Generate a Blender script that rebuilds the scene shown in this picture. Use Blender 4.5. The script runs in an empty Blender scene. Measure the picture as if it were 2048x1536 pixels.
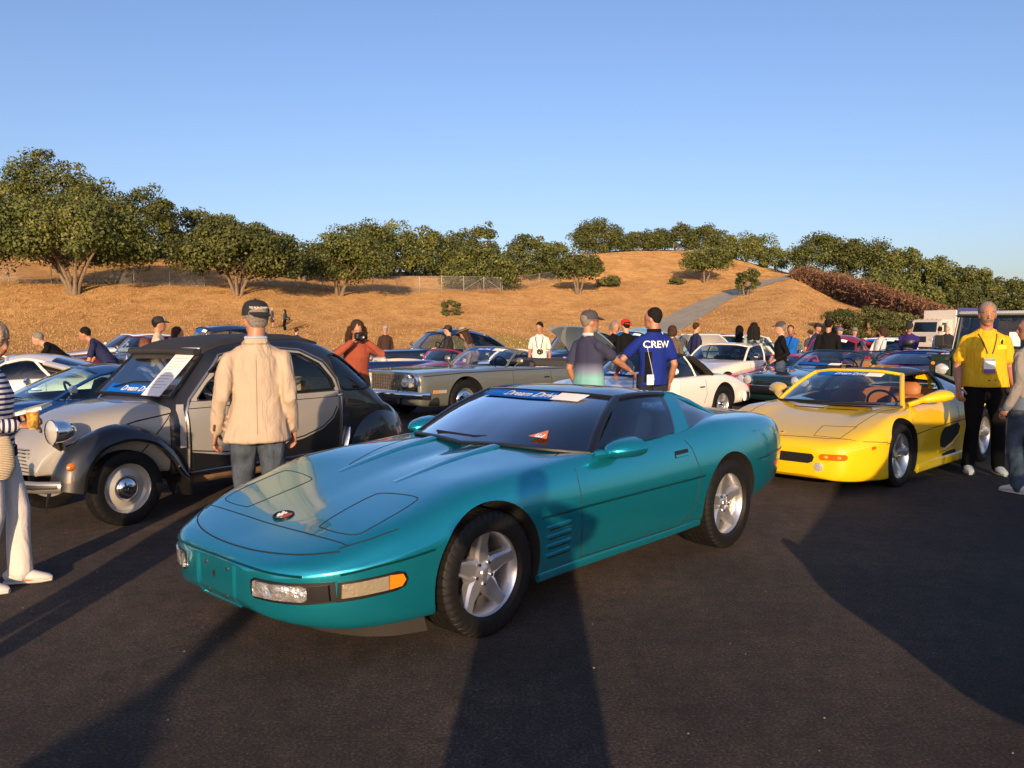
# Parking field of classic cars in low evening sun, dry oak hills behind.
import bpy, bmesh, math, random
import numpy as np
from mathutils import Vector, Matrix, noise
from mathutils.bvhtree import BVHTree
random.seed(7); rng = np.random.default_rng(7)
R = math.radians
scene = bpy.context.scene
COL = scene.collection
# ------------------------------------------------------------ camera
FPX, CXP, CYP, EYE = 1680.0, 1024.0, 768.0, 1.57
PITCH = math.atan(106/1680)
cam = bpy.data.cameras.new('camera'); cam.sensor_width = 36.0; cam.lens = 36*FPX/2048
cam.clip_start = 0.05; cam.clip_end = 9000
camo = bpy.data.objects.new('camera', cam); COL.objects.link(camo)
camo.location = (0, 0, EYE); camo.rotation_euler = (R(90)-PITCH, 0, 0)
scene.camera = camo
# ------------------------------------------------------------ sky, sun, exposure
SUN_EL, SUN_AZ = R(10.6), R(2.4)      # light travels towards +Y, a touch to +X
w = bpy.data.worlds.new('World'); scene.world = w; w.use_nodes = True
nt = w.node_tree; bg = nt.nodes['Background']
sky = nt.nodes.new('ShaderNodeTexSky'); sky.sky_type = 'NISHITA'; sky.sun_disc = False
sky.sun_elevation = SUN_EL; sky.sun_rotation = math.pi + SUN_AZ
sky.air_density = 1.0; sky.dust_density = 1.6; sky.ozone_density = 3.0; sky.altitude = 100
tint = nt.nodes.new('ShaderNodeMix'); tint.data_type = 'RGBA'; tint.blend_type = 'MULTIPLY'; tint.inputs[0].default_value = 1.0
tint.inputs[7].default_value = (1.02, .89, .985, 1)      # the camera's colour rendering of this hazy evening sky
nt.links.new(sky.outputs[0], tint.inputs[6]); nt.links.new(tint.outputs[2], bg.inputs[0]); bg.inputs[1].default_value = 0.10
sl = bpy.data.lights.new('sun', 'SUN'); sl.energy = 3.0; sl.angle = R(0.55); sl.color = (1.0, 0.69, 0.41)
so = bpy.data.objects.new('sun', sl); COL.objects.link(so)
ldir = Vector((math.sin(SUN_AZ)*math.cos(SUN_EL), math.cos(SUN_AZ)*math.cos(SUN_EL), -math.sin(SUN_EL)))
so.rotation_euler = ldir.to_track_quat('-Z', 'Y').to_euler(); so.location = (0, -20, 20)
vs = scene.view_settings; vs.view_transform = 'Standard'; vs.look = 'None'; vs.exposure = 1.1; vs.gamma = 1.0
vs.use_curve_mapping = False
scene.cycles.max_bounces = 7; scene.cycles.transparent_max_bounces = 14
# ------------------------------------------------------------ picture <-> place
_f = np.array([0, math.cos(PITCH), -math.sin(PITCH)]); _r = np.array([1., 0, 0]); _u = np.cross(_r, _f)
def ray(px, py): return _f + _r*(px-CXP)/FPX - _u*(py-CYP)/FPX
def at(px, py, z=0.0):
    d = ray(px, py); t = (z-EYE)/d[2]; return np.array([0, 0, EYE]) + d*t
def atd(px, py, dist):
    d = ray(px, py); return np.array([0, 0, EYE]) + d*(dist/d[1])
# ------------------------------------------------------------ materials
MATS = {}
def _new(name):
    m = bpy.data.materials.new(name); m.use_nodes = True
    return m, m.node_tree, m.node_tree.nodes['Principled BSDF']
def lin(c):
    if isinstance(c, str):
        c = tuple(int(c[i:i+2], 16)/255 for i in (0, 2, 4))
        c = tuple(v/12.92 if v <= .04045 else ((v+.055)/1.055)**2.4 for v in c)
    return (*c[:3], 1.0)
def mat(name, col=(.5, .5, .5), rough=.5, metal=0., coat=0., spec=.5, var=0., vscale=8., bump=0., bscale=60., sheen=0., emit=None, coat_r=.03, bdist=.01, wrinkle=0.):
    if name in MATS: return MATS[name]
    m, t, b = _new(name); c = lin(col)
    b.inputs['Base Color'].default_value = c; b.inputs['Roughness'].default_value = rough
    b.inputs['Metallic'].default_value = metal; b.inputs['Specular IOR Level'].default_value = spec
    b.inputs['Coat Weight'].default_value = coat; b.inputs['Coat Roughness'].default_value = coat_r
    if sheen: b.inputs['Sheen Weight'].default_value = sheen
    tc = t.nodes.new('ShaderNodeTexCoord')
    if var:
        n = t.nodes.new('ShaderNodeTexNoise'); n.inputs['Scale'].default_value = vscale; n.inputs['Detail'].default_value = 5
        t.links.new(tc.outputs['Object'], n.inputs['Vector'])
        mr = t.nodes.new('ShaderNodeMapRange'); mr.inputs[1].default_value = .25; mr.inputs[2].default_value = .75
        mr.inputs[3].default_value = 1-var; mr.inputs[4].default_value = 1+var
        t.links.new(n.outputs[0], mr.inputs[0])
        mx = t.nodes.new('ShaderNodeVectorMath'); mx.operation = 'SCALE'; mx.inputs[0].default_value = c[:3]
        t.links.new(mr.outputs[0], mx.inputs[3]); t.links.new(mx.outputs[0], b.inputs['Base Color'])
    if bump:
        n = t.nodes.new('ShaderNodeTexNoise'); n.inputs['Scale'].default_value = bscale; n.inputs['Detail'].default_value = 4
        t.links.new(tc.outputs['Object'], n.inputs['Vector'])
        bp = t.nodes.new('ShaderNodeBump'); bp.inputs['Strength'].default_value = bump; bp.inputs['Distance'].default_value = bdist
        t.links.new(n.outputs[0], bp.inputs['Height']); t.links.new(bp.outputs[0], b.inputs['Normal'])
        if wrinkle:      # soft cloth creases under the weave
            mp = t.nodes.new('ShaderNodeMapping'); mp.inputs['Scale'].default_value = (1, 1, .38); mp.inputs['Rotation'].default_value = (.25, .2, 0); t.links.new(tc.outputs['Object'], mp.inputs[0])
            n2 = t.nodes.new('ShaderNodeTexNoise'); n2.inputs['Scale'].default_value = 9; n2.inputs['Detail'].default_value = 3; n2.inputs['Distortion'].default_value = 1.2; t.links.new(mp.outputs[0], n2.inputs['Vector'])
            b2 = t.nodes.new('ShaderNodeBump'); b2.inputs['Strength'].default_value = wrinkle; b2.inputs['Distance'].default_value = .05
            t.links.new(n2.outputs[0], b2.inputs['Height']); t.links.new(b2.outputs[0], bp.inputs['Normal'])
    MATS[name] = m; return m
def paint(name, col, metal=0.0, rough=.42):
    """car enamel under clear lacquer, with faint dust"""
    if name in MATS: return MATS[name]
    m = mat(name, col, rough, metal, coat=1.0, coat_r=.02)
    t = m.node_tree; b = t.nodes['Principled BSDF']
    tc = t.nodes.new('ShaderNodeTexCoord')
    n = t.nodes.new('ShaderNodeTexNoise'); n.inputs['Scale'].default_value = 3.; n.inputs['Detail'].default_value = 8; n.inputs['Roughness'].default_value = .7
    t.links.new(tc.outputs['Object'], n.inputs['Vector'])
    mr = t.nodes.new('ShaderNodeMapRange'); mr.inputs[1].default_value = .4; mr.inputs[2].default_value = .8; mr.inputs[3].default_value = .0; mr.inputs[4].default_value = .028
    t.links.new(n.outputs[0], mr.inputs[0]); t.links.new(mr.outputs[0], b.inputs['Coat Roughness'])
    return m
def glass(name, tint=(.75, .82, .8), boost=1.0):
    if name in MATS: return MATS[name]
    m = bpy.data.materials.new(name); m.use_nodes = True; t = m.node_tree; t.nodes.clear()
    o = t.nodes.new('ShaderNodeOutputMaterial'); mx = t.nodes.new('ShaderNodeMixShader')
    tr = t.nodes.new('ShaderNodeBsdfTransparent'); tr.inputs[0].default_value = (*tint, 1)
    gl = t.nodes.new('ShaderNodeBsdfGlossy'); gl.inputs['Roughness'].default_value = .006; gl.inputs[0].default_value = (1, 1, 1, 1)
    fr = t.nodes.new('ShaderNodeFresnel'); fr.inputs[0].default_value = 1.52
    ml = t.nodes.new('ShaderNodeMath'); ml.operation = 'MULTIPLY'; ml.inputs[1].default_value = boost; ml.use_clamp = True
    t.links.new(fr.outputs[0], ml.inputs[0]); t.links.new(ml.outputs[0], mx.inputs[0])
    t.links.new(tr.outputs[0], mx.inputs[1]); t.links.new(gl.outputs[0], mx.inputs[2]); t.links.new(mx.outputs[0], o.inputs[0])
    MATS[name] = m; return m
def node(t, kind, **kw):
    n = t.nodes.new(kind)
    for k, v in kw.items(): setattr(n, k, v)
    return n
def ramp(t, fac, stops):
    r = t.nodes.new('ShaderNodeValToRGB'); e = r.color_ramp.elements
    while len(e) < len(stops): e.new(.5)
    for q, (p, c) in zip(e, stops): q.position = p; q.color = lin(c)
    t.links.new(fac, r.inputs[0]); return r.outputs[0]
def noise_tex(t, scale, detail=6, rough=.6, vec=None, stretch=None):
    n = t.nodes.new('ShaderNodeTexNoise'); n.inputs['Scale'].default_value = scale; n.inputs['Detail'].default_value = detail; n.inputs['Roughness'].default_value = rough
    tc = t.nodes.new('ShaderNodeTexCoord'); v = tc.outputs['Object']
    if stretch:
        mp = t.nodes.new('ShaderNodeMapping'); mp.inputs['Scale'].default_value = stretch; t.links.new(v, mp.inputs[0]); v = mp.outputs[0]
    t.links.new(v, n.inputs['Vector']); return n.outputs[0]
def mixc(t, fac, a, b, mode='MIX'):
    m = t.nodes.new('ShaderNodeMix'); m.data_type = 'RGBA'; m.blend_type = mode
    if isinstance(fac, float): m.inputs[0].default_value = fac
    else: t.links.new(fac, m.inputs[0])
    for i, v in ((6, a), (7, b)):
        if isinstance(v, tuple): m.inputs[i].default_value = lin(v)
        else: t.links.new(v, m.inputs[i])
    return m.outputs[2]
def bumpn(t, b, h, strength, dist):
    bp = t.nodes.new('ShaderNodeBump'); bp.inputs['Strength'].default_value = strength; bp.inputs['Distance'].default_value = dist
    t.links.new(h, bp.inputs['Height']); t.links.new(bp.outputs[0], b.inputs['Normal'])
# ------------------------------------------------------------ object helpers
def mesh_from(verts, faces, smooth=True, sharp=None):
    me = bpy.data.meshes.new('m')
    me.from_pydata([tuple(map(float, v)) for v in verts], [], [tuple(map(int, f)) for f in faces])
    if smooth:
        me.polygons.foreach_set('use_smooth', [True]*len(me.polygons))
        if sharp: me.set_sharp_from_angle(angle=R(sharp))
    me.update(); return me
def fix_normals(me):
    bm = bmesh.new(); bm.from_mesh(me); bmesh.ops.recalc_face_normals(bm, faces=bm.faces[:]); bm.to_mesh(me); bm.free(); me.update()
def obj(name, me, material=None, parent=None):
    o = bpy.data.objects.new(name, me); COL.objects.link(o)
    if material is not None:
        for m in (material if isinstance(material, (list, tuple)) else [material]): me.materials.append(m)
    if parent is not None: o.parent = parent
    return o
def mk(name, vf, material, parent=None, smooth=True, sharp=35):
    return obj(name, mesh_from(vf[0], vf[1], smooth, sharp), material, parent)
def empty(name, loc, rz=0.0):
    o = bpy.data.objects.new(name, None); COL.objects.link(o); o.location = loc; o.rotation_euler = (0, 0, rz); o.empty_display_size = .2
    return o
def tag(o, label, cat, group=None):
    o['label'] = label; o['category'] = cat
    if group: o['group'] = group
    return o
def struct(o, kind='structure'): o['kind'] = kind; return o
def cat_vf(*parts):
    V, Fc = [], []
    for v, f in parts:
        n = len(V); V += [tuple(p) for p in v]; Fc += [tuple(i+n for i in q) for q in f]
    return V, Fc
def box(c, s, bev=0.0, rot=None):
    x, y, z = [v/2 for v in s]; b = min(bev, x*.99, y*.99, z*.99)
    if b <= 0:
        V = [(i*x, j*y, k*z) for i in (-1, 1) for j in (-1, 1) for k in (-1, 1)]
        Fc = [(0, 1, 3, 2), (4, 6, 7, 5), (0, 4, 5, 1), (2, 3, 7, 6), (0, 2, 6, 4), (1, 5, 7, 3)]
    else:
        V, Fc = [], []
        prof = [(-z, b), (-z+b, 0), (z-b, 0), (z, b)]
        for zz, ins in prof:
            for (i, j) in ((-1, -1), (1, -1), (1, 1), (-1, 1)):
                cx_, cy_ = i*(x-ins-b*(ins == 0)), j*(y-ins-b*(ins == 0))
                if ins: V += [(i*(x-b-b*.3), j*(y-b*.9-b*.3), zz)]*1; V += [(i*(x-b*.9-b*.3), j*(y-b-b*.3), zz)]
                else: 
                    a, d = (i*x, j*(y-b), zz), (i*(x-b), j*y, zz)
                    V += [a, d]
        # order the 8 points per ring
        ring = []
        for k in range(4):
            p = V[k*8:k*8+8]; p = sorted(p, key=lambda q: math.atan2(q[1], q[0])); ring += p
        V = ring
        for k in range(3):
            for i in range(8): Fc.append((k*8+i, k*8+(i+1) % 8, k*8+8+(i+1) % 8, k*8+8+i))
        Fc.append(tuple(range(7, -1, -1))); Fc.append(tuple(range(24, 32)))
    if rot is not None: V = [tuple(rot @ Vector(p)) for p in V]
    return [(p[0]+c[0], p[1]+c[1], p[2]+c[2]) for p in V], Fc
def lathe(prof, n=32, axis='z', closed=False):
    """prof: (radius, height) list"""
    V, Fc = [], []; m = len(prof)
    for i in range(n):
        a = 2*math.pi*i/n; ca, sa = math.cos(a), math.sin(a)
        for (r_, h) in prof:
            if axis == 'z': V.append((r_*ca, r_*sa, h))
            elif axis == 'y': V.append((r_*ca, h, r_*sa))
            else: V.append((h, r_*ca, r_*sa))
    for i in range(n):
        j = (i+1) % n
        for k in range(m-1 if not closed else m):
            l = (k+1) % m
            Fc.append((i*m+k, j*m+k, j*m+l, i*m+l))
    return V, Fc
def tube(pts, rad, n=8, cap=True, up=None, flat=1.0):
    """swept round (or oval) tube; rad scalar, list, or list of (ra, rb)"""
    pts = [Vector(p) for p in pts]; m = len(pts)
    if not isinstance(rad, (list, tuple)): rad = [rad]*m
    rad = [(q, q*flat) if not isinstance(q, (list, tuple)) else q for q in rad]
    V, Fc = [], []; prev = Vector(up) if up is not None else None
    for i, p in enumerate(pts):
        d = (pts[min(i+1, m-1)]-pts[max(i-1, 0)]); d = d.normalized() if d.length > 1e-9 else Vector((0, 0, 1))
        if prev is None: prev = Vector((0, 0, 1)) if abs(d.z) < .9 else Vector((0, 1, 0))
        a = prev - d*prev.dot(d)
        if a.length < 1e-6: a = d.orthogonal()
        a.normalize(); b = d.cross(a); prev = a
        for k in range(n):
            t = 2*math.pi*k/n; V.append(tuple(p + a*(math.cos(t)*rad[i][0]) + b*(math.sin(t)*rad[i][1])))
    for i in range(m-1):
        for k in range(n):
            l = (k+1) % n; Fc.append((i*n+k, i*n+l, i*n+n+l, i*n+n+k))
    if cap: Fc.append(tuple(range(n-1, -1, -1))); Fc.append(tuple(range((m-1)*n, m*n)))
    return V, Fc
def ball(c, r3, n=12, m=8):
    r3 = (r3,)*3 if not isinstance(r3, (tuple, list)) else r3
    V, Fc = [(c[0], c[1], c[2]-r3[2])], []
    for j in range(1, m):
        t = math.pi*j/m
        for i in range(n):
            a = 2*math.pi*i/n; V.append((c[0]+r3[0]*math.sin(t)*math.cos(a), c[1]+r3[1]*math.sin(t)*math.sin(a), c[2]-r3[2]*math.cos(t)))
    V.append((c[0], c[1], c[2]+r3[2])); e = len(V)-1
    for i in range(n):
        k = (i+1) % n; Fc.append((0, 1+k, 1+i)); Fc.append((e, e-n+i, e-n+k))
        for j in range(m-2): Fc.append((1+j*n+i, 1+j*n+k, 1+(j+1)*n+k, 1+(j+1)*n+i))
    return V, Fc
def xf(vf, M):
    return [tuple(M @ Vector(p)) for p in vf[0]], vf[1]
def mirror_y(vf): return [(p[0], -p[1], p[2]) for p in vf[0]], [tuple(reversed(f)) for f in vf[1]]
def pchip(xs, ys, q):
    """monotone cubic through (xs, ys) evaluated at q; ys may have many columns"""
    xs = np.asarray(xs, float); ys = np.asarray(ys, float); q = np.asarray(q, float)
    one = ys.ndim == 1
    if one: ys = ys[:, None]
    h = np.diff(xs)[:, None]; dl = np.diff(ys, axis=0)/h
    d = np.zeros_like(ys)
    if len(xs) > 2:
        w1 = 2*h[1:]+h[:-1]; w2 = h[1:]+2*h[:-1]
        ok = dl[:-1]*dl[1:] > 0
        with np.errstate(divide='ignore', invalid='ignore'):
            hm = (w1+w2)/(w1/dl[:-1]+w2/dl[1:])
        d[1:-1] = np.where(ok, hm, 0); d[0] = dl[0]; d[-1] = dl[-1]
    else: d[:] = dl[0]
    i = np.clip(np.searchsorted(xs, q)-1, 0, len(xs)-2); hh = h[i]; t = ((q-xs[i])/h[i, 0])[:, None]
    o = ys[i]*(1+2*t)*(1-t)**2 + d[i]*hh*t*(1-t)**2 + ys[i+1]*t*t*(3-2*t) + d[i+1]*hh*t*t*(t-1)
    return o[:, 0] if one else o
# ============================================================ TERRAIN
COLS = [-900, -300, 0, 315, 500, 700, 1000, 1150, 1250, 1370, 1450, 1520, 1580, 1650, 1700, 1800, 1900, 2048, 2400, 3000]
def cz(px, py, d): p = atd(px, py, d); return (p[0], d, p[2])
_row = lambda ds, pys: [cz(c, y, d) for c, y, d in zip(COLS, pys, ds)]
def flat(d, z=0.): return [((c-CXP)/FPX*d, d, z) for c in COLS]
crest_d = [80, 78, 78, 80, 83, 95, 110, 116, 120, 122, 122, 122, 124, 116, 104, 92, 84, 80, 80, 80]
crest_y = [560, 564, 567, 574, 578, 583, 583, 579, 572, 567, 562, 560, 553, 588, 610, 640, 655, 664, 668, 668]
mid_d = [66, 66, 66, 67, 68, 74, 80, 84, 86, 86, 86, 84, 84, 82, 80, 78, 76, 74, 74, 74]
mid_y = [654, 654, 654, 654, 654, 652, 648, 644, 638, 632, 622, 612, 606, 625, 640, 662, 672, 676, 678, 678]
b1_d = [d+10 for d in crest_d]
b1_y = [556, 556, 556, 562, 566, 574, 573, 565, 552, 546, 548, 551, 549, 580, 600, 632, 648, 658, 662, 662]
b2_d = [112, 110, 108, 108, 112, 122, 136, 150, 160, 162, 158, 150, 142, 130, 122, 118, 118, 120, 120, 120]
b2_y = [520, 512, 508, 512, 535, 548, 540, 515, 503, 503, 514, 533, 549, 580, 596, 616, 630, 642, 648, 648]
b3_d = [180]*len(COLS)
b3_y = [500, 500, 500, 515, 540, 556, 548, 520, 506, 506, 520, 540, 556, 590, 604, 622, 634, 645, 650, 650]
rows = [flat(26, -.02), flat(44, -.02), flat(54, .15), _row(mid_d, mid_y), _row(crest_d, crest_y), _row(b1_d, b1_y), _row(b2_d, b2_y), _row(b3_d, b3_y)]
rows += [[((c-CXP)/FPX*320, 320, 6.) for c in COLS], [((c-CXP)/FPX*700, 700, 2.) for c in COLS], [((c-CXP)/FPX*4000, 4000, 0.) for c in COLS]]
rows = np.array(rows)                       # rows x cols x 3
qc = np.linspace(COLS[0], COLS[-1], 330)
fine = np.stack([pchip(COLS, r_, qc) for r_ in rows])
tr_ = np.arange(len(rows)); qr = np.concatenate([np.linspace(0, 7, 130), np.linspace(7, 10, 14)[1:]])
G = pchip(tr_, fine.reshape(len(rows), -1), qr).reshape(len(qr), len(qc), 3)
for i in range(G.shape[0]):
    for j in range(G.shape[1]):
        x, y, z = G[i, j]
        if 50 < y < 300:
            k = min(1, (y-50)/14)
            G[i, j, 2] += k*(.22*noise.noise((x*.13, y*.13, 1)) + .09*noise.noise((x*.5, y*.5, 4)))
nr, ncq = G.shape[:2]
tv = G.reshape(-1, 3).tolist(); tf = [(i*ncq+j, i*ncq+j+1, (i+1)*ncq+j+1, (i+1)*ncq+j) for i in range(nr-1) for j in range(ncq-1)]
# the sheet goes on flat round the camera and behind it to the horizon
m, t, b = _new('dry_grass'); b.inputs['Roughness'].default_value = .95; b.inputs['Specular IOR Level'].default_value = .1; b.inputs['Diffuse Roughness'].default_value = 1.0
n1 = noise_tex(t, .09, 7, .65); n2 = noise_tex(t, 1.6, 8, .75); n3 = noise_tex(t, .5, 5, .6, stretch=(1, .25, 3))
c1 = ramp(t, n1, [(.3, (.31, .175, .068)), (.5, (.39, .24, .10)), (.72, (.26, .14, .054))])
c2 = ramp(t, n2, [(.30, (.50, .44, .36)), (.5, (1., 1., 1.)), (.7, (1.15, 1.12, 1.02))])
c3 = ramp(t, n3, [(.35, (.72, .68, .62)), (.6, (1., 1., 1.))])
cg = mixc(t, 1.0, c1, c2, 'MULTIPLY'); cg = mixc(t, .8, cg, c3, 'MULTIPLY')
# a green irrigated patch at the foot of the bank
tc = node(t, 'ShaderNodeTexCoord'); sx = node(t, 'ShaderNodeSeparateXYZ'); t.links.new(tc.outputs['Object'], sx.inputs[0])
def band(o, lo, hi, soft):
    a = node(t, 'ShaderNodeMapRange'); a.inputs[1].default_value = lo-soft; a.inputs[2].default_value = lo+soft; t.links.new(o, a.inputs[0])
    c = node(t, 'ShaderNodeMapRange'); c.inputs[1].default_value = hi-soft; c.inputs[2].default_value = hi+soft; c.inputs[3].default_value = 1; c.inputs[4].default_value = 0; t.links.new(o, c.inputs[0])
    q = node(t, 'ShaderNodeMath', operation='MULTIPLY'); t.links.new(a.outputs[0], q.inputs[0]); t.links.new(c.outputs[0], q.inputs[1]); return q.outputs[0]
g1 = band(sx.outputs[0], -4.5, 2.5, 2.5); g2 = band(sx.outputs[1], 55, 68, 2.5)
gm = node(t, 'ShaderNodeMath', operation='MULTIPLY'); t.links.new(g1, gm.inputs[0]); t.links.new(g2, gm.inputs[1])
gn = node(t, 'ShaderNodeMath', operation='MULTIPLY'); t.links.new(gm.outputs[0], gn.inputs[0]); t.links.new(ramp(t, noise_tex(t, .8, 5), [(.3, (.3, .3, .3)), (.6, (1, 1, 1))]), gn.inputs[1])
cg = mixc(t, gn.outputs[0], cg, (.15, .17, .04))
t.links.new(cg, b.inputs['Base Color']); bumpn(t, b, n2, .9, .25)
M_GRASS = m
me = mesh_from(tv, tf); hill = obj('hillside', me, M_GRASS); struct(hill)
TB = BVHTree.FromPolygons([Vector(v) for v in tv], tf)
def ground_z(x, y):
    h = TB.ray_cast(Vector((x, y, 200)), Vector((0, 0, -1)))
    return h[0].z if h[0] is not None else 0.0
def hit(px, py):
    d = Vector(ray(px, py)).normalized(); h = TB.ray_cast(Vector((0, 0, EYE)), d)
    return h[0]
# asphalt lot: one flat sheet round the camera, out past the last row of cars
m, t, b = _new('asphalt'); b.inputs['Specular IOR Level'].default_value = .3; b.inputs['Diffuse Roughness'].default_value = 1.0
na = noise_tex(t, 75, 4, .75); nb = noise_tex(t, .55, 7, .65); nc_ = noise_tex(t, 9, 6, .7)
ca = ramp(t, na, [(.34, (.019, .0155, .0138)), (.46, (.047, .0385, .034)), (.57, (.074, .060, .052)), (.67, (.18, .15, .13))])
cb = ramp(t, nb, [(.34, (.62, .61, .62)), (.5, (1., 1., 1.)), (.66, (1.55, 1.48, 1.4))])
cc = ramp(t, nc_, [(.30, (.5, .5, .5)), (.5, (.95, .95, .95)), (.68, (1.35, 1.3, 1.25))])
ca = mixc(t, 1., ca, cb, 'MULTIPLY'); ca = mixc(t, .8, ca, cc, 'MULTIPLY')
t.links.new(ca, b.inputs['Base Color'])
rr = node(t, 'ShaderNodeMapRange'); rr.inputs[3].default_value = .72; rr.inputs[4].default_value = .92; t.links.new(nb, rr.inputs[0]); t.links.new(rr.outputs[0], b.inputs['Roughness'])
nadd = node(t, 'ShaderNodeMath', operation='ADD'); t.links.new(na, nadd.inputs[0]); t.links.new(noise_tex(t, 320, 2), nadd.inputs[1])
bumpn(t, b, nadd.outputs[0], 1.0, .012)
M_ASPH = m
xs = np.concatenate([np.linspace(-900, -60, 8), np.linspace(-50, 50, 41), np.linspace(60, 900, 8)]); ys = np.concatenate([np.linspace(-900, -30, 8), np.linspace(-25, 47, 37)])
av = [(x, y, 0.) for y in ys for x in xs]; nx = len(xs)
af = [(i*nx+j, i*nx+j+1, (i+1)*nx+j+1, (i+1)*nx+j) for i in range(len(ys)-1) for j in range(nx-1)]
struct(obj('asphalt_lot', mesh_from(av, af), M_ASPH))
# loose grit
gv, gf = [], []
for i in range(420):
    x, y = rng.uniform(-6, 7), rng.uniform(2.4, 11); s = abs(rng.normal(.0, .0016))+.0012
    v, f = ball((x, y, s*.5), (s*rng.uniform(.7, 1.5), s, s*.7), 5, 4); n = len(gv); gv += v; gf += [tuple(k+n for k in q) for q in f]
g_ = obj('grit', mesh_from(gv, gf), mat('grit_stone', (.26, .23, .20), .9, var=.4, vscale=3)); g_['kind'] = 'stuff'; g_['label'] = 'pale loose grit scattered over the dark asphalt'
# footpath climbing the hill
Lp = [(1262, 672), (1360, 620), (1420, 595), (1470, 577.5), (1520, 563), (1572, 553)]
Rp = [(1352, 668), (1440, 612), (1476, 592), (1508, 579), (1545, 567), (1582, 558)]
qq = np.linspace(0, 5, 50); Lq = pchip(range(6), Lp, qq); Rq = pchip(range(6), Rp, qq); pv = []
for a, c in zip(Lq, Rq):
    for k in range(7):
        p = a+(c-a)*k/6; p = p+np.array([2.2*noise.noise((a[0]*.09, k*.7, 3)), 0])*(k in (0, 1, 5, 6)); h = hit(*p)
        pv.append((h.x, h.y, h.z+.05) if h is not None else pv[-1])
pf = [(i*7+k, i*7+k+1, i*7+7+k+1, i*7+7+k) for i in range(49) for k in range(6)]
struct(mk('path', (pv, pf), mat('path_gravel', (.38, .335, .24), .95, var=.2, vscale=1.5, bump=.4, bscale=20)))
# dry grass standing on the bank and the hill: one uncountable mass
nb_ = 42000; u_ = rng.uniform(-80, 2130, nb_); v_ = rng.uniform(0, 1, nb_)**1.3; P_ = []
for a, q in zip(u_, v_):
    y_ = 706-q*150; xl_, xr_ = np.interp(-y_, [-p[1] for p in Lp], [p[0] for p in Lp]), np.interp(-y_, [-p[1] for p in Rp], [p[0] for p in Rp])
    if y_ < 674 and xl_+3 < a < xr_-3 and y_ > 550: continue
    h = hit(a, y_)
    if h is not None and 47 < h.y < 135: P_.append((h.x, h.y, h.z))
P_ = np.array(P_); k_ = np.repeat(np.arange(len(P_)), 2); S_ = rng.uniform(.035, .11, len(k_)); B_ = P_[k_]+rng.normal(size=(len(k_), 3))*np.array([.18, .18, .0])
V_ = np.empty((len(k_), 3, 3)); wd_ = rng.normal(size=(len(k_), 2)); wd_ /= np.linalg.norm(wd_, axis=1)[:, None]; wd_ = np.c_[wd_, np.zeros(len(k_))]; ln_ = rng.normal(size=(len(k_), 3))*.35; ln_[:, 2] = 1
V_[:, 0] = B_-wd_*S_[:, None]*.45; V_[:, 1] = B_+wd_*S_[:, None]*.45; V_[:, 2] = B_+ln_*S_[:, None]*1.2; V_[:, :2, 2] -= .03
me = bpy.data.meshes.new('tufts'); me.from_pydata(V_.reshape(-1, 3).tolist(), [], np.arange(len(k_)*3).reshape(-1, 3).tolist()); a_ = me.attributes.new('tone', 'FLOAT', 'POINT'); a_.data.foreach_set('value', np.repeat(rng.uniform(0, 1, len(k_)), 3))
m, t, b = _new('straw'); b.inputs['Roughness'].default_value = .9; at_ = node(t, 'ShaderNodeAttribute', attribute_name='tone'); t.links.new(ramp(t, at_.outputs['Fac'], [(0., (.20, .105, .04)), (.5, (.36, .215, .085)), (1., (.48, .31, .14))]), b.inputs['Base Color'])
g_ = obj('dry_grass_tufts', me, m); g_['kind'] = 'stuff'; g_['label'] = 'sun-bleached dry grass standing on the bank and hill'
# ============================================================ TREES
def leafmat(name, a, b_, c):
    m, t, b = _new(name); b.inputs['Roughness'].default_value = .6; b.inputs['Specular IOR Level'].default_value = .25
    oi = node(t, 'ShaderNodeObjectInfo'); at_ = node(t, 'ShaderNodeAttribute', attribute_name='tone')
    col = ramp(t, at_.outputs['Fac'], [(0., a), (.5, b_), (1., c)])
    hs = node(t, 'ShaderNodeHueSaturation'); t.links.new(col, hs.inputs['Color'])
    mr = node(t, 'ShaderNodeMapRange'); mr.inputs[3].default_value = .75; mr.inputs[4].default_value = 1.2; t.links.new(oi.outputs['Random'], mr.inputs[0]); t.links.new(mr.outputs[0], hs.inputs['Value'])
    t.links.new(hs.outputs[0], b.inputs['Base Color']); return m
M_LEAF = leafmat('oak_leaf', (.040, .055, .014), (.092, .110, .027), (.18, .175, .045))
M_LEAF2 = leafmat('bush_leaf', (.045, .055, .015), (.085, .095, .028), (.15, .15, .05))
M_RED = leafmat('dry_twig', (.070, .036, .022), (.145, .070, .040), (.23, .13, .07))
M_BARK = mat('oak_bark', (.20, .145, .095), .95, var=.35, vscale=6, bump=.8, bscale=14)
def leaf_mesh(P, N, S, tone, elong=1.4):
    n = len(P); rv = rng.normal(size=(n, 3)); T = np.cross(N, rv); T /= np.linalg.norm(T, axis=1)[:, None]+1e-9; B = np.cross(N, T)
    S = S[:, None]; V = np.empty((n, 4, 3))
    V[:, 0] = P-T*S*elong/2-B*S*.18; V[:, 1] = P-B*S*.5+T*S*.1; V[:, 2] = P+T*S*elong/2+N*S*.12; V[:, 3] = P+B*S*.5-T*S*.05
    me = bpy.data.meshes.new('leaves'); me.vertices.add(4*n); me.vertices.foreach_set('co', V.reshape(-1)); me.loops.add(4*n)
    me.loops.foreach_set('vertex_index', np.arange(4*n)); me.polygons.add(n); me.polygons.foreach_set('loop_start', np.arange(n)*4)
    me.update(calc_edges=True)
    a = me.attributes.new('tone', 'FLOAT', 'POINT'); a.data.foreach_set('value', np.repeat(np.clip(tone, 0, 1), 4)); me.validate(); return me
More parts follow.
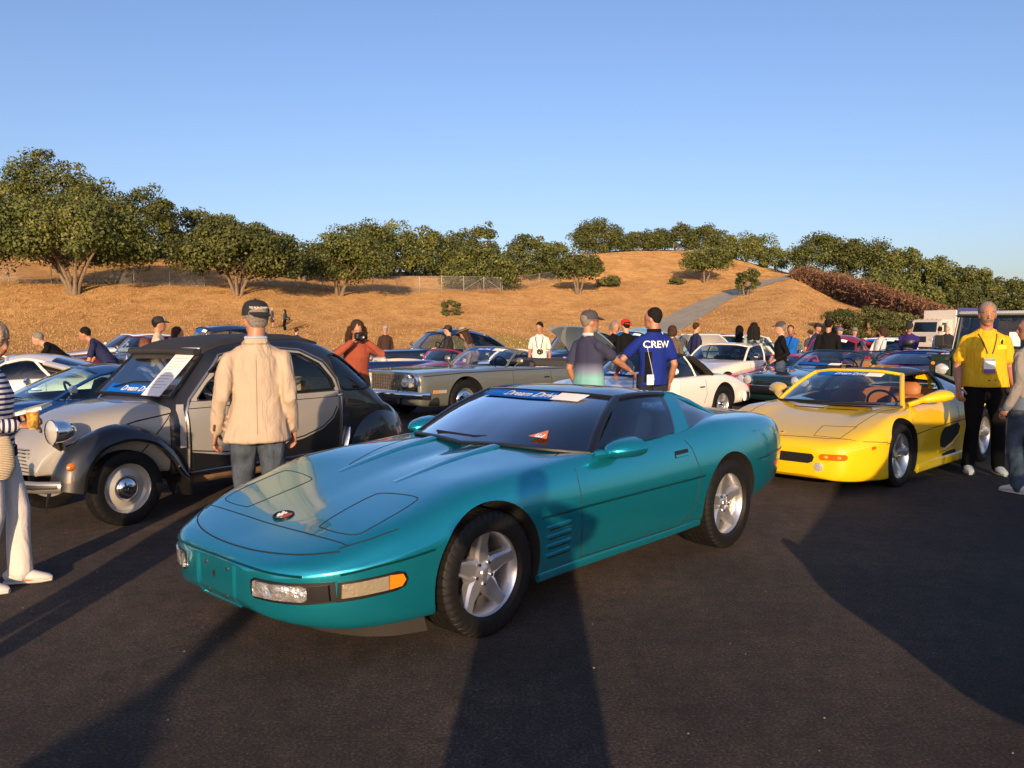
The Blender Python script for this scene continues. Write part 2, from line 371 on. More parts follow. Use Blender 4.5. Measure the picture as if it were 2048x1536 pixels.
def crown(cx, cy, z0, z1, rx, ry, nclump, nleaf, leaf, flat_bottom=.35, seed=0):
    """uneven oak crown: leafy clumps over a dome, each clump a shell of leaves"""
    r_ = np.random.default_rng(seed); P, N, S, T = [], [], [], []
    h = z1-z0
    for k in range(nclump):
        a = r_.uniform(0, 2*np.pi); u = r_.uniform(-.55, 1.); rr = math.sqrt(max(0, 1-u*u)); q = r_.uniform(.45, 1.0)**.6
        wob = 1+.16*math.sin(3*a+seed)+.12*math.sin(5*a+2*seed)
        c = np.array([cx+rx*rr*q*math.cos(a)*wob, cy+ry*rr*q*math.sin(a)*wob, z0+h*(flat_bottom+(1-flat_bottom)*max(u, -.5)*q*r_.uniform(.84, 1.) if u > 0 else flat_bottom*(1+u*1.6*q))])
        cr = r_.uniform(.7, 1.4)*min(rx, h)*.23
        m_ = int(nleaf/nclump*r_.uniform(.7, 1.3)); d = r_.normal(size=(m_, 3)); d[:, 2] += .25; d /= np.linalg.norm(d, axis=1)[:, None]
        rad = cr*(r_.uniform(.25, 1.06, m_)**.5)
        p = c+d*rad[:, None]*np.array([1.15, 1.15, .8]); n_ = d*1.0+r_.normal(size=(m_, 3))*.42; n_ /= np.linalg.norm(n_, axis=1)[:, None]
        P.append(p); N.append(n_); S.append(leaf*r_.uniform(.6, 1.4, m_)); T.append(np.clip(r_.normal(.42+.14*r_.normal(), .22, m_), 0, 1))
    return leaf_mesh(np.concatenate(P), np.concatenate(N), np.concatenate(S), np.concatenate(T))
def limbs(x, y, z, cx, cy, z0, z1, rx, stems, thick, seed):
    r_ = np.random.default_rng(seed); out = []
    for s in range(stems):
        a = 2*math.pi*s/stems+r_.uniform(-.4, .4); sp = .18+.1*r_.random() if stems > 1 else .03
        b0 = np.array([x+sp*math.cos(a)*.9, y+sp*math.sin(a)*.9, z-.3])
        tip = np.array([cx+rx*.55*math.cos(a)*(stems > 1), cy+rx*.4*math.sin(a), z0+(z1-z0)*.55])
        pts = []
        for k in range(7):
            u = k/6; p = b0+(tip-b0)*np.array([u**1.4, u**1.4, u**.9]); p[:2] += r_.normal(size=2)*.10*thick*4*u; pts.append(p)
        out.append(tube(pts, [thick*(1.25-u*1.0)*(1.35 if k_ == 0 else 1) for k_, u in enumerate(np.linspace(0, 1, 7))], 7))
        for q in range(5):
            i = r_.integers(2, 6); e = np.array([cx+rx*.8*r_.uniform(-1, 1), cy+rx*.6*r_.uniform(-1, 1), z0+(z1-z0)*r_.uniform(.3, .85)]); s0 = pts[i]
            mid = (s0+e)/2+r_.normal(size=3)*.3
            out.append(tube([s0, mid, e], [thick*.45, thick*.28, thick*.08], 6))
    return cat_vf(*out)
def tree(px, d, ytop, ybot, wpx, label, stems=1, base_px=None, thick=.22, dens=1.0, leaf=.34, name='oak_tree', group='oaks on the hill', flat_b=.35, z_off=0., matl=None, cat='tree'):
    s = d/FPX; bx = (base_px if base_px is not None else px); X, Y = (bx-CXP)*s, d
    gz = ground_z(X, Y); cx = (px-CXP)*s; z1 = atd(px, ytop, d)[2]; z0 = max(atd(px, ybot, d)[2], gz+.1); rx = wpx*s/2
    e = empty(name, (X, Y, gz)); tag(e, label, cat, group)
    seed = int(px*7+d); leaf *= .54; nl = int(dens*max(2500, 150*rx*max(rx, (z1-z0)/2)/(leaf/.24)**2*2.7)); nl = min(nl, 40000)
    cr = crown(cx-X, 0, z0-gz, z1-gz, rx, rx*.85, max(26, int(30+rx*15)), nl, leaf, flat_b, seed)
    obj('crown', cr, matl or M_LEAF, e)
    mk('trunk', limbs(0, 0, 0, cx-X, 0, z0-gz, z1-gz, rx, stems, thick, seed+1), M_BARK, e)
    return e
G1 = 'oaks standing before the fence'; G2 = 'oaks on the wooded hill'
# in front of the fence, left to right
tree(128, 75, 392, 528, 350, 'wide oak with several pale leaning trunks in front of the fence, far left', 7, 152, .15, 1.2, group=G1)
tree(482, 79, 448, 548, 240, 'round oak with forked pale trunk in front of the fence behind the capped man', 5, 478, .13, 1.2, group=G1)
tree(694, 90, 466, 560, 165, 'oak with crooked leaning trunk in front of the fence, left of the middle', 3, 680, .15, 1.2, group=G1)
tree(1156, 111, 505, 557, 92, 'small umbrella-shaped oak at the right end of the fence', 4, 1156, .12, 1.2, leaf=.36, group=G1)
tree(1417, 121, 492, 541, 88, 'flat-topped small oak on the pale cut bank beside the path', 3, 1408, .13, 1.2, leaf=.36, group=G1)
tree(1492, 100, 535, 583, 48, 'little round tree right beside the footpath', 2, 1489, .09, 1.0, leaf=.28, group=G1, flat_b=.45)
# wood on the left hill
for (px, d, yt, yb, wd, lb) in [
    (22, 112, 322, 480, 150, 'dark oak at the left edge behind the tallest oak'),
    (105, 108, 296, 470, 165, 'tallest oak crown on the skyline, far left'),
    (205, 100, 348, 525, 190, 'broad oak below the tallest one on the left hill'),
    (298, 103, 368, 528, 140, 'oak with a dark hollow under its crown, left of the gap in the wood'),
    (395, 112, 412, 530, 130, 'round-topped oak at the end of the left wood'),
    (455, 114, 428, 545, 130, 'lower oak sloping down behind the round oak'),
    (548, 106, 470, 568, 120, 'oak behind the fence right of the round oak'),
    (606, 104, 490, 565, 76, 'small oak filling the dip in the skyline'),
    (722, 116, 440, 540, 150, 'domed oak at the left end of the middle wood'),
    (795, 122, 440, 548, 125, 'oak with a bright bare limb in the middle wood'),
    (862, 124, 452, 548, 125, 'oak with uneven top in the middle of the middle wood'),
    (925, 126, 466, 552, 100, 'darker oak beside the peaked crown'),
    (962, 120, 438, 550, 92, 'peaked pale green crown of the middle wood'),
    (958, 113, 488, 577, 140, 'low broad oak whose crown reaches the ground behind the fence'),
    (1062, 128, 463, 553, 120, 'dome-shaped oak right of the middle wood'),
    (1112, 134, 480, 545, 70, 'small oak on the right shoulder of the middle wood'),
    (1203, 162, 441, 503, 122, 'round oak standing alone on the hilltop'),
    (1286, 166, 460, 503, 76, 'small dark oak on the hilltop between two larger ones'),
    (1350, 168, 446, 502, 86, 'oak on the hilltop above the flat-topped small oak'),
    (1412, 165, 447, 505, 92, 'oak on the hilltop behind the bare stems'),
    (1485, 156, 460, 522, 110, 'oak leaning over bare pale stems at the end of the hilltop'),
    (1546, 150, 488, 540, 66, 'last small oak on the slope before the sky gap'),
    (1640, 134, 470, 585, 135, 'oak just right of the sky gap above the red brush'),
    (1722, 130, 473, 580, 140, 'broad oak above the middle of the red brush'),
    (1795, 124, 490, 610, 105, 'oak stepping down above the red brush'),
    (1855, 120, 510, 620, 100, 'rounded oak above the box truck'),
    (1905, 124, 518, 620, 90, 'oak between the truck and the dark off-roader'),
    (1950, 128, 530, 625, 80, 'lower oak over the roof of the dark off-roader'),
    (2000, 132, 552, 630, 90, 'low oak above the yellow-shirted man'),
    (2048, 134, 556, 630, 80, 'low oak cut by the right edge'),
    (1752, 108, 545, 628, 120, 'undergrowth oak below the broad one on the right'),
    (1838, 106, 570, 640, 110, 'dark thicket tree just left of the box truck roof'),
    (1930, 108, 580, 645, 120, 'low thicket tree behind the box truck'),
    (2030, 112, 585, 650, 120, 'low thicket tree behind the dark off-roader'),
    (-60, 106, 360, 520, 190, 'oak beyond the left edge'), (2110, 120, 560, 640, 110, 'oak beyond the right edge')]:
    if px < -20 or px > 2080: continue
    tree(px, d, yt, yb+10, wd*.98, lb, 1 + (px % 3 == 0), None, .2, 1.0, leaf=.40 if d > 105 else .36, group=G2, flat_b=.30 if yb < 580 else .5)
# bushes
GB = 'green bushes at the foot of the hill'
for (px, d, yt, yb, wd, lb) in [(1682, 70, 618, 672, 78, 'olive bush at the foot of the hill behind the black-suited man'), (1745, 68, 614, 690, 92, 'broad leafy bush behind the white race car'),
        (1800, 70, 622, 690, 80, 'leafy bush left of the truck cab'), (902, 74, 598, 632, 38, 'lone green bush low on the dry bank'), (1218, 119, 551, 574, 48, 'grey-green bush behind the fence end'), (1350, 122, 556, 570, 30, 'tiny grey shrub under the pale cut bank')]:
    hb_ = hit(px, yb); d = hb_.y if hb_ is not None and abs(hb_.y-d) < 40 else d
    tree(px, d, yt, yb+4, wd, lb, 1, None, .05, 1.1, leaf=.17 if d < 90 else .26, name='bush', group=GB, flat_b=.5, matl=M_LEAF2, cat='bush')
# rust-red dry brush along the shoulder of the hill: one uncountable mass
P, N, S, T = [], [], [], []
line = pchip(range(6), [(1590, 572, 120), (1640, 590, 116), (1700, 615, 106), (1760, 640, 96), (1830, 662, 88), (1890, 680, 82)], np.linspace(0, 5, 200))
hts = np.interp(np.linspace(0, 5, 200), [0, .5, 1.5, 3, 5], [1.0, 2.2, 3.0, 3.0, 1.8])
for (px, py, d), hh in zip(line, hts):
    for k in range(80):
        dd = d+rng.uniform(-1, 8); x = (px+rng.uniform(-9, 9)-CXP)/FPX*dd; g = ground_z(x, dd); top = hh*rng.uniform(.55, 1.15)*(1-.04*(dd-d))
        q = rng.uniform(0, 1, 6)[:, None]; lean = rng.normal(size=(1, 3))*np.array([[.35, .35, 0]])
        p = np.array([[x, dd, g]])+q*(np.array([[0, 0, top]])+lean)+rng.normal(size=(6, 3))*.16
        P.append(p); n_ = rng.normal(size=(6, 3)); n_[:, 2] *= .3; N.append(n_/np.linalg.norm(n_, axis=1)[:, None]); S.append(rng.uniform(.07, .15, 6)); T.append(rng.normal(.5, .3, 6))
br = obj('dry_brush', leaf_mesh(np.concatenate(P), np.concatenate(N), np.concatenate(S), np.concatenate(T), 5.0), M_RED); br['kind'] = 'stuff'; br['label'] = 'rust-red dry brush along the shoulder of the hill'
# ============================================================ FENCE
M_GALV = mat('galvanised', (.50, .47, .43), .55, .3, var=.15)
m = bpy.data.materials.new('chain_link'); m.use_nodes = True; t = m.node_tree; t.nodes.clear()
o_ = node(t, 'ShaderNodeOutputMaterial'); mx = node(t, 'ShaderNodeMixShader'); mx.inputs[0].default_value = .2
d_ = node(t, 'ShaderNodeBsdfDiffuse'); d_.inputs[0].default_value = (.34, .32, .29, 1); tt = node(t, 'ShaderNodeBsdfTransparent')
t.links.new(tt.outputs[0], mx.inputs[1]); t.links.new(d_.outputs[0], mx.inputs[2]); t.links.new(mx.outputs[0], o_.inputs[0]); M_LINK = m
def fence(line, hgt, label, braces=()):
    pts = []
    for (px, d) in line:
        x = (px-CXP)/FPX*d; pts.append(Vector((x, d, ground_z(x, d))))
    e = empty('chain_link_fence', pts[0]); tag(e, label, 'fence', 'chain-link fences')
    pts = [p-pts[0] for p in pts]
    post = mesh_from(*lathe([(0, -.3), (.035, -.3), (.035, hgt), (.02, hgt+.05), (0, hgt+.05)], 6)); post.materials.append(M_GALV)
    for p in pts: o = obj('post', post, None, e); o.location = p
    mk('top_rail', tube([p+Vector((0, 0, hgt)) for p in pts], .022, 5), M_GALV, e)
    for a, c in zip(pts[:-1], pts[1:]):
        u = Vector((0, .02, hgt)); l = Vector((0, .02, .05)); mk('mesh_panel', ([a+l, c+l, c+u, a+u], [(0, 1, 2, 3)]), M_LINK, e, False)
    for i, j in braces: mk('brace', tube([pts[i]+Vector((0, 0, .2)), pts[j]+Vector((0, 0, hgt-.1))], .025, 5), M_GALV, e)
    return e
fpx = [-50, 23, 108, 195, 272, 343, 412, 478, 537, 593, 647, 698, 747, 795, 840, 884, 928, 968, 1002]
fd = np.interp(fpx, [-50, 400, 700, 1002], [79, 81.5, 95.5, 111]); fence(list(zip(fpx, fd)), 1.85, 'long grey chain-link fence along the crest of the dry bank', [(16, 17), (18, 17)])
fpx = [1005, 1043, 1078, 1112, 1135]; fence(list(zip(fpx, np.linspace(111.5, 131, 5))), 1.7, 'short chain-link fence running uphill from the braced corner post')
fpx = [1345, 1376, 1405, 1430]; fence(list(zip(fpx, [160, 148, 150, 154])), 1.5, 'short chain-link fence on the hilltop above the flat-topped small oak')
# ============================================================ CAR TOOLKIT  (car frame: +x nose, +y left, z up, origin on the ground mid-wheelbase)
from mathutils.geometry import delaunay_2d_cdt
M_BLACK = mat('black_trim', (.006, .006, .0065), .45)
M_WELL = mat('wheel_well', (.004, .004, .004), .9)
M_RUBBER = mat('tyre_rubber', (.0075, .0072, .007), .62, spec=.3, var=.25, vscale=30, bump=.15, bscale=120)
M_CHROME = mat('chrome', (.86, .85, .83), .06, 1.0)
M_ALLOY = mat('cast_alloy', (.66, .66, .67), .28, .85, coat=.4)
M_DISC = mat('brake_steel', (.09, .085, .08), .45, .8)
M_GLASS = glass('car_glass', (.62, .72, .72), 1.6)
M_GLASSD = glass('dark_car_glass', (.30, .36, .40), 1.7)
M_GLASSC = glass('clear_car_glass', (.82, .88, .88), 1.2)
M_LENS = mat('clear_lens', (.62, .60, .55), .12, .35, coat=1.0)
M_AMBER = mat('amber_lens', (.80, .22, .012), .15, 0., coat=1.0)
M_REDL = mat('red_lens', (.55, .015, .01), .15, 0., coat=1.0)
M_SEATD = mat('dark_seat', (.05, .05, .055), .6, bump=.2)
M_WHITE = mat('white_card', (.80, .79, .77), .6)
M_BLUE = mat('banner_blue', (.002, .115, .50), .6, spec=.2)
M_SEAM = mat('panel_gap', (.006, .006, .006), .8)
M_PLATE = mat('number_plate', (.75, .75, .72), .4)
TMP = bpy.data.scenes.new('workbench_tmp')
def eval_mesh(o, *others):
    """modifier result of one object, evaluated on its own in a scratch scene"""
    vl = TMP.view_layers[0]; obs = (o,)+others
    for q in obs: TMP.collection.objects.link(q)
    with bpy.context.temp_override(scene=TMP, view_layer=vl):
        dg = bpy.context.evaluated_depsgraph_get(); me = bpy.data.meshes.new_from_object(o.evaluated_get(dg), preserve_all_data_layers=True, depsgraph=dg)
    for q in obs: TMP.collection.objects.unlink(q)
    return me
def ring_loft(rings):
    n = len(rings[0]); V = [p for r_ in rings for p in r_]; Fc = []
    for i in range(len(rings)-1):
        for k in range(n): Fc.append((i*n+k, (i+1)*n+k, (i+1)*n+(k+1) % n, i*n+(k+1) % n))
    Fc.append(tuple(range(n))); Fc.append(tuple((len(rings)-1)*n+k for k in range(n-1, -1, -1)))
    return V, Fc
def loft_body(st, sub=6, ksub=4):
    """st rows: x, zt, (y,z)*7, zb  -> closed solid"""
    st = sorted(st, key=lambda s: s[0]); A = np.array([[s[0], 0, s[1]]+[v for p in s[2:9] for v in p]+[0, s[9]] for s in st], float)
    q = np.linspace(0, len(st)-1, (len(st)-1)*sub+1); B = pchip(np.arange(len(st)), A, q)
    rings = []
    for row in B:
        ctl = row[1:].reshape(-1, 2); s_ = pchip(np.arange(len(ctl)), ctl, np.linspace(0, len(ctl)-1, (len(ctl)-1)*ksub+1))
        half = [(row[0], max(p[0], 0), p[1]) for p in s_]
        rings.append(half+[(p[0], -p[1], p[2]) for p in reversed(half[1:-1])])
    return ring_loft(rings)
def simple_st(rows):
    """rows: x, half width, z centre top, z shoulder, z bottom [, roundness] -> full stations"""
    out = []
    for r_ in rows:
        x, hw, zt, zs, zb = r_[:5]; h = zs-zb; k = r_[5] if len(r_) > 5 else 1.0
        out.append((x, zt, (.45*hw, zt-.004), (.78*hw, zs+(zt-zs)*.6), (.93*hw, zs), (.985*hw, zs-.16*h*k), (hw, zs-.42*h), (.985*hw, zs-.80*h), (.93*hw, zb+.02), zb))
    return out
def solid(name, vf, material, parent, cuts=(), sharp=32):
    """closed mesh minus cutters; cutter faces keep the cutter's own material"""
    me = mesh_from(vf[0], vf[1], False); fix_normals(me); o = obj(name, me, material, parent)
    if cuts:
        tmp = []
        for cvf, cm in cuts:
            cme = mesh_from(cvf[0], cvf[1], False); fix_normals(cme); c = obj('cutter', cme, cm); tmp.append(c)
            b = o.modifiers.new('b', 'BOOLEAN'); b.operation = 'DIFFERENCE'; b.solver = 'EXACT'; b.object = c; b.material_mode = 'TRANSFER'
        par = o.parent; o.parent = None
        new = eval_mesh(o, *tmp); o.modifiers.clear(); old = o.data; o.data = new; bpy.data.meshes.remove(old); o.parent = par
        for c in tmp: m_ = c.data; bpy.data.objects.remove(c); bpy.data.meshes.remove(m_)
    me = o.data; me.polygons.foreach_set('use_smooth', [True]*len(me.polygons)); me.set_sharp_from_angle(angle=R(sharp)); return o
def cyl_y(x, z, r, y0, y1, n=40):
    V = [(x+r*math.cos(2*math.pi*i/n), y, z+r*math.sin(2*math.pi*i/n)) for y in (y0, y1) for i in range(n)]
    return V, [(i, (i+1) % n, n+(i+1) % n, n+i) for i in range(n)]+[tuple(range(n-1, -1, -1)), tuple(range(n, 2*n))]
def prism(poly, axis, a, b):
    """extrude a 2-D outline along an axis from a to b"""
    def P(u, v, w): return {'x': (w, u, v), 'y': (u, w, v), 'z': (u, v, w)}[axis]
    n = len(poly); V = [P(u, v, a) for u, v in poly]+[P(u, v, b) for u, v in poly]
    return V, [(i, (i+1) % n, n+(i+1) % n, n+i) for i in range(n)]+[tuple(range(n-1, -1, -1)), tuple(range(n, 2*n))]
def bvh(vf): return BVHTree.FromPolygons([Vector(v) for v in vf[0]], vf[1])
_AX = {'+y': (1, Vector((0, -1, 0))), '-y': (1, Vector((0, 1, 0))), '+x': (0, Vector((-1, 0, 0))), '-x': (0, Vector((1, 0, 0))), '+z': (2, Vector((0, 0, -1)))}
def drop(B, u, v, ax, fallback=None):
    k, d = _AX[ax]; c = {1: (u, 0, v), 0: (0, u, v), 2: (u, v, 0)}[k]; o = Vector(c)-d*6
    h = B.ray_cast(o, d); return h[0] if h[0] is not None else fallback
def dense(poly, step, closed=False):
    P_ = [Vector(p) for p in poly]; out = []
    for a, b in zip(P_, P_[1:]+([P_[0]] if closed else [])):
        n = max(1, int((b-a).length/step))
        out += [a+(b-a)*i/n for i in range(n)]
    if not closed: out.append(P_[-1])
    return out
def smooth_poly(poly, n=40, closed=True):
    P_ = np.array(poly, float)
    if closed:
        m_ = len(P_); Q = np.vstack([P_[-2:], P_, P_[:3]]); t = np.arange(-2, m_+3); 
    else: Q = P_; m_ = len(P_)-1; t = np.arange(len(P_))
    q = np.linspace(0, m_, n+1)[:(n if closed else n+1)]
    # Catmull-Rom
    out = []
    for s in q:
        i = int(math.floor(s)); f = s-i
        def g(j): 
            j = j+2 if closed else min(max(j, 0), len(Q)-1)
            return Q[min(max(j, 0), len(Q)-1)]
        p0, p1, p2, p3 = g(i-1), g(i), g(i+1), g(i+2)
        out.append(tuple(.5*((2*p1)+(-p0+p2)*f+(2*p0-5*p1+4*p2-p3)*f*f+(-p0+3*p1-3*p2+p3)*f**3)))
    return out
def patch(B, poly, ax, off=.004, step=.04, depth=.02):
    """a panel of its own moulded on the body: outline given in a side/front/top view, draped on the surface, with a turned-in edge"""
    bd = [Vector((p.x, p.y)) for p in dense([(*p, 0) for p in poly], step, True)]; n = len(bd)
    lo = [min(p[i] for p in bd) for i in (0, 1)]; hi = [max(p[i] for p in bd) for i in (0, 1)]
    pts = list(bd)
    nx_, ny_ = int((hi[0]-lo[0])/step), int((hi[1]-lo[1])/step)
    for i in range(1, nx_+1):
        for j in range(1, ny_+1): pts.append(Vector((lo[0]+(hi[0]-lo[0])*i/(nx_+1), lo[1]+(hi[1]-lo[1])*j/(ny_+1))))
    edges = [(i, (i+1) % n) for i in range(n)]
    vo, eo, fo, ov, _, _ = delaunay_2d_cdt(pts, edges, [list(range(n))], 1, 1e-5)
    k, d = _AX[ax]; V = []; last = None
    for p in vo:
        h = drop(B, p.x, p.y, ax)
        if h is None: h = last if last is not None else Vector((0, 0, 0)); c = {1: (p.x, h.y, p.y), 0: (h.x, p.x, p.y), 2: (p.x, p.y, h.z)}[k]; h = Vector(c)
        last = h; V.append(h-d*off)
    Fc = [tuple(f) for f in fo]
    cnt = {}
    for f in Fc:
        for a, b in zip(f, f[1:]+f[:1]): cnt[(a, b)] = cnt.get((a, b), 0)+1
    be = [(a, b) for (a, b) in cnt if (b, a) not in cnt]; m_ = {}
    for a, b in be:
        for i in (a, b):
            if i not in m_: m_[i] = len(V); V.append(V[i]+d*depth)
        Fc.append((b, a, m_[a], m_[b]))
    if ax in ('+y', '-x'): Fc = [tuple(reversed(f)) for f in Fc]
    return V, Fc
def line_on(B, pts, ax, r=.003, step=.05, lift=0.0):
    k, d = _AX[ax]; out = []
    for p in dense([(*q, 0) for q in pts], step):
        h = drop(B, p.x, p.y, ax)
        if h is not None: out.append(h-d*lift)
    return tube(out, r, 5) if len(out) > 1 else ([], [])
def lines(e, name, items, m):
    for vf in items:
        if vf[0]: mk(name, vf, m, e)
def half_curve(h): return [(p[0], p[1], p[2]) for p in h]
def sampled(pts, n):
    P_ = np.array(pts, float); s = np.concatenate([[0], np.cumsum(np.linalg.norm(np.diff(P_, axis=0), axis=1))]); return pchip(s/s[-1], P_, np.linspace(0, 1, n))
def full(h, n=13):
    """half curve centre->left corner  =>  right corner ... left corner"""
    s_ = sampled(h, n); return np.vstack([np.array([[p[0], -p[1], p[2]] for p in s_[::-1][:-1]]), s_])
def sheet(a, b, m_=8, bulge=0.0, bdir=None, n=None):
    a, b = (np.array(a), np.array(b)) if n is None else (sampled(a, n), sampled(b, n)); k = len(a); V = []
    for j in range(m_+1):
        v = j/m_; row = a*(1-v)+b*v
        if bulge:
            w_ = math.sin(math.pi*v)
            if bdir is None:
                for i in range(k):
                    u = i/(k-1); row[i] = row[i]
            row = row+np.array(bdir)[None, :]*bulge*w_ if bdir is not None else row
        V += [tuple(p) for p in row]
    Fc = [(j*k+i, j*k+i+1, (j+1)*k+i+1, (j+1)*k+i) for j in range(m_) for i in range(k-1)]
    return V, Fc
def thick(vf, d):
    """give a sheet thickness d along its normals"""
    me = mesh_from(vf[0], vf[1], False); bm = bmesh.new(); bm.from_mesh(me); bm.normal_update(); N = [v.normal.copy() for v in bm.verts]; n = len(bm.verts)
    V = [tuple(v.co) for v in bm.verts]+[tuple(v.co-N[i]*d) for i, v in enumerate(bm.verts)]
    Fc = [tuple(v.index for v in f.verts) for f in bm.faces]; Fc2 = [tuple(i+n for i in reversed(f)) for f in Fc]
    sk = [(e.verts[0].index, e.verts[1].index) for e in bm.edges if e.is_boundary]; bm.free(); bpy.data.meshes.remove(me)
    return V, Fc+Fc2+[(a, b, b+n, a+n) for a, b in sk]
# ---- wheels
_WH = {}
def wheel_meshes(kind, Rt, Wt, Rr):
    key = (kind, Rt, Wt, Rr)
    if key in _WH: return _WH[key]
    w = Wt/2; nb = 46 if kind in ('five', 'fiver') else 30
    # tyre: outer face towards +y
    cols = [(Rr-.005, -w*.82), (Rr+.012, -w*.98), ((Rr+Rt)/2, -w*1.04), (Rt-.022, -w*.98), (Rt-.004, -w*.86), (Rt, -w*.62), (Rt, -w*.36), (Rt-.008, -w*.34), (Rt-.008, -w*.29), (Rt, -w*.27), (Rt, -w*.04), (Rt-.008, -w*.02), (Rt-.008, w*.03), (Rt, w*.05), (Rt, w*.28), (Rt-.008, w*.30), (Rt-.008, w*.35), (Rt, w*.37), (Rt, w*.62), (Rt-.004, w*.86), (Rt-.022, w*.98), ((Rr+Rt)/2, w*1.04), (Rr+.012, w*.98), (Rr-.005, w*.82)]
    V, Fc = [], []; m_ = len(cols); ang = []
    for i in range(nb):
        for f, g in ((0, 0), (.80, 0), (.84, 1), (.96, 1)): ang.append((2*math.pi*(i+f)/nb, g))
    for a, g in ang:
        for k, (r_, y) in enumerate(cols):
            s_ = a+.035*(y/w) if 4 <= k <= 19 else a
            rr = r_-(.006 if g and (3 <= k <= 7 or 10 <= k <= 13 or 16 <= k <= 20) else 0); V.append((rr*math.cos(s_), y, rr*math.sin(s_)))
    na_ = len(ang)
    for i in range(na_):
        j = (i+1) % na_
        for k in range(m_-1): Fc.append((i*m_+k, i*m_+k+1, j*m_+k+1, j*m_+k))
    ty = mesh_from(V, Fc, True, 40); ty.materials.append(M_RUBBER)
    out = {'tyre': ty}; yo = w*.80
    barrel = [(Rr, -w*.8), (Rr-.025, -w*.7), (Rr-.03, yo-.05), (Rr-.012, yo-.012), (Rr-.004, yo), (Rr+.012, yo+.012), (Rr+.014, yo+.002), (Rr+.004, yo-.008)]
    def spoke(a0, prof):
        """prof: radius, half width, y face, thickness"""
        V, Fc = [], []
        for (r_, hw, y, t_) in prof:
            for (u, yy) in ((-hw, y-t_), (-hw*.93, y-.012), (-hw*.6, y), (hw*.6, y), (hw*.93, y-.012), (hw, y-t_)):
                V.append((r_*math.cos(a0)-u*math.sin(a0), yy, r_*math.sin(a0)+u*math.cos(a0)))
        for i in range(len(prof)-1):
            for k in range(5): Fc.append((i*6+k, i*6+k+1, i*6+7+k, i*6+6+k))
            Fc.append((i*6+5, i*6, i*6+6, i*6+11))
        Fc.append(tuple(range(6))); return V, Fc
    parts = [lathe(barrel, 56, 'y')]
    if kind == 'five':
        for i in range(5):
            parts.append(spoke(math.pi/2+2*math.pi*i/5, [(.045, .046, yo-.035, .05), (.10, .052, yo-.033, .05), (.15, .040, yo-.028, .05), (Rr-.03, .036, yo-.014, .05), (Rr-.012, .042, yo-.012, .03)]))
        parts.append(lathe([(0, yo-.028), (.030, yo-.028), (.036, yo-.032), (.070, yo-.036), (.095, yo-.045), (.10, yo-.09), (0, yo-.09)], 40, 'y'))
        out['lug'] = lathe([(0, .012), (.009, .012), (.012, .006), (.013, -.02)], 8, 'y'); out['lugr'] = .058; out['lugy'] = yo-.034
        out['capm'] = lathe([(0, yo-.020), (.020, yo-.021), (.027, yo-.030)], 24, 'y')
    elif kind == 'star':
        for i in range(5):
            parts.append(spoke(math.pi/2+.2+2*math.pi*i/5, [(.03, .020, yo-.055, .05), (.08, .030, yo-.05, .05), (.14, .036, yo-.03, .05), (Rr-.05, .044, yo-.016, .05), (Rr-.014, .058, yo-.008, .04)]))
        parts.append(lathe([(0, yo-.05), (.030, yo-.05), (.045, yo-.06), (.06, yo-.07), (.065, yo-.1), (0, yo-.1)], 40, 'y'))
        out['capm'] = lathe([(0, yo-.028), (.022, yo-.03), (.03, yo-.045)], 24, 'y')
    elif kind == 'fuchs':
        for i in range(5):
            parts.append(spoke(math.pi/2+2*math.pi*i/5, [(.04, .036, yo-.05, .05), (.09, .046, yo-.045, .05), (.14, .058, yo-.035, .05), (Rr-.04, .050, yo-.03, .05)]))
        parts.append(lathe([(0, yo-.035), (.05, yo-.04), (.07, yo-.06), (.075, yo-.1), (0, yo-.1)], 32, 'y'))
        out['capm'] = lathe([(0, yo-.022), (.03, yo-.026), (.04, yo-.04)], 24, 'y')
    else:   # pressed steel disc with hub cap
        parts.append(lathe([(Rr-.022, yo-.03), (Rr-.045, yo-.045), (Rr-.075, yo-.03), (.105, yo-.018), (.10, yo-.03), (0, yo-.03)], 48, 'y'))
        out['capm'] = lathe([(0, yo+.035), (.018, yo+.034), (.02, yo+.028), (.05, yo+.024), (.085, yo+.004), (.10, yo-.018), (.104, yo-.03)] if kind == 'cap' else [(0, yo+.012), (.06, yo+.010), (.10, yo+.002), (Rr-.07, yo-.004), (Rr-.045, yo-.014), (Rr-.03, yo-.03)], 40, 'y')
    rim = mesh_from(*cat_vf(*parts), True, 35); fix_normals(rim); rim.set_sharp_from_angle(angle=R(35)); out['rim'] = rim
    dm = mesh_from(*lathe([(0, yo-.11), (Rr*.72, yo-.11), (Rr*.72, yo-.13), (0, yo-.13)], 32, 'y'), True, 30); dm.materials.append(M_DISC); out['disc'] = dm
    if 'capm' in out: cm = mesh_from(*out['capm'], True, 40); fix_normals(cm); out['cap'] = cm
    if 'lug' in out: lm = mesh_from(*out['lug'], True, 30); lm.materials.append(M_CHROME); out['lugm'] = lm
    _WH[key] = out; return out
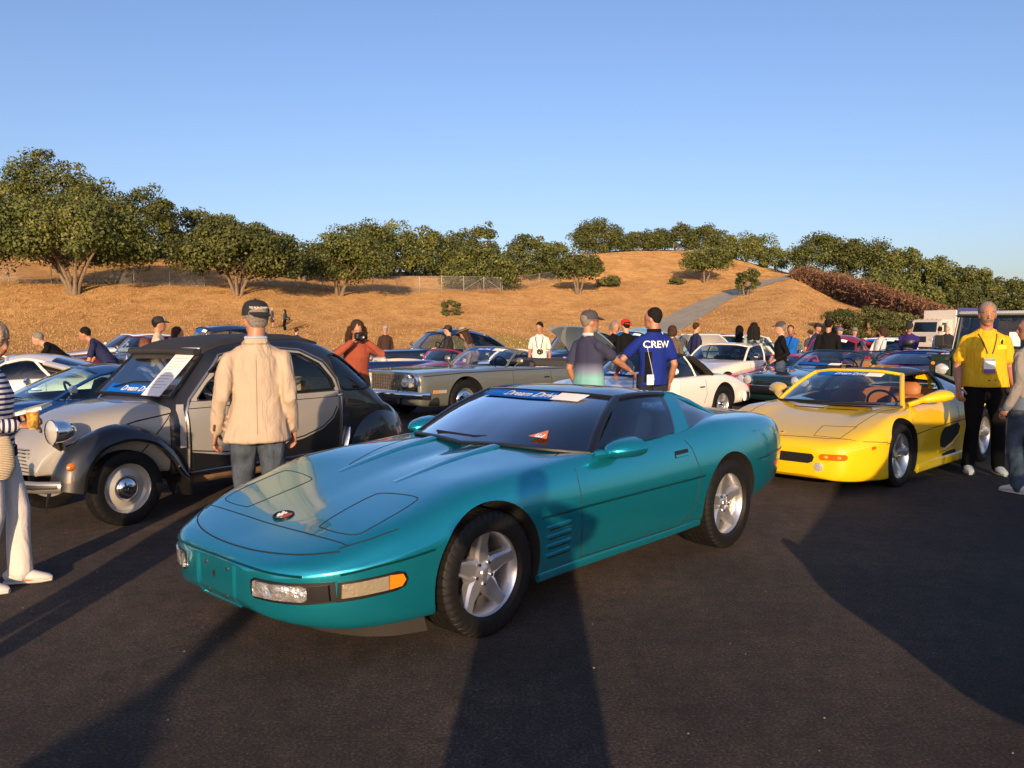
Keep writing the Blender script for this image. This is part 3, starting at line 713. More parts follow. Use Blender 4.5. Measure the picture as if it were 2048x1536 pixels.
def wheels(e, kind, xf_, xr_, track_f, track_r, Rt, Wt, Rr, rim_mat=None, cap_mat=None, only=None, steer=0.):
    W = wheel_meshes(kind, Rt, Wt, Rr)
    if not W['rim'].materials: W['rim'].materials.append(rim_mat or M_ALLOY)
    if 'cap' in W and not W['cap'].materials: W['cap'].materials.append(cap_mat or M_ALLOY)
    for x, tr in ((xf_, track_f), (xr_, track_r)):
        for s in (1, -1):
            if only and (x == xf_, s) not in only: continue
            o = bpy.data.objects.new('wheel', W['rim']); COL.objects.link(o); o.parent = e; o.location = (x, s*(tr-Wt/2), Rt); o.rotation_euler = (0, 0, (0 if s > 0 else math.pi)+(steer if x == xf_ else 0))
            kids = [('tyre', W['tyre']), ('brake_disc', W['disc'])]+([('hub_cap', W['cap'])] if 'cap' in W else [])
            for nm, me in kids: c = bpy.data.objects.new(nm, me); COL.objects.link(c); c.parent = o
            if 'lugm' in W and s > 0:
                for i in range(5):
                    a = math.pi/2+math.pi/5+2*math.pi*i/5; c = bpy.data.objects.new('lug_nut', W['lugm']); COL.objects.link(c); c.parent = o; c.location = (W['lugr']*math.cos(a), W['lugy'], W['lugr']*math.sin(a))
# ---- lettering
def text_mesh(txt, size, shear=0.0, depth=.0015, spacing=1.0, bold=.012):
    cu = bpy.data.curves.new('t', 'FONT'); cu.body = txt; cu.size = size; cu.shear = shear; cu.extrude = depth; cu.align_x = 'CENTER'; cu.align_y = 'CENTER'; cu.resolution_u = 3; cu.space_character = spacing; cu.offset = size*bold
    o = bpy.data.objects.new('t', cu); me = eval_mesh(o); bpy.data.objects.remove(o); bpy.data.curves.remove(cu)
    V = [tuple(v.co) for v in me.vertices]; Fc = [tuple(p.vertices) for p in me.polygons]; bpy.data.meshes.remove(me); return V, Fc
def text_on(f, txt, size, u0, v0, shear=.3, lift=.004, spacing=1.0, squash=1.0):
    """f(u, v) -> (point, normal) on a surface; lays lettering along it"""
    V, Fc = text_mesh(txt, size, shear, .0, spacing); out = []
    for (x, y, z) in V:
        p, n = f(u0+x*squash, v0+y); out.append(tuple(Vector(p)+Vector(n)*lift))
    return out, Fc
def surf(a, b):
    """surface between two sampled curves, addressed in metres from the middle (u along, v up from the lower curve)"""
    a, b = np.array(a), np.array(b); La = np.linalg.norm(np.diff(a, axis=0), axis=1).sum(); Lb = np.linalg.norm(np.diff(b, axis=0), axis=1).sum(); Hh = np.linalg.norm(a[len(a)//2]-b[len(b)//2])
    ta = np.linspace(0, 1, len(a))
    def ev(u, v):
        k = v/Hh; L = La*(1-k)+Lb*k; s_ = min(max(.5+u/L, 0), 1)
        A = np.array([np.interp(s_, ta, a[:, i]) for i in range(3)]); B_ = np.array([np.interp(s_, ta, b[:, i]) for i in range(3)]); return A*(1-k)+B_*k
    def f(u, v):
        p = ev(u, v); n = np.cross(ev(u+.01, v)-ev(u-.01, v), ev(u, v+.01)-ev(u, v-.01)); n = n/np.linalg.norm(n); return p, n
    return f, Hh
def strip(f, u0, u1, v0, v1, lift, n=16, sk=0.0):
    V = []
    for i in range(n+1):
        for v in (v0, v1):
            p, nn = f(u0+(u1-u0)*i/n+(sk if v == v1 else 0), v); V.append(tuple(Vector(p)+Vector(nn)*lift))
    return V, [(2*i, 2*i+2, 2*i+3, 2*i+1) for i in range(n)]
def banner(e, base, top, v0, h, u0=-.55, u1=.30, card=True, text=True, big=True):
    """blue event strip with white script and a white card on the windscreen; base/top = windscreen edges seen from outside, left to right"""
    f, Hh = surf(base, top); v0 = Hh*v0
    o = mk('windscreen_banner', strip(f, u0, u1, v0, v0+h, .004), M_BLUE, e, False); o['label'] = 'blue windscreen strip with white script lettering'
    if card: mk('white_card', strip(f, u1, u1+.26*(u1-u0)/.85, v0, v0+h*1.02, .0045, sk=.02), M_WHITE, o, False)
    if text:
        L = u1-u0
        t_ = text_on(f, 'Dream Drive', h*.86, u0+L*.69, v0+h*.5, .45, .0065, .92); mk('script_lettering', t_, M_WHITE, o, False)
        if big: t_ = text_on(f, 'HIGHWAY 1', h*.55, u0+L*.20, v0+h*.5, .3, .0065, 1.1); mk('pale_lettering', t_, mat('banner_pale', (.02, .28, .75), .45), o, False)
    return o
def seat(e, x, y, z, w=.50, h=.62, material=None, name='seat', head=True):
    m_ = material or M_SEATD
    vf = cat_vf(box((x+.22, y, z), (.5, w, .16), .05), xf(box((0, 0, h/2), (.16, w*.92, h), .06), Matrix.Translation((x-.06, y, z+.02)) @ Matrix.Rotation(R(-18), 4, 'Y')))
    o = mk(name, vf, m_, e, True, 40)
    if head: mk('headrest', xf(box((0, 0, 0), (.09, w*.52, .17), .045), Matrix.Translation((x-.06-.20*h/.62, y, z+h+.04)) @ Matrix.Rotation(R(-16), 4, 'Y')), m_, o, True, 50)
    return o
def steering(e, x, y, z, r=.18, tilt=24, material=None):
    n = 28; pts = [(0, r*math.cos(2*math.pi*i/n), r*math.sin(2*math.pi*i/n)) for i in range(n+1)]
    vf = cat_vf(tube(pts, .014, 7, False), box((.01, 0, -.01), (.03, .12, .10), .01), tube([(0, -r, 0), (0, r, 0)], .011, 6), tube([(0, 0, 0), (0, 0, -r)], .011, 6), tube([(0, 0, 0), (.3, 0, 0)], .03, 8))
    return mk('steering_wheel', xf(vf, Matrix.Translation((x, y, z)) @ Matrix.Rotation(R(tilt), 4, 'Y')), material or M_BLACK, e)
def greenhouse(e, P, paintm, glassm=None, roofm=None, pillarm=None, a_r=(.030, .020), roof=True, rear=True, sides=True, splits=(), sidem=None, c_pillar=None, rearm=None, hdr=True):
    """windscreen, side panes, rear pane, pillars and roof from edge curves"""
    glassm = glassm or M_GLASS; roofm = roofm or paintm; pillarm = pillarm or paintm
    wb, wt = full(P['wb']), full(P['wt'])
    ws = mk('windscreen', sheet(wb, wt, 8, P.get('wbulge', .02), P.get('wdir', (.5, 0, .6))), glassm, e)
    L = [P['wb'][-1], P['wt'][-1]]
    for s in (1, -1):
        pts = [Vector((p[0], s*p[1], p[2])) for p in L]; mid = (pts[0]+pts[1])/2+Vector(P.get('wdir', (.5, 0, .6)))*P.get('wbulge', .02)
        mk('windscreen_pillar', tube([pts[0], (pts[0]*3+pts[1])/4+Vector(P.get('wdir', (.5, 0, .6)))*P.get('wbulge', .02)*.7, mid, (pts[0]+pts[1]*3)/4+Vector(P.get('wdir', (.5, 0, .6)))*P.get('wbulge', .02)*.7, pts[1]], [a_r]*5, 8, True, (0, 1, 0)), pillarm, e)
    if hdr: mk('windscreen_header', tube([tuple(p) for p in wt], [(a_r[1]*.9, a_r[0]*.9)]*len(wt), 8, True, (0, 0, 1)), pillarm, e)
    if sides:
        belt, rail = np.array(P['belt'], float), np.array(P['rail'], float)
        N = 25; bl, rl = sampled(belt, N), sampled(rail, N)
        cuts = [0]+[int(s*(N-1)) for s in splits]+[N-1]
        for s in (1, -1):
            S = np.array([1, s, 1])
            for a, b in zip(cuts[:-1], cuts[1:]):
                mk('side_window', sheet(bl[a:b+1]*S, rl[a:b+1]*S, 6, .025, (0, s, 0)), sidem or glassm, e)
            for c in cuts[1:-1]:
                mk('door_pillar', tube([bl[c]*S, (bl[c]+rl[c])/2*S+np.array([0, s*.025, 0]), rl[c]*S], [(.022, .016)]*3, 6, True, (1, 0, 0)), P.get('split_mat', pillarm), e)
            if P.get('rails', True): mk('roof_rail', tube([tuple(p*S) for p in rl], [(.022, .026)]*N, 8, True, (0, 0, 1)), pillarm, e)
    if roof:
        rt = full(P['rt']); vf = sheet(wt, rt, 10, P.get('crown', .03), (0, 0, 1)); mk('roof', thick((vf[0], [tuple(reversed(f)) for f in vf[1]]) if P.get('flip') else vf, .03), roofm, e)
    if rear:
        rt, rb = full(P['rt']), full(P['rb']); mk('rear_window', sheet(rt, rb, 8, P.get('rbulge', .02), (-.4, 0, .6)), rearm or glassm, e)
        for s in (1, -1):
            a, b = Vector(P['rt'][-1]), Vector(P['rb'][-1]); a.y *= s; b.y *= s
            cr = c_pillar or (.035, .03); mk('rear_pillar', tube([a, (a+b)/2+Vector((-.4, 0, .6))*P.get('rbulge', .02), b], [cr]*3, 8, True, (0, 1, 0)), P.get('cp_mat', pillarm), e)
    return wb, wt
def car_root(name, label, o, head, group='show cars parked on the lot', cat='car'):
    e = empty(name, (o[0], o[1], 0), R(head)); tag(e, label, cat, group); return e
def org(head, p, r, y, x):
    """origin so that the car-frame point (x, y, r) is seen at picture point p"""
    A = at(p[0], p[1], r); a = R(head); fx = np.array([math.cos(a), math.sin(a)]); ly = np.array([-math.sin(a), math.cos(a)]); return A[:2]-fx*x-ly*y
def each_side(e, name, vf, m, **k):
    mk(name, vf, m, e, **k); return mk(name, mirror_y(vf), m, e, **k)
# ============================================================ TEAL WEDGE COUPE (nearest car)
def teal_coupe():
    hd = -133.2; e = car_root('sports_coupe', 'metallic teal low sports coupe with black roof in the foreground', org(hd, (983, 1150), .326, .87, 1.2215), hd)
    M = paint('teal_metallic', (.012, .34, .46), .72, .24)
    st = [
     (2.264, .464, (.11, .464), (.21, .460), (.265, .450), (.285, .430), (.29, .405), (.28, .345), (.23, .30), .30),
     (2.235, .490, (.18, .490), (.35, .485), (.415, .474), (.44, .452), (.45, .428), (.44, .335), (.385, .258), .255),
     (2.18, .518, (.24, .518), (.45, .513), (.53, .500), (.565, .472), (.575, .446), (.565, .332), (.50, .235), .23),
     (2.10, .543, (.28, .546), (.52, .539), (.615, .520), (.658, .490), (.67, .462), (.66, .335), (.595, .215), .205),
     (1.95, .588, (.33, .591), (.60, .587), (.71, .566), (.76, .520), (.777, .487), (.767, .345), (.71, .20), .19),
     (1.78, .637, (.35, .642), (.64, .644), (.765, .622), (.82, .560), (.838, .512), (.828, .352), (.785, .20), .19),
     (1.60, .682, (.36, .690), (.66, .695), (.79, .672), (.85, .59), (.866, .530), (.858, .36), (.82, .20), .19),
     (1.22, .762, (.33, .778), (.65, .795), (.81, .770), (.875, .665), (.888, .548), (.882, .38), (.85, .22), .20),
     (.80, .822, (.30, .848), (.61, .836), (.80, .812), (.872, .695), (.888, .560), (.878, .38), (.85, .235), .20),
     (.50, .852, (.30, .872), (.58, .852), (.79, .836), (.868, .705), (.888, .565), (.878, .38), (.85, .24), .2),
     (.0, .872, (.30, .880), (.6, .868), (.79, .858), (.868, .715), (.890, .570), (.878, .385), (.85, .245), .2),
     (-.70, .912, (.30, .912), (.6, .905), (.79, .890), (.872, .73), (.894, .578), (.882, .39), (.85, .255), .21),
     (-1.22, .942, (.3, .945), (.6, .945), (.79, .925), (.882, .75), (.905, .592), (.892, .42), (.86, .28), .23),
     (-1.70, .945, (.3, .945), (.6, .938), (.77, .910), (.866, .765), (.888, .615), (.876, .45), (.83, .32), .27),
     (-2.05, .928, (.3, .928), (.58, .918), (.74, .885), (.822, .77), (.842, .630), (.826, .48), (.77, .36), .33),
     (-2.22, .895, (.3, .895), (.55, .885), (.69, .850), (.76, .755), (.778, .635), (.76, .50), (.70, .40), .38),
     (-2.275, .850, (.3, .850), (.5, .842), (.61, .815), (.67, .735), (.685, .635), (.665, .52), (.61, .44), .44)]
    vf = loft_body(st, 7, 5); B = bvh(vf)
    tub = prism([(.52, -.30), (.26, -.70), (-.55, -.74), (-.95, -.70), (-1.35, -.55), (-1.35, .55), (-.95, .70), (-.55, .74), (.26, .70), (.52, .30)], 'z', .34, 1.2)
    wells = [(cyl_y(s_x, .335, .372, y0, y1, 56), M_WELL) for s_x in (1.2215, -1.2215) for y0, y1 in ((.48, 1.3), (-1.3, -.48))]
    solid('body', vf, M, e, [(tub, mat('cabin_trim', (.03, .033, .04), .8))]+wells, 28)
    # glass house
    P = dict(wb=[(.60, 0, .862), (.555, .30, .874), (.46, .58, .862), (.285, .775, .842)], wt=[(-.16, 0, 1.150), (-.18, .30, 1.147), (-.24, .57, 1.132)], wbulge=.035, wdir=(.45, 0, .7),
             belt=[(.285, .785, .846), (.0, .80, .862), (-.35, .80, .878), (-.62, .79, .893)], rail=[(-.24, .575, 1.130), (-.45, .588, 1.140), (-.62, .590, 1.138), (-.76, .588, 1.130)],
             rt=[(-.80, 0, 1.165), (-.79, .30, 1.160), (-.765, .57, 1.132)], rb=[(-1.72, 0, .955), (-1.66, .30, .952), (-1.42, .60, .938)], crown=.022, rbulge=.035, cp_mat=M)
    greenhouse(e, P, M, glass('smoked_screen', (.30, .36, .44), 5.6), paint('black_roof', (.008, .009, .012), 0.), mat('black_frame', (.008, .008, .010), .22, coat=.6), (.034, .022), sidem=glass('smoked_side', (.62, .70, .74), 2.4), c_pillar=(.03, .02), rearm=M_GLASSD)
    # body-coloured band behind the door glass and the quarter panes
    for s in (1, -1):
        S = np.array([1, s, 1])
        a = sampled([(-.60, .80, .880), (-.69, .70, 1.02), (-.76, .592, 1.134)], 9)*S; b = sampled([(-.80, .79, .900), (-.86, .695, 1.02), (-.90, .585, 1.128)], 9)*S
        mk('roll_hoop_pillar', thick(sheet(a, b, 3) if s < 0 else (lambda q: (q[0], [tuple(reversed(f)) for f in q[1]]))(sheet(a, b, 3)), .03), M, e)
        c = sampled([(-.80, .785, .905), (-1.10, .72, .925), (-1.42, .625, .936)], 9)*S; d = sampled([(-.90, .583, 1.126), (-1.15, .575, 1.055), (-1.42, .60, .945)], 9)*S
        mk('quarter_window', sheet(c, d, 5, .015, (0, s, 0)), M_GLASSD, e)
        a_ = [(-.755, s*.595, 1.138), (-.83, s*.585, 1.136), (-.90, s*.583, 1.128), (-1.15, s*.575, 1.060), (-1.42, s*.60, .948)]
        mk('window_trim', tube(a_, .009, 6), M, e)
    wb, wt = full(P['wb']), full(P['wt']); sc = lambda a: np.array(a)+np.array([.45, 0, .7])*0.018
    banner(e, [p+np.array([.012, 0, .018]) for p in wb], [p+np.array([.012, 0, .018]) for p in wt], .80, .115, -.50, .20, True, True)
    for s, nm in ((1, 0),):
        f, Hh = surf(wb, wt); 
        mk('inspection_triangle', (lambda V: (V, [(0, 1, 2)]))([tuple(Vector(f(u, v)[0])+Vector((.45, 0, .7))*.04) for u, v in ((.43, .10), (.56, .085), (.50, .20))]), mat('orange_card', (.62, .16, .06), .6), e, False)
        pf_ = lambda u, v: (Vector(f(u, v)[0])+Vector((.45, 0, .7))*.042, Vector((.45, 0, .7)).normalized())
        mk('white_label', ([tuple(pf_(u, v)[0]) for u, v in ((.47, .098), (.525, .094), (.525, .140), (.47, .142))], [(0, 1, 2, 3)]), M_WHITE, e, False)
        mk('label_number', text_on(lambda u, v: pf_(u, v), '10', .042, .497, .118, 0, .004), M_BLACK, e, False)
    fr = tube([tuple(np.array(p)+np.array([.004, 0, .006])) for p in wb], [(.012, .03)]*len(wb), 6, True, (0, 0, 1)); mk('windscreen_seal', fr, M_BLACK, e)
    wipe = tube([(.50, -.35, .905), (.52, .02, .902), (.44, .30, .915), (.36, .52, .905)], .008, 6); mk('wiper', wipe, M_BLACK, e)
    # panel gaps
    G = []
    for ax, s in (('+y', 1), ('-y', -1)):
        G.append(line_on(B, [(.515, .845), (.505, .60), (.49, .27)], ax)); G.append(line_on(B, [(-.62, .885), (-.72, .78), (-.78, .62), (-.77, .45), (-.68, .34), (-.56, .265)], ax)); G.append(line_on(B, [(.50, .272), (-.56, .272)], ax, .0035))
        G.append(line_on(B, [(.515, .845), (.40, .852), (.28, .85)], ax)); 
    lines(e, 'door_gap', G, M_SEAM)
    RB = []
    for ax in ('+y', '-y'):
        RB.append(line_on(B, [(2.04, .470), (1.9, .495), (1.6, .530)], ax, .006)); RB.append(line_on(B, [(.85, .560), (.5, .566), (-.7, .579), (-.84, .582)], ax, .007)); RB.append(line_on(B, [(-1.60, .608), (-2.0, .63), (-2.2, .636)], ax, .007))
    RB.append(line_on(B, [(-.60, .462), (-.3, .470), (0, .472), (.3, .470), (.60, .462)], '+x', .006))
    lines(e, 'rub_strip', RB, mat('teal_dark_groove', (.002, .05, .06), .35, .3))
    HL = [line_on(B, smooth_poly([(2.00, -.66), (2.10, -.52), (2.165, -.30), (2.185, 0), (2.165, .30), (2.10, .52), (2.00, .66)], 24, False), '+z', .004), line_on(B, smooth_poly([(1.955, -.66), (1.965, -.40), (1.97, 0), (1.965, .40), (1.955, .66)], 16, False), '+z', .003)]
    for s in (1, -1):
        HL.append(line_on(B, [(1.96, s*.64), (1.5, s*.64), (1.0, s*.62), (.62, s*.58)], '+z', .0025) if 0 else ([], []))
        HL.append(line_on(B, [(1.99, s*.64), (1.86, s*.72), (1.74, s*.765)], '+z', .003))
        HL.append(line_on(B, smooth_poly([(1.86, s*.33), (1.56, s*.30), (1.49, s*.35), (1.48, s*.57), (1.54, s*.635), (1.82, s*.645), (1.89, s*.59), (1.90, s*.39)], 48)+[(1.86, s*.33)], '+z', .0028))
        HL.append(line_on(B, [(1.25, s*.30), (.95, s*.40), (.62, s*.46)], '+z', .0022) if s < 0 else ([], []))
    lines(e, 'bonnet_gap', HL, M_SEAM)
    # raised ribs of the bonnet bulge
    for s in (1, -1): mk('bonnet_rib', tube([tuple((drop(B, x, s*y, '+z') or Vector((x, s*y, .8)))+Vector((0, 0, -.010+.004*k))) for k, (x, y) in enumerate([(1.35, .26), (1.15, .27), (.95, .275), (.75, .28), (.60, .285)])], [(.012, .05)]*5, 10, True, (0, 0, 1)), M, e)
    # noses: lamp recesses, lenses, plate recess, emblem
    for s in (1, -1):
        ax = '+x'
        q = lambda pts: [(s*y, z) for y, z in (pts if s > 0 else pts[::-1])]
        sy = '+y' if s > 0 else '-y'
        mk('lamp_recess', patch(B, q([(.32, .350), (.345, .333), (.60, .333), (.705, .345), (.705, .442), (.55, .432), (.345, .432), (.32, .415)]), ax, .002, .03), M_BLACK, e)
        mk('side_lamp_recess', patch(B, [(2.05, .342), (1.80, .368), (1.755, .385), (1.745, .42), (1.76, .452), (1.80, .462), (2.05, .436)], sy, .002, .03), M_BLACK, e)
        mk('headlight', patch(B, q([(.345, .348), (.605, .348), (.615, .358), (.615, .412), (.60, .420), (.355, .420), (.345, .410)]), ax, .012, .03), mat('lamp_glass', (.85, .83, .80), .22, .8, coat=1., bump=1., bscale=9, bdist=.06, var=.3, vscale=20), e)
        mk('lamp_divider', patch(B, q([(.622, .347), (.69, .354), (.69, .428), (.622, .419)]), ax, .012, .02), mat('dark_chrome', (.35, .34, .33), .10, 1.0), e)
        mk('fog_light', patch(B, [(2.035, .362), (1.845, .380), (1.845, .447), (2.035, .427)], sy, .009, .03), mat('lamp_glass_ribbed', (.30, .26, .18), .25, .2, coat=1., bump=.5, bscale=60), e)
        mk('turn_signal', patch(B, [(1.838, .381), (1.78, .390), (1.762, .418), (1.778, .446), (1.838, .448)], sy, .010, .02), M_AMBER, e)
        for k in range(4):
            z = .50-.052*k; mk('vent_slot', patch(B, [(.60, z-.012), (.78, z-.020), (.80, z-.012), (.60, z-.0035)], sy, .003, .03), M_BLACK, e); mk('vent_blade', patch(B, [(.585, z-.002), (.80, z-.010), (.80, z+.004), (.60, z+.012), (.585, z+.008)], sy, .010, .03), M, e)
        mk('door_handle', patch(B, [(-.50, .735), (-.66, .738), (-.67, .775), (-.66, .782), (-.51, .778)], sy, .003, .03), M_BLACK, e)
        mk('door_handle_flap', patch(B, [(-.52, .739), (-.655, .742), (-.655, .758), (-.52, .755)], sy, .008, .03), M, e)
        mk('rear_side_marker', patch(B, [(-1.98, .52), (-2.10, .53), (-2.10, .555), (-1.98, .545)], sy, .006, .03), M_REDL, e)
        arm = cat_vf(tube([(.27, s*.79, .835), (.21, s*.85, .845), (.15, s*.90, .85)], [(.028, .05)]*3, 8))
        mir = mk('door_mirror', cat_vf(arm, ring_loft([[(x, y+wy*math.cos(2*math.pi*k/14), z+wz*math.sin(2*math.pi*k/14)) for k in range(14)] for (x, y, z), wy, wz in zip([(.275, s*.90, .862), (.25, s*.90, .863), (.19, s*.905, .868), (.12, s*.91, .873), (.06, s*.912, .875), (.05, s*.912, .875)], (.02, .06, .10, .118, .122, .105), (.012, .034, .052, .060, .062, .052))])), M, e)
        mk('mirror_glass', (lambda V: (V, [tuple(range(14))]))([(.0485, s*.912+.10*math.cos(2*math.pi*k/14), .875+.048*math.sin(2*math.pi*k/14)) for k in range(14)]), M_CHROME, mir, False)
    mk('plate_recess', patch(B, [(-.175, .255), (.155, .255), (.165, .275), (.165, .435), (.15, .445), (-.17, .445), (-.185, .435), (-.185, .27)], '+x', -.006, .03, .02), M, e)
    lines(e, 'plate_recess_lip', [line_on(B, [(-.19, .25), (-.19, .45)], '+x', .012), line_on(B, [(.17, .25), (.17, .45)], '+x', .012), line_on(B, [(-.19, .25), (.17, .25)], '+x', .009)], M)
    mk('plate_screw_hole', patch(B, smooth_poly([(-.02, .36), (-.035, .38), (-.02, .40), (-.005, .38)], 12), '+x', .002, .02), M_SEAM, e)
    for (yy, zz) in ((-.10, .425), (.11, .425), (-.09, .285), (.09, .285)): p = drop(B, yy, zz, '+x'); mk('plate_bolt', lathe([(0, .006), (.007, .006), (.009, -.004)], 8, 'x') if 0 else xf(lathe([(0, .006), (.007, .006), (.009, -.006)], 8, 'x'), Matrix.Translation(p)), M_DISC, e)
    # round crossed-flag emblem on the bonnet
    p = drop(B, 1.885, 0, '+z'); n = 24; T = Matrix.Translation(p+Vector((0, 0, .004))) @ Matrix.Rotation(R(13), 4, 'Y')
    em = mk('bonnet_emblem', xf(tube([(.048*math.cos(2*math.pi*i/n), .062*math.sin(2*math.pi*i/n), 0) for i in range(n+1)], .006, 6, False), T), M_BLACK, e)
    mk('emblem_flag', xf(cat_vf(*[box((-.02+.013*i, .012*j-.03, .004), (.011, .010, .006)) for i in range(4) for j in range(3) if (i+j) % 2 == 0]), T), M_WHITE, em, False)
    mk('emblem_flag', xf(box((.0, .032, .004), (.05, .045, .006), .004), T), mat('emblem_red', (.35, .05, .04), .4), em, False)
    # chin spoiler, sills
    ch = [(x, y, .17) for x, y in ((1.62, .79), (1.78, .72), (1.90, .58), (1.97, .38), (2.0, 0))]; a = full([(p[0], p[1], .22) for p in ch[::-1]], 15); b = full([(p[0]-.04, p[1]*.985, .115) for p in ch[::-1]], 15)
    mk('chin_spoiler', thick(sheet(a, b, 3), .012), mat('grey_rubber', (.028, .025, .023), .6), e)
    for s in (1, -1): mk('sill', tube([(.84, s*.845, .225), (.5, s*.85, .235), (-.4, s*.85, .245), (-.84, s*.845, .255)], [(.03, .018)]*4, 8, True, (0, 0, 1)), M, e)
    mk('underbody', box((0, 0, .23), (3.6, 1.2, .10), .02), M_WELL, e)
    wheels(e, 'five', 1.2215, -1.2215, .872, .885, .326, .27, .222)
    dash = ring_loft([[(x, y, z) for x, z in ((.50, .55), (.52, .80), (.40, .855), (.22, .83), (.12, .78), (.14, .55))] for y in (-.70, .70)]); mk('dashboard', dash, mat('dash_top', (.022, .024, .03), .75), e, True, 30)
    SE = mat('grey_leather', (.20, .21, .22), .5, bump=.2)
    for y in (.36, -.36): seat(e, -.42, y, .42, .48, .62, SE)
    steering(e, .05, .36, .80, .17, 22)
    mk('cabin_paper', box((.30, .02, .862), (.10, .16, .006), 0, Matrix.Rotation(R(12), 3, 'Z')), M_WHITE, e, False)
    mk('rear_shelf', box((-1.0, 0, .70), (.5, 1.2, .04), .01), M_SEATD, e)
    return e
teal_coupe()
# ============================================================ TWO-TONE GREY BUBBLE SALOON (left)
def bubble_car():
    hd = -124; e = car_root('bubble_saloon', 'old two-tone grey and black bubble-roofed saloon behind the man in the beige jacket', org(hd, (258, 978), .30, .66, 1.2), hd)
    D = paint('charcoal_enamel', (.010, .0105, .012)); Gm = paint('pale_grey_enamel', (.31, .30, .27)); CV = mat('canvas_roof', (.022, .022, .024), .75, var=.2, bump=.3, bscale=90)
    def S(x, zt, w, r): 
        zl = .36; return (x, zt, (.50*w, zt-.006), (.74*w, zt-.035*r), (.845*w, zt-.10*r), (.945*w, .60*zt+.40*.72 if zt > 1.0 else zt-.14), (w, .74 if zt > .95 else zt-.30*(zt-zl)), (.995*w, .52 if zt > .95 else zl+.3*(zt-zl)), (.97*w, zl), .34)
    prof = [(.80, .965, .66, .6), (.77, .985, .675, .7), (.55, 1.205, .695, .8), (.33, 1.425, .705, .9), (.20, 1.468, .71, 1.), (-.2, 1.512, .715, 1.), (-.6, 1.525, .715, 1.), (-.95, 1.470, .715, 1.), (-1.25, 1.345, .71, 1.), (-1.55, 1.155, .70, 1.), (-1.80, .945, .68, 1.), (-1.98, .76, .65, .8), (-2.08, .60, .62, .5)]
    st = [S(*p) for p in prof]; vf = loft_body(st, 6, 5); B = bvh(vf)
    inn = [(p[0]*.97-.02, p[1]-.035, p[2]-.035, p[3]) for p in prof if -1.9 < p[0] < .80]; iv = loft_body([tuple(list(S(*p)[:-1])+[.44]) for p in inn], 4, 4)
    iv = ([(x, y, max(z, .46)) for x, y, z in iv[0]], iv[1])
    win = [(.545, .995), (.44, 1.13), (.30, 1.27), (.18, 1.355), (-.05, 1.405), (-.35, 1.42), (-.62, 1.385), (-.84, 1.27), (-.98, 1.10), (-1.02, 1.0), (-.99, .975), (.535, .975)]
    qw = smooth_poly([(-1.075, 1.345), (-1.03, 1.31), (-1.09, 1.08), (-1.17, .985), (-1.30, .97), (-1.52, .975), (-1.575, 1.02), (-1.50, 1.12), (-1.28, 1.29), (-1.15, 1.35)], 40)
    zz = lambda P_: [(x, z if z < .97 else .97+(z-.97)*.86) for x, z in P_]; zq = lambda P_: [(x, z if z < .97 else .97+(z-.97)*.93) for x, z in P_]
    win = zz(win); qw = zq(qw)
    TR = mat('cabin_black', (.012, .012, .012), .8)
    solid('body', vf, D, e, [(iv, TR), (prism(win, 'y', -1.2, 1.2), D), (prism(qw, 'y', -1.2, 1.2), D), (prism([(-.545, 1.015), (.545, 1.015), (.50, 1.36), (-.50, 1.36)], 'x', .27, 1.3), D)], 30)
    # windscreen, leaning
    wb = np.array([(.750, y, 1.005) for y in np.linspace(-.57, .57, 9)]); wt = np.array([(.385, y, 1.365) for y in np.linspace(-.51, .51, 9)])
    mk('windscreen', sheet(wb, wt, 4), glass('bubble_glass', (.55, .62, .66), 3.2), e)
    f, Hh = surf(wb, wt)
    bn = mk('windscreen_banner', strip(f, -.42, .20, .015, .115, .008), M_BLUE, e, False); mk('script_lettering', text_on(f, 'Dream Drive', .085, .02, .065, .45, .011), M_WHITE, bn, False)
    pp = strip(f, .20, .47, -.02, .56, .030); pap = mk('info_sheet', pp, M_WHITE, e, False); pap['label'] = 'tall white printed sheet leaning on the windscreen'
    mk('print_line', strip(f, .27, .41, .50, .525, .034, 4), mat('ink', (.12, .12, .12), .8), pap, False)
    for i in range(11): mk('print_line', strip(f, .235, .435-.03*(i % 3), .42-.035*i, .427-.035*i, .034, 4), mat('ink_grey', (.42, .42, .42), .8), pap, False)
    mk('wiper', tube([tuple(f(u, v)[0]+np.array([.03, 0, .02])) for u, v in ((-.30, .06), (-.05, .13), (.18, .14))], .008, 6), M_BLACK, e)
    mk('windscreen_frame', tube([tuple(p) for p in np.vstack([wb, wt[::-1], wb[:1]])], .013, 6, False), M_BLACK, e)
    for s, sy in ((1, '+y'), (-1, '-y')):
        S_ = np.array([1, s, 1])
        # grey door field with its sweeping arc; keyhole outline leaves the window open
        outer = [(.625, .53), (.645, .90), (.60, .985), (.27, 1.405), (.05, 1.452), (-.3, 1.475), (-.62, 1.44), (-.90, 1.30), (-1.045, 1.10), (-1.085, .93), (-1.07, .80), (-1.00, .69), (-.85, .595), (-.6, .525), (-.2, .475), (.30, .47)]
        inner = [(.56, .965), (.555, 1.0), (.45, 1.14), (.30, 1.285), (.18, 1.37), (-.05, 1.42), (-.35, 1.435), (-.63, 1.40), (-.855, 1.28), (-.995, 1.105), (-1.035, .995), (-1.0, .962)]
        poly = outer[:2]+[outer[1]]+inner[::1]+[inner[0]] if 0 else None
        # two pieces: below the window, and the ring round it
        low = [(.625, .53), (.645, .90), (.61, .962), (-1.08, .962), (-1.07, .80), (-1.00, .69), (-.85, .595), (-.6, .525), (-.2, .475), (.30, .47)]
        mk('door_panel', patch(B, low, sy, .004, .05, .012), Gm, e)
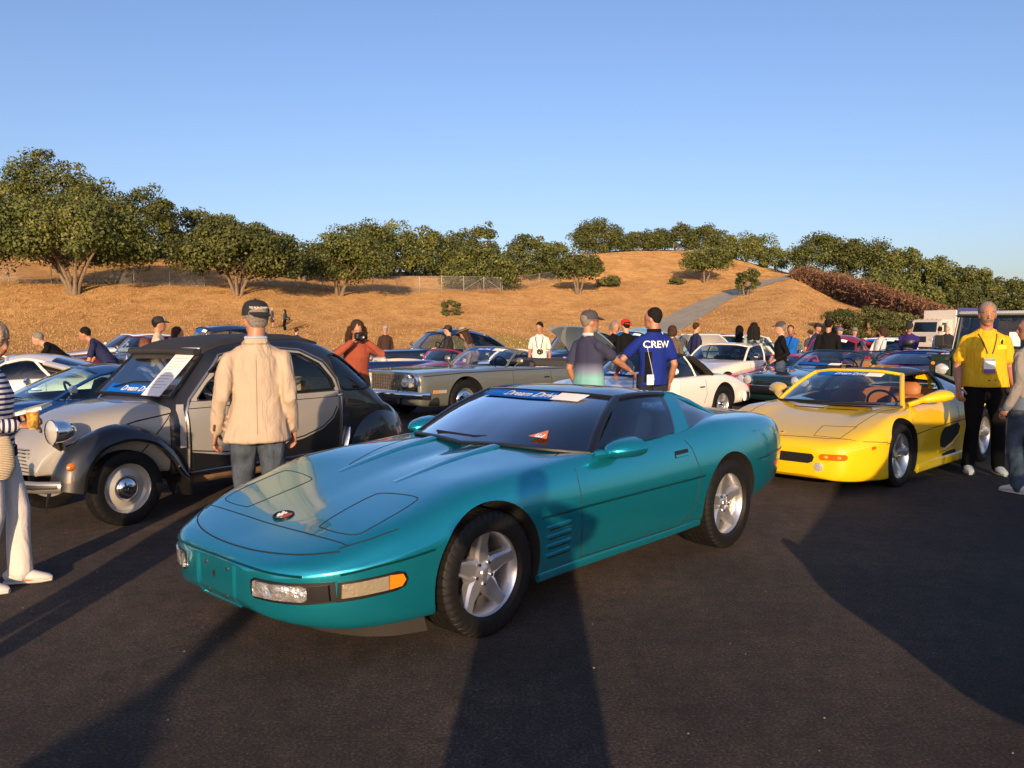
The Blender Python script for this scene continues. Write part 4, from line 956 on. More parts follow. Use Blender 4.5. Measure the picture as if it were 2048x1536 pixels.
        ring = [(.607, .966), (.60, .985), (.27, 1.405), (.05, 1.452), (-.3, 1.475), (-.62, 1.44), (-.90, 1.30), (-1.045, 1.10), (-1.083, .966)]+[(-1.035, .966), (-.995, 1.105), (-.855, 1.28), (-.63, 1.40), (-.35, 1.435), (-.05, 1.42), (.18, 1.37), (.30, 1.285), (.45, 1.14), (.556, .999), (.56, .966)]
        mk('window_surround', patch(B, zz(ring), sy, .004, .05, .012), Gm, e)
        mk('lower_panel', patch(B, [(.61, .375), (.62, .50), (.30, .445), (-.2, .45), (-.55, .495), (-.55, .375)], sy, .005, .05, .01), D, e)
        mk('coach_line', line_on(B, [(.63, .545), (.3, .50), (-.2, .502), (-.6, .55), (-.84, .615), (-.98, .705), (-1.045, .81)], sy, .006, .04, .006), mat('coach_black', (.02, .02, .02), .5), e)
        mk('coach_line', line_on(B, [(.64, .905), (.0, .912), (-1.06, .905)], sy, .0035, .06, .005), M_SEAM, e)
        mk('scuttle_panel', patch(B, [(.682, .58), (.685, .90), (.672, .945), (.715, .945), (.735, .90), (.735, .58)], sy, .005, .04, .012), Gm, e)
        mk('door_gap', line_on(B, [(-.25, .38), (-.25, .97)], sy, .005, .06, .004), M_SEAM, e)
        mk('door_trim', line_on(B, zz([(.66, .36), (.668, .88), (.625, .985), (.285, 1.42), (.05, 1.468), (-.3, 1.490), (-.63, 1.455), (-.92, 1.315), (-1.07, 1.11), (-1.11, .93), (-1.105, .6), (-1.10, .37)]), sy, .011, .04, .008), mat('satin_chrome', (.55, .54, .52), .22, .9), e)
        mk('sill_trim', tube([(.66, s*.70, .352), (-1.1, s*.70, .352)], [(.016, .012)]*2, 6), M_CHROME, e)
        wl = [(.54, .98), (.44, 1.13), (.30, 1.27), (.18, 1.355), (-.05, 1.405), (-.20, 1.415)]
        if s < 0: mk('door_glass', patch(B, zz(wl+[(-.20, .98)]), sy, -.012, .06, .004), M_GLASSC, e)
        mk('rear_door_glass', patch(B, zz([(-.26, .98), (-.26, 1.412), (-.35, 1.415), (-.62, 1.38), (-.84, 1.265), (-.98, 1.095), (-1.01, .98)]), sy, -.012, .06, .004), M_GLASSC, e)
        mk('quarter_glass', patch(B, qw, sy, -.012, .05, .004), M_GLASSC, e)
        mk('window_rubber', line_on(B, [(-.26, .985), (-.26, 1.41), (-.35, 1.42), (-.62, 1.385), (-.84, 1.27), (-.98, 1.10), (-1.02, 1.0), (-.99, .98), (-.26, .985)], sy, .010, .04, .002), M_BLACK, e) if 0 else None
        mk('window_rubber', tube([tuple((drop(B, a, 1.0, sy) if 0 else (drop(B, a, b+(.012 if b > .97 else -.012), sy) or Vector((a, s*.69, b))))) for a, b in zz([(-.27, .972), (-1.0, .972), (-1.03, 1.0), (-.99, 1.10), (-.85, 1.275), (-.63, 1.39), (-.35, 1.425), (-.27, 1.425)])], .011, 6), M_BLACK, e)
        mk('quarter_rubber', tube([tuple(drop(B, c_[0]+(c_[0]+1.29)*.045, c_[1]+(c_[1]-1.15)*.045, sy)) for c_ in qw+[qw[0]]], .012, 6, False), M_BLACK, e)
        mk('door_handle', tube([(-.98, s*.735, .925), (-1.02, s*.75, .925), (-1.09, s*.745, .925)], .011, 6), M_CHROME, e)
        # front wing: crest line, swollen side, open arch
        cr = pchip(range(9), [(1.755, .37), (1.74, .50), (1.67, .645), (1.51, .76), (1.27, .822), (1.05, .775), (.86, .65), (.74, .48), (.665, .33)], np.linspace(0, 8, 33)); ar = pchip(range(9), [(1.60, .33), (1.585, .43), (1.52, .57), (1.40, .67), (1.22, .70), (1.02, .655), (.88, .54), (.79, .42), (.70, .30)], np.linspace(0, 8, 33))
        rows = []
        for (yy, k) in ((.46, -.20), (.50, -.10), (.545, -.03), (.60, .01), (.655, .08), (.70, .25), (.735, .55), (.748, .85), (.738, 1.0), (.70, 1.0)):
            rows.append([(c_[0]*(1-max(k, 0))+a_[0]*max(k, 0), s*yy*(1 if True else 1), c_[1]*(1-max(k, 0))+a_[1]*max(k, 0)+(k if k < 0 else 0)) for c_, a_ in zip(cr, ar)])
        V = [p for r_ in rows for p in r_]; Fc = [(i*33+j, i*33+j+1, (i+1)*33+j+1, (i+1)*33+j) for i in range(len(rows)-1) for j in range(32)]
        w_ = mk('front_wing', thick((V, Fc if s > 0 else [tuple(reversed(f_)) for f_ in Fc]), .008), D, e)
        mk('turn_signal', xf(lathe([(0, .045), (.012, .042), (.030, .015), (.034, -.02)], 14, 'x'), Matrix.Translation((1.685, s*.70, .545)) @ Matrix.Rotation(R(35*s), 4, 'Z')), M_AMBER, e)
        mk('wing_edge_trim', tube([(.80, s*.742, .44), (.74, s*.742, .36), (.68, s*.742, .305)], [(.010, .02)]*3, 6), M_CHROME, w_)
        # rear wing: closed dome over the wheel
        V = []; nr_, na_ = 9, 25
        for i in range(nr_):
            q = 1-(i/(nr_-1))
            for j in range(na_):
                a = math.pi*j/(na_-1); rx = .53 if a < math.pi/2 else .56; V.append((-1.64+rx*q*math.cos(a), s*(.595+.165*(1-q**3.2)), .345+.49*q*math.sin(a)))
        Fc = [(i*na_+j, i*na_+j+1, (i+1)*na_+j+1, (i+1)*na_+j) for i in range(nr_-1) for j in range(na_-1)]
        w_ = mk('rear_wing', thick((V, [tuple(reversed(f_)) for f_ in Fc] if s > 0 else Fc), .01), D, e)
        mk('wing_stone_guard', tube([(-1.13, s*.70, .36), (-1.15, s*.735, .46), (-1.20, s*.735, .58)], [(.012, .055), (.012, .045), (.008, .012)], 8, True, (1, 0, 0)), M_CHROME, w_)
        mk('tail_lamp', box((-2.05, s*.56, .60), (.05, .07, .12), .015), M_REDL, e)
        # bullet headlamp on its bar
        hl = xf(lathe([(0, -.17), (.03, -.165), (.065, -.13), (.088, -.06), (.094, 0), (.098, .012), (.092, .02)], 28, 'x'), Matrix.Translation((1.705, s*.50, .80)))
        h_ = mk('headlight', hl, M_CHROME, e); mk('headlight_lens', xf(lathe([(0, .035), (.05, .03), (.09, .014)], 24, 'x'), Matrix.Translation((1.705, s*.50, .80))), M_LENS, h_)
        mk('headlight_bracket', tube([(1.66, s*.50, .72), (1.62, s*.44, .66), (1.60, s*.30, .68)], .022, 8), M_BLACK, e)
    # bonnet
    hb = simple_st([(.70, .66, .985, .90, .36), (1.0, .585, .965, .875, .38), (1.25, .50, .925, .83, .40), (1.45, .42, .86, .76, .42), (1.60, .36, .765, .68, .42), (1.70, .315, .65, .58, .42), (1.745, .30, .54, .49, .43)])
    hv = loft_body(hb, 6, 5); HB = bvh(hv); solid('bonnet', hv, Gm, e)
    for sy in ('+y', '-y'): mk('bonnet_gap', line_on(HB, [(.72, .885), (1.05, .83), (1.35, .74), (1.55, .66)], sy, .006), M_SEAM, e); mk('bonnet_gap', line_on(HB, [(.78, .87), (.95, .66), (1.10, .48)], sy, .005), M_SEAM, e)
    for i in range(7): mk('grille_bar', box((1.745+.004*i*0, 0, .47+.028*i), (.02, .40-.012*i, .009), 0), M_CHROME, e, False)
    mk('front_bumper', tube([(1.74, -.66, .395), (1.86, -.55, .40), (1.93, -.3, .40), (1.95, 0, .40), (1.93, .3, .40), (1.86, .55, .40), (1.74, .66, .395)], [(.045, .018)]*7, 10, True, (0, 0, 1)), mat('bumper_grey', (.34, .33, .31), .3, .7), e)
    mk('bumper_strip', tube([(1.765, .655, .40), (1.885, .545, .402), (1.955, .3, .402), (1.975, 0, .402), (1.955, -.3, .402), (1.885, -.545, .402), (1.765, -.655, .40)], [(.018, .008)]*7, 8, True, (0, 0, 1)), M_BLACK, e)
    for y in (.36, -.36): mk('bumper_overrider', box((1.95, y, .46), (.05, .07, .26), .02), mat('bumper_grey', (.34, .33, .31)), e)
    for y in (.37, -.37): mk('mudflap', tube([(.70, s_y, .33) for s_y in (y,)]+[(.67, y, .16)], [(.012, .11)]*2, 6, True, (1, 0, 0)), M_BLACK, e) if 0 else None
    mk('mudflap', thick(([(.70, .55, .34), (.70, .74, .34), (.66, .74, .17), (.67, .60, .17)], [(0, 1, 2, 3)]), .01), M_BLACK, e, False)
    mk('canvas_roof', patch(B, [(.44, -.48), (.44, .48), (.30, .52), (-.9, .53), (-1.0, .48), (-1.0, -.48), (-.9, -.53), (.30, -.52)], '+z', .022, .07, .03), CV, e)
    mk('roof_roll', tube([(.43, -.50, 1.385), (.45, 0, 1.395), (.43, .50, 1.385)], [(.032, .04)]*3, 10), CV, e)
    # driver's lower window swung up and out
    fl = [(.47, .72, 1.215), (.47, .92, 1.345), (.40, .945, 1.365), (-.12, .945, 1.375), (-.16, .92, 1.36), (-.16, .72, 1.225)]
    wo = mk('flap_window', (fl, [tuple(range(6))]), M_GLASSC, e, False); mk('flap_frame', tube(fl+[fl[0]], .011, 6, False), M_BLACK, wo)
    mk('door_mirror', cat_vf(xf(lathe([(0, -.09), (.04, -.08), (.072, -.04), (.085, .0), (.08, .006), (0, .002)], 20, 'x'), Matrix.Translation((.42, .845, 1.055)) @ Matrix.Rotation(R(160), 4, 'Z')), tube([(.50, .70, 1.03), (.47, .77, 1.02), (.44, .82, 1.04)], .010, 6)), M_CHROME, e)
    wheels(e, 'cap', 1.2, -1.2, .665, .655, .305, .135, .205, mat('wheel_grey', (.42, .40, .36), .3, .2, coat=.6), M_CHROME)
    mk('underbody', box((-.2, 0, .37), (3.0, 1.15, .10), .02), M_WELL, e)
    mk('front_pipe', tube([(.62, .55, .28), (-.3, .56, .27), (-.9, .56, .27)], .045, 10), mat('rusty_pipe', (.20, .12, .06), .8, var=.3), e)
    ST = mat('grey_cloth_seat', (.25, .22, .19), .9, bump=.3)
    for y in (.33, -.33): seat(e, -.05, y, .55, .52, .50, ST, head=False)
    mk('rear_bench', cat_vf(box((-.75, 0, .58), (.5, 1.15, .14), .05), xf(box((0, 0, .25), (.14, 1.15, .5), .05), Matrix.Translation((-1.02, 0, .60)) @ Matrix.Rotation(R(-14), 4, 'Y'))), ST, e, True, 40)
    steering(e, .28, .33, 1.0, .20, 35); mk('dashboard', box((.60, 0, .90), (.16, 1.2, .12), .03), TR, e)
    return e
bubble_car()
# ============================================================ YELLOW MID-ENGINED SPORTS CAR (right)
def yellow_car():
    hd = -136.1; e = car_root('sports_car', 'bright yellow mid-engined sports car with black targa roof and tan seats', org(hd, (1805, 912), .32, .90, 1.225), hd)
    M = paint('yellow_enamel', (.82, .53, .003)); K = mat('satin_black', (.010, .010, .011), .5)
    st = [
     (2.160, .435, (.15, .435), (.33, .430), (.43, .420), (.475, .395), (.49, .365), (.475, .25), (.40, .175), .175),
     (2.105, .495, (.25, .495), (.50, .488), (.615, .472), (.665, .438), (.68, .40), (.67, .25), (.60, .14), .14),
     (1.95, .555, (.32, .555), (.60, .548), (.735, .525), (.785, .48), (.80, .44), (.79, .27), (.73, .125), .125),
     (1.60, .640, (.36, .642), (.62, .656), (.80, .645), (.88, .565), (.905, .50), (.905, .30), (.87, .125), .125),
     (1.225, .705, (.36, .706), (.61, .738), (.79, .738), (.90, .64), (.928, .525), (.928, .33), (.90, .14), .14),
     (.76, .762, (.36, .764), (.60, .772), (.78, .758), (.885, .665), (.912, .53), (.905, .32), (.90, .13), .13),
     (.20, .800, (.36, .802), (.60, .805), (.77, .792), (.875, .685), (.905, .54), (.885, .32), (.905, .13), .13),
     (-.50, .830, (.36, .832), (.60, .838), (.78, .822), (.89, .705), (.918, .55), (.90, .33), (.91, .14), .14),
     (-1.225, .865, (.36, .866), (.62, .878), (.80, .866), (.92, .735), (.952, .57), (.94, .38), (.90, .16), .16),
     (-1.80, .885, (.36, .885), (.60, .882), (.78, .856), (.88, .74), (.905, .58), (.89, .40), (.84, .22), .22),
     (-2.04, .872, (.3, .872), (.55, .866), (.70, .84), (.80, .73), (.82, .58), (.80, .42), (.75, .30), .28),
     (-2.11, .82, (.3, .82), (.50, .812), (.62, .79), (.70, .70), (.715, .58), (.70, .46), (.65, .36), .36)]
    vf = loft_body(st, 7, 5); B = bvh(vf)
    tub = prism([(.62, -.30), (.70, 0), (.62, .30), (.40, .62), (-.30, .68), (-.62, .62), (-.62, -.62), (-.30, -.68), (.40, -.62)], 'z', .28, 1.1)
    wells = [(cyl_y(x, .335, .365, y0, y1, 56), M_WELL) for x in (1.225, -1.225) for y0, y1 in ((.50, 1.3), (-1.3, -.50))]
    solid('body', vf, M, e, [(tub, mat('cabin_tan_floor', (.10, .05, .025), .8))]+wells, 28)
    P = dict(wb=[(1.02, 0, .775), (.975, .32, .777), (.88, .55, .775), (.745, .70, .770)], wt=[(.30, 0, 1.118), (.295, .26, 1.115), (.26, .50, 1.085)], wbulge=.03, wdir=(.45, 0, .7), belt=[(.745, .72, .775), (.30, .755, .795), (-.30, .755, .822)], rail=[(.26, .51, 1.085), (-.05, .525, 1.10), (-.42, .52, 1.10)],
             rt=[(-.50, 0, 1.13), (-.50, .26, 1.125), (-.47, .50, 1.098)], rb=[(-.62, 0, .86), (-.62, .3, .86), (-.60, .5, .86)], crown=.012, rails=False)
    wb, wt = greenhouse(e, P, M, glass('yellow_car_screen', (.72, .78, .80), 2.0), K, M, (.026, .022), sides=False, rear=True, c_pillar=(.02, .02))
    banner(e, [p+np.array([.008, 0, .012]) for p in wb], [p+np.array([.008, 0, .012]) for p in wt], .80, .085, -.42, .16, True, True, True)
    mk('windscreen_seal', tube([tuple(np.array(p)+np.array([.006, 0, .004])) for p in wb], [(.010, .022)]*len(wb), 6, True, (0, 0, 1)), K, e)
    for a in ([(.93, -.55), (1.0, -.2), (.97, .0)], [(1.02, -.05), (.99, .25), (.86, .58)]): mk('wiper', tube([(x, y, .79+.01*i) for i, (x, y) in enumerate(a)], .009, 6), K, e)
    for s, sy in ((1, '+y'), (-1, '-y')):
        mk('roof_edge_rubber', tube([(.26, s*.515, 1.085), (-.05, s*.53, 1.10), (-.47, s*.52, 1.098)], [(.014, .02)]*3, 6), K, e)
        mk('hoop_pillar', thick((lambda q: q if s < 0 else (q[0], [tuple(reversed(f)) for f in q[1]]))(sheet(np.array([(-.30, s*.755, .822), (-.38, s*.66, .97), (-.44, s*.522, 1.10)]), np.array([(-.42, s*.755, .828), (-.47, s*.66, .97), (-.52, s*.518, 1.098)]), 3)), .03), K, e)
        # flying buttress and small quarter pane
        bt = ring_loft([[(x, s*(y+dy), z+dz) for dy, dz in ((-.10, -.08), (.045, -.09), (.062, -.03), (.03, .018), (-.08, .015))] for x, y, z in ((-.47, .47, 1.09), (-.80, .52, 1.045), (-1.10, .58, .985), (-1.40, .63, .92), (-1.62, .65, .85))])
        mk('buttress', bt, M, e, True, 50)
        a = sampled([(-.43, .752, .83), (-.80, .74, .845), (-1.16, .69, .86)], 8)*np.array([1, s, 1]); b = sampled([(-.53, .53, 1.085), (-.80, .575, 1.01), (-1.16, .645, .90)], 8)*np.array([1, s, 1])
        mk('quarter_window', sheet(a, b, 4, .01, (0, s, 0)), M_GLASSD, e)
        mk('quarter_trim', tube([tuple(p) for p in b], [(.022, .03)]*8, 6), K, e)
        lines(e, 'door_gap', [line_on(B, [(.95, .735), (.985, .6), (.95, .40), (.92, .20)], sy), line_on(B, [(-.36, .82), (-.34, .60), (-.25, .54)], sy)], M_SEAM)
        lines(e, 'waist_line', [line_on(B, [(1.62, .475), (1.56, .48)], sy, .004) , line_on(B, [(.93, .515), (.3, .545), (-.35, .565), (-.85, .57)], sy, .004)], M_SEAM)
        mk('side_intake', patch(B, [(.17, .47), (.10, .515), (-.28, .545), (-.36, .50), (-.34, .42), (-.16, .33), (.02, .285), (.15, .31), (.18, .38)], sy, .004, .035, .02), M_SEAM, e)
        mk('intake_lip', line_on(B, [(.24, .27), (.05, .265), (-.16, .315), (-.36, .41), (-.42, .52)], sy, .020, .04, .0), M, e)
        mk('lower_intake', patch(B, [(.12, .225), (-.05, .245), (-.26, .25), (-.28, .20), (-.05, .175), (.08, .185)], sy, .004, .03, .02), M_SEAM, e)
        mk('side_skirt', tube([(.84, s*.90, .15), (.5, s*.905, .155), (-.3, s*.915, .165), (-.84, s*.90, .17)], [(.05, .022)]*4, 8, True, (0, 0, 1)), M, e)
        mk('side_marker', patch(B, [(1.835, .435), (1.785, .44), (1.785, .468), (1.835, .464)], sy, .006, .02), mat('marker_orange', (.55, .12, .01), .2, coat=1.), e)
        q = lambda pts: [(s*y, z) for y, z in (pts if s > 0 else pts[::-1])]
        mk('turn_signal', patch(B, q([(.485, .348), (.505, .334), (.705, .340), (.722, .355), (.722, .384), (.705, .398), (.505, .394), (.485, .380)]), '+x', .008, .025), mat('signal_orange', (.85, .13, .005), .15, coat=1.), e)
        for yy in (.545, .66): p = drop(B, s*yy, .366, '+x'); mk('signal_bulb', ball(p+Vector((.010, 0, 0)), (.006, .022, .016), 12, 8), mat('bulb_amber', (.95, .42, .02), .3, coat=1.), e)
        p = drop(B, s*.475, .265, '+x'); mk('fog_light', xf(lathe([(0, .014), (.03, .012), (.038, .004), (.044, .006), (.046, -.02)], 24, 'x'), Matrix.Translation(p)), M_LENS, e)
        # pop-up lamp cover and door mirror
        mk('lamp_cover_gap', line_on(B, [(1.72, s*.30), (1.99, s*.34), (1.98, s*.60), (1.70, s*.64), (1.72, s*.30)], '+z', .0028), M_SEAM, e)
        mir = ring_loft([[(x, s*y+.001+wy*math.cos(2*math.pi*k/14), z+wz*math.sin(2*math.pi*k/14)) for k in range(14)] for x, y, z, wy, wz in ((.60, .80, .83, .02, .02), (.52, .86, .85, .05, .04), (.42, .93, .87, .095, .058), (.33, .955, .88, .115, .066), (.30, .955, .88, .11, .062))])
        mk('door_mirror', cat_vf(mir, tube([(.66, s*.72, .79), (.60, s*.79, .82), (.50, s*.86, .85)], [(.028, .05), (.03, .05), (.02, .04)], 8)), M, e)
        mk('front_wing_gap', line_on(B, [(.80, s*.71), (1.20, s*.66), (1.6, s*.63), (1.72, s*.62)], '+z', .003), M_SEAM, e)
    lines(e, 'bonnet_gap', [line_on(B, [(1.95, -.745), (2.02, -.5), (2.05, 0), (2.02, .5), (1.95, .745)], '+z', .0035)], M_SEAM)
    for s in (1, -1): lines(e, 'bumper_gap', [line_on(B, [(1.90, .515), (1.75, .505), (1.60, .492)], '+y' if s > 0 else '-y', .0035)], M_SEAM)
    for y0, y1 in ((-.36, -.02), (.03, .36)): mk('cowl_vent', patch(B, [(1.06, y0), (1.03, y0), (1.045-.02, y1), (1.075-.02, y1)] if y0 < 0 else [(1.085, y0), (1.055, y0), (1.03, y1), (1.06, y1)], '+z', .003, .04), M_SEAM, e)
    mk('grille_mouth', patch(B, [(-.43, .32), (-.40, .29), (.37, .29), (.415, .31), (.43, .355), (.41, .385), (-.40, .385), (-.435, .36)], '+x', .003, .03), M_SEAM, e)
    for i in range(3): p = drop(B, 0, .312+.025*i, '+x'); mk('grille_bar', tube([tuple((drop(B, y, .312+.025*i, '+x') or p)+Vector((.006, 0, 0))) for y in np.linspace(-.40, .40, 9)], .004, 5), mat('grille_dark', (.03, .03, .03), .4, .5), e)
    p = drop(B, 1.98, 0, '+z'); T = Matrix.Translation(p+Vector((0, 0, .004))) @ Matrix.Rotation(R(14), 4, 'Y')
    bd = mk('bonnet_badge', xf(box((0, 0, 0), (.06, .045, .006), .002), T), mat('badge_yellow', (.75, .5, .02), .3, coat=1.), e)
    hs = [(-.022, -.006), (-.012, -.004), (-.002, -.012), (.004, -.006), (.016, -.010), (.022, -.002), (.016, .002), (.010, .000), (.006, .006), (.012, .012), (.004, .010), (-.006, .004), (-.014, .008), (-.016, .002)]
    mk('badge_horse', xf((lambda q: ([(x, y, .0042) for x, y in q], [tuple(range(len(q)))]))(hs), T), M_BLACK, bd, False)
    mk('engine_deck', patch(B, [(-.66, -.42), (-.66, .42), (-1.5, .40), (-1.5, -.40)], '+z', .01, .08), M, e)
    for i in range(6): mk('deck_slat', box((-.85-.1*i, 0, .89), (.02, .6, .012), 0), K, e, False)
    mk('underbody', box((0, 0, .18), (3.4, 1.2, .08), .02), M_WELL, e)
    wheels(e, 'star', 1.225, -1.225, .90, .925, .32, .25, .232, M_ALLOY, mat('cap_yellow', (.55, .45, .08), .4))
    TAN = mat('tan_leather', (.40, .155, .05), .55, bump=.2)
    for y in (.36, -.36): seat(e, -.10, y, .29, .48, .56, TAN)
    mk('dashboard', ring_loft([[(x, y, z) for x, z in ((.95, .50), (.92, .74), (.75, .785), (.55, .765), (.50, .70), (.52, .50))] for y in (-.66, .66)]), mat('dash_black', (.018, .018, .02), .7), e, True, 30)
    mk('tan_bulkhead', box((-.57, 0, .62), (.05, 1.2, .55), .02), TAN, e)
    steering(e, .42, .36, .76, .17, 24); mk('dash_paper', box((.80, .30, .80), (.06, .16, .004), 0), M_WHITE, e, False)
    return e
yellow_car()
# ============================================================ THE OTHER SHOW CARS
def loc(px, d): return ((px-CXP)/FPX*d, d)
def rowcar(name, label, o, hd, L=4.4, hw=.85, zn=.62, zh=.88, zd=.90, zr=1.32, wsx=(.62, .12), rx=(-.75, -1.30), col=(.5, .5, .5), metal=0., top='roof', roofm=None, Rt=.32, wb=None, rw=.62, kind='disc', glassm=None, bn=1, inner=(.03, .03, .03), splits=(.5,), lamps=2, grille=True, chrome=True, zbot=.24, wingbulge=0., text=False, cat='car', fo=None, mirror=True, sw=True, group='show cars parked on the lot', zt_tail=None, bulk=1., boxy=False, dome=.02, crown=.045, cpil=None):
    """car from its leading dimensions: body, lamps, grille, bumpers, glass house, cabin, wheels"""
    e = car_root(name, label, o, hd, group, cat); M = paint('paint_'+name+'_%d' % (len(bpy.data.objects)), col, metal); wb = wb or L*.57; fo = fo if fo is not None else (L-wb)*.46
    xn = wb/2+fo; xt = xn-L; zt_ = zt_tail or zd-.10
    rows = [(xn, hw*.62, zn-.08, zn-.12, zbot+.14), (xn-.035, hw*.76, zn-.01, zn-.05, zbot+.06), (xn-.16, hw*.90, zn+.03, zn-.02, zbot+.02), (wb/2+.12, hw*.985, (zn+zh)/2+.02, (zn+zh)/2-.03+wingbulge, zbot), (wb/2-.45, hw, zh-.02, zh-.07+wingbulge*.5, zbot), (wsx[0], hw, zh, zh-.04, zbot), (0, hw, (zh+zd)/2, (zh+zd)/2-.03, zbot), (-wb/2+.4, hw, zd-.005, zd-.04+wingbulge*.4, zbot), (-wb/2-.1, hw*.99, zd, zd-.06+wingbulge*.6, zbot+.02), (xt+.20, hw*.92, zt_+.04, zt_-.04, zbot+.06), (xt+.04, hw*.80, zt_-.04, zt_-.10, zbot+.12), (xt, hw*.66, zt_-.10, zt_-.16, zbot+.18)]
    if boxy: rows[0] = (xn, hw*.90, zn-.03, zn-.055, zbot+.10); rows[1] = (xn-.03, hw*.955, zn, zn-.025, zbot+.05); rows[2] = (xn-.16, hw*.985, zn+.015, zn-.015, zbot+.02); rows[-1] = (xt, hw*.86, zt_-.05, zt_-.08, zbot+.14); rows[-2] = (xt+.04, hw*.93, zt_-.01, zt_-.05, zbot+.1)
    vf = loft_body(simple_st(rows), 5, 4); B = bvh(vf); bw = hw*.80
    xe = rx[1]+.15 if top != 'open' else rx[1]
    tub = prism([(wsx[0]-.10, -.30), (wsx[0]-.28, -bw), (xe+.1, -bw*.95), (xe, -.3), (xe, .3), (xe+.1, bw*.95), (wsx[0]-.28, bw), (wsx[0]-.10, .30)], 'z', .42, 1.6)
    wells = [(cyl_y(x, Rt+.01, Rt+.055, y0, y1, 36), M_WELL) for x in (wb/2, -wb/2) for y0, y1 in ((hw*.58, 1.5), (-1.5, -hw*.58))]
    IM = mat('cabin_%s' % name, inner, .7)
    solid('body', vf, M, e, [(tub, IM)]+wells, 30)
    tum = rw; P = dict(wb=[(wsx[0]+.13, 0, zh), (wsx[0]+.08, .40*hw, zh), (wsx[0]-.12, hw*.83, zh-.02)], wt=[(wsx[1]+.05, 0, zr-.02-crown), (wsx[1]+.04, tum*.5, zr-.022-crown-dome*.2), (wsx[1]-.03, tum, zr-.055-crown-dome)], wbulge=.02, wdir=(.5, 0, .6),
        belt=[(wsx[0]-.12, hw*.86, zh-.02), (0, hw*.88, (zh+zd)/2-.02), (rx[1]+.25, hw*.84, zd-.02)], rail=[(wsx[1]-.03, tum+.01, zr-.055-crown-dome), ((wsx[1]+rx[0])/2, tum+.02, zr-.050-dome), (rx[0]+.02, tum+.005, zr-.065-crown-dome)], rt=[(rx[0]-.03, 0, zr-.03-crown), (rx[0]-.02, tum*.5, zr-.033-crown-dome*.2), (rx[0]+.02, tum, zr-.07-crown-dome)], rb=[(rx[1]-.08, 0, zd), (rx[1], .40*hw, zd), (rx[1]+.22, hw*.80, zd-.02)], crown=crown, split_mat=M)
    soft = mat('soft_top', (.010, .010, .011), .85, bump=.3, bscale=80)
    if top == 'soft': P['cp_mat'] = soft; roofm = soft
    wbc, wtc = greenhouse(e, P, M, glassm or M_GLASS, roofm, soft if top == 'soft' else M, (.026, .02), roof=top != 'open', rear=top != 'open', sides=top != 'open', splits=splits, c_pillar=cpil or ((.16, .05) if top == 'soft' else (.07, .04)))
    if bn:
        ofs = np.array([.006, 0, .009]); banner(e, [p+ofs for p in wbc], [p+ofs for p in wtc], .78 if bn == 1 else .06, .085, -rw*.9, rw*.30, True, text, text)
    # lamps, grille, bumpers, mirrors
    for s, sy in ((1, '+y'), (-1, '-y')):
        for k in range(lamps):
            yy = s*(hw*.80-.155*k*bulk) if lamps > 1 else s*hw*.72; p = drop(B, yy*.86, zn-.07, '+x') or Vector((xn-.1, yy, zn-.07)); r_ = (.075 if lamps > 1 else .095)*bulk
            h_ = mk('headlight', xf(lathe([(r_, -.06), (r_*1.15, .0), (r_*1.12, .02), (r_*.95, .022)], 24, 'x'), Matrix.Translation((p.x, yy*.93, zn-.07))), M_CHROME, e); mk('headlight_lens', xf(lathe([(0, .035), (r_*.6, .03), (r_*.96, .018)], 20, 'x'), Matrix.Translation((p.x, yy*.93, zn-.07))), M_LENS, h_)
        mk('door_gap', line_on(B, [(wsx[0]-.15, zh-.06), (wsx[0]-.18, .35)], sy, .004), M_SEAM, e); mk('door_gap', line_on(B, [(-.55, zd-.08), (-.58, .5), (-.5, .35)], sy, .004), M_SEAM, e)
        p = drop(B, -.42, zd-.20, sy); mk('door_handle', tube([p+Vector((.06, s*.01, 0)), p+Vector((0, s*.025, 0)), p+Vector((-.08, s*.01, 0))], .010, 6), M_CHROME if chrome else M_BLACK, e)
        mk('tail_lamp', patch(B, [(s*hw*.42, zt_-.24), (s*hw*.62, zt_-.24), (s*hw*.62, zt_-.16), (s*hw*.42, zt_-.16)] if s > 0 else [(s*hw*.62, zt_-.24), (s*hw*.42, zt_-.24), (s*hw*.42, zt_-.16), (s*hw*.62, zt_-.16)], '-x', .006, .04), M_REDL, e)
        if mirror: mk('door_mirror', cat_vf(tube([(wsx[0]-.22, s*hw*.93, zh-.03), (wsx[0]-.24, s*(hw+.04), zh+.06)], .010, 6), box((wsx[0]-.25, s*(hw+.07), zh+.10), (.06, .16, .10), .03)), M_CHROME if chrome else M, e)
    bx_ = [(xn-.20, -hw*.97), (xn-.02, -hw*.75), (xn+.06, 0), (xn-.02, hw*.75), (xn-.20, hw*.97)]
    if chrome: mk('front_bumper', tube([(x, y, zbot+.22) for x, y in bx_], [(.055, .025)]*5, 10, True, (0, 0, 1)), M_CHROME, e); mk('rear_bumper', tube([(-(x-xn)+xt, y, zbot+.24) for x, y in bx_], [(.055, .025)]*5, 10, True, (0, 0, 1)), M_CHROME, e)
    if grille:
        mk('grille', patch(B, [(-hw*.42, zn-.20), (hw*.42, zn-.20), (hw*.42, zn-.06), (-hw*.42, zn-.06)], '+x', .003, .05), M_SEAM, e)
        for i in range(5): mk('grille_bar', tube([tuple((drop(B, y, zn-.185+.027*i, '+x') or Vector((xn, y, zn-.1)))+Vector((.006, 0, 0))) for y in np.linspace(-hw*.41, hw*.41, 7)], .005, 5), M_CHROME, e)
    wheels(e, kind, wb/2, -wb/2, hw-.03, hw-.03, Rt, .19, Rt*.60, M_ALLOY if kind not in ('disc', 'cap') else None, M_CHROME)
    for y in (hw*.42, -hw*.42): seat(e, -.25, y, .48, .50, .52, IM, head=False)
    mk('dashboard', box((wsx[0]-.16, 0, zh-.10), (.22, hw*1.5, .14), .04), mat('dash_dark', (.02, .02, .02), .7), e)
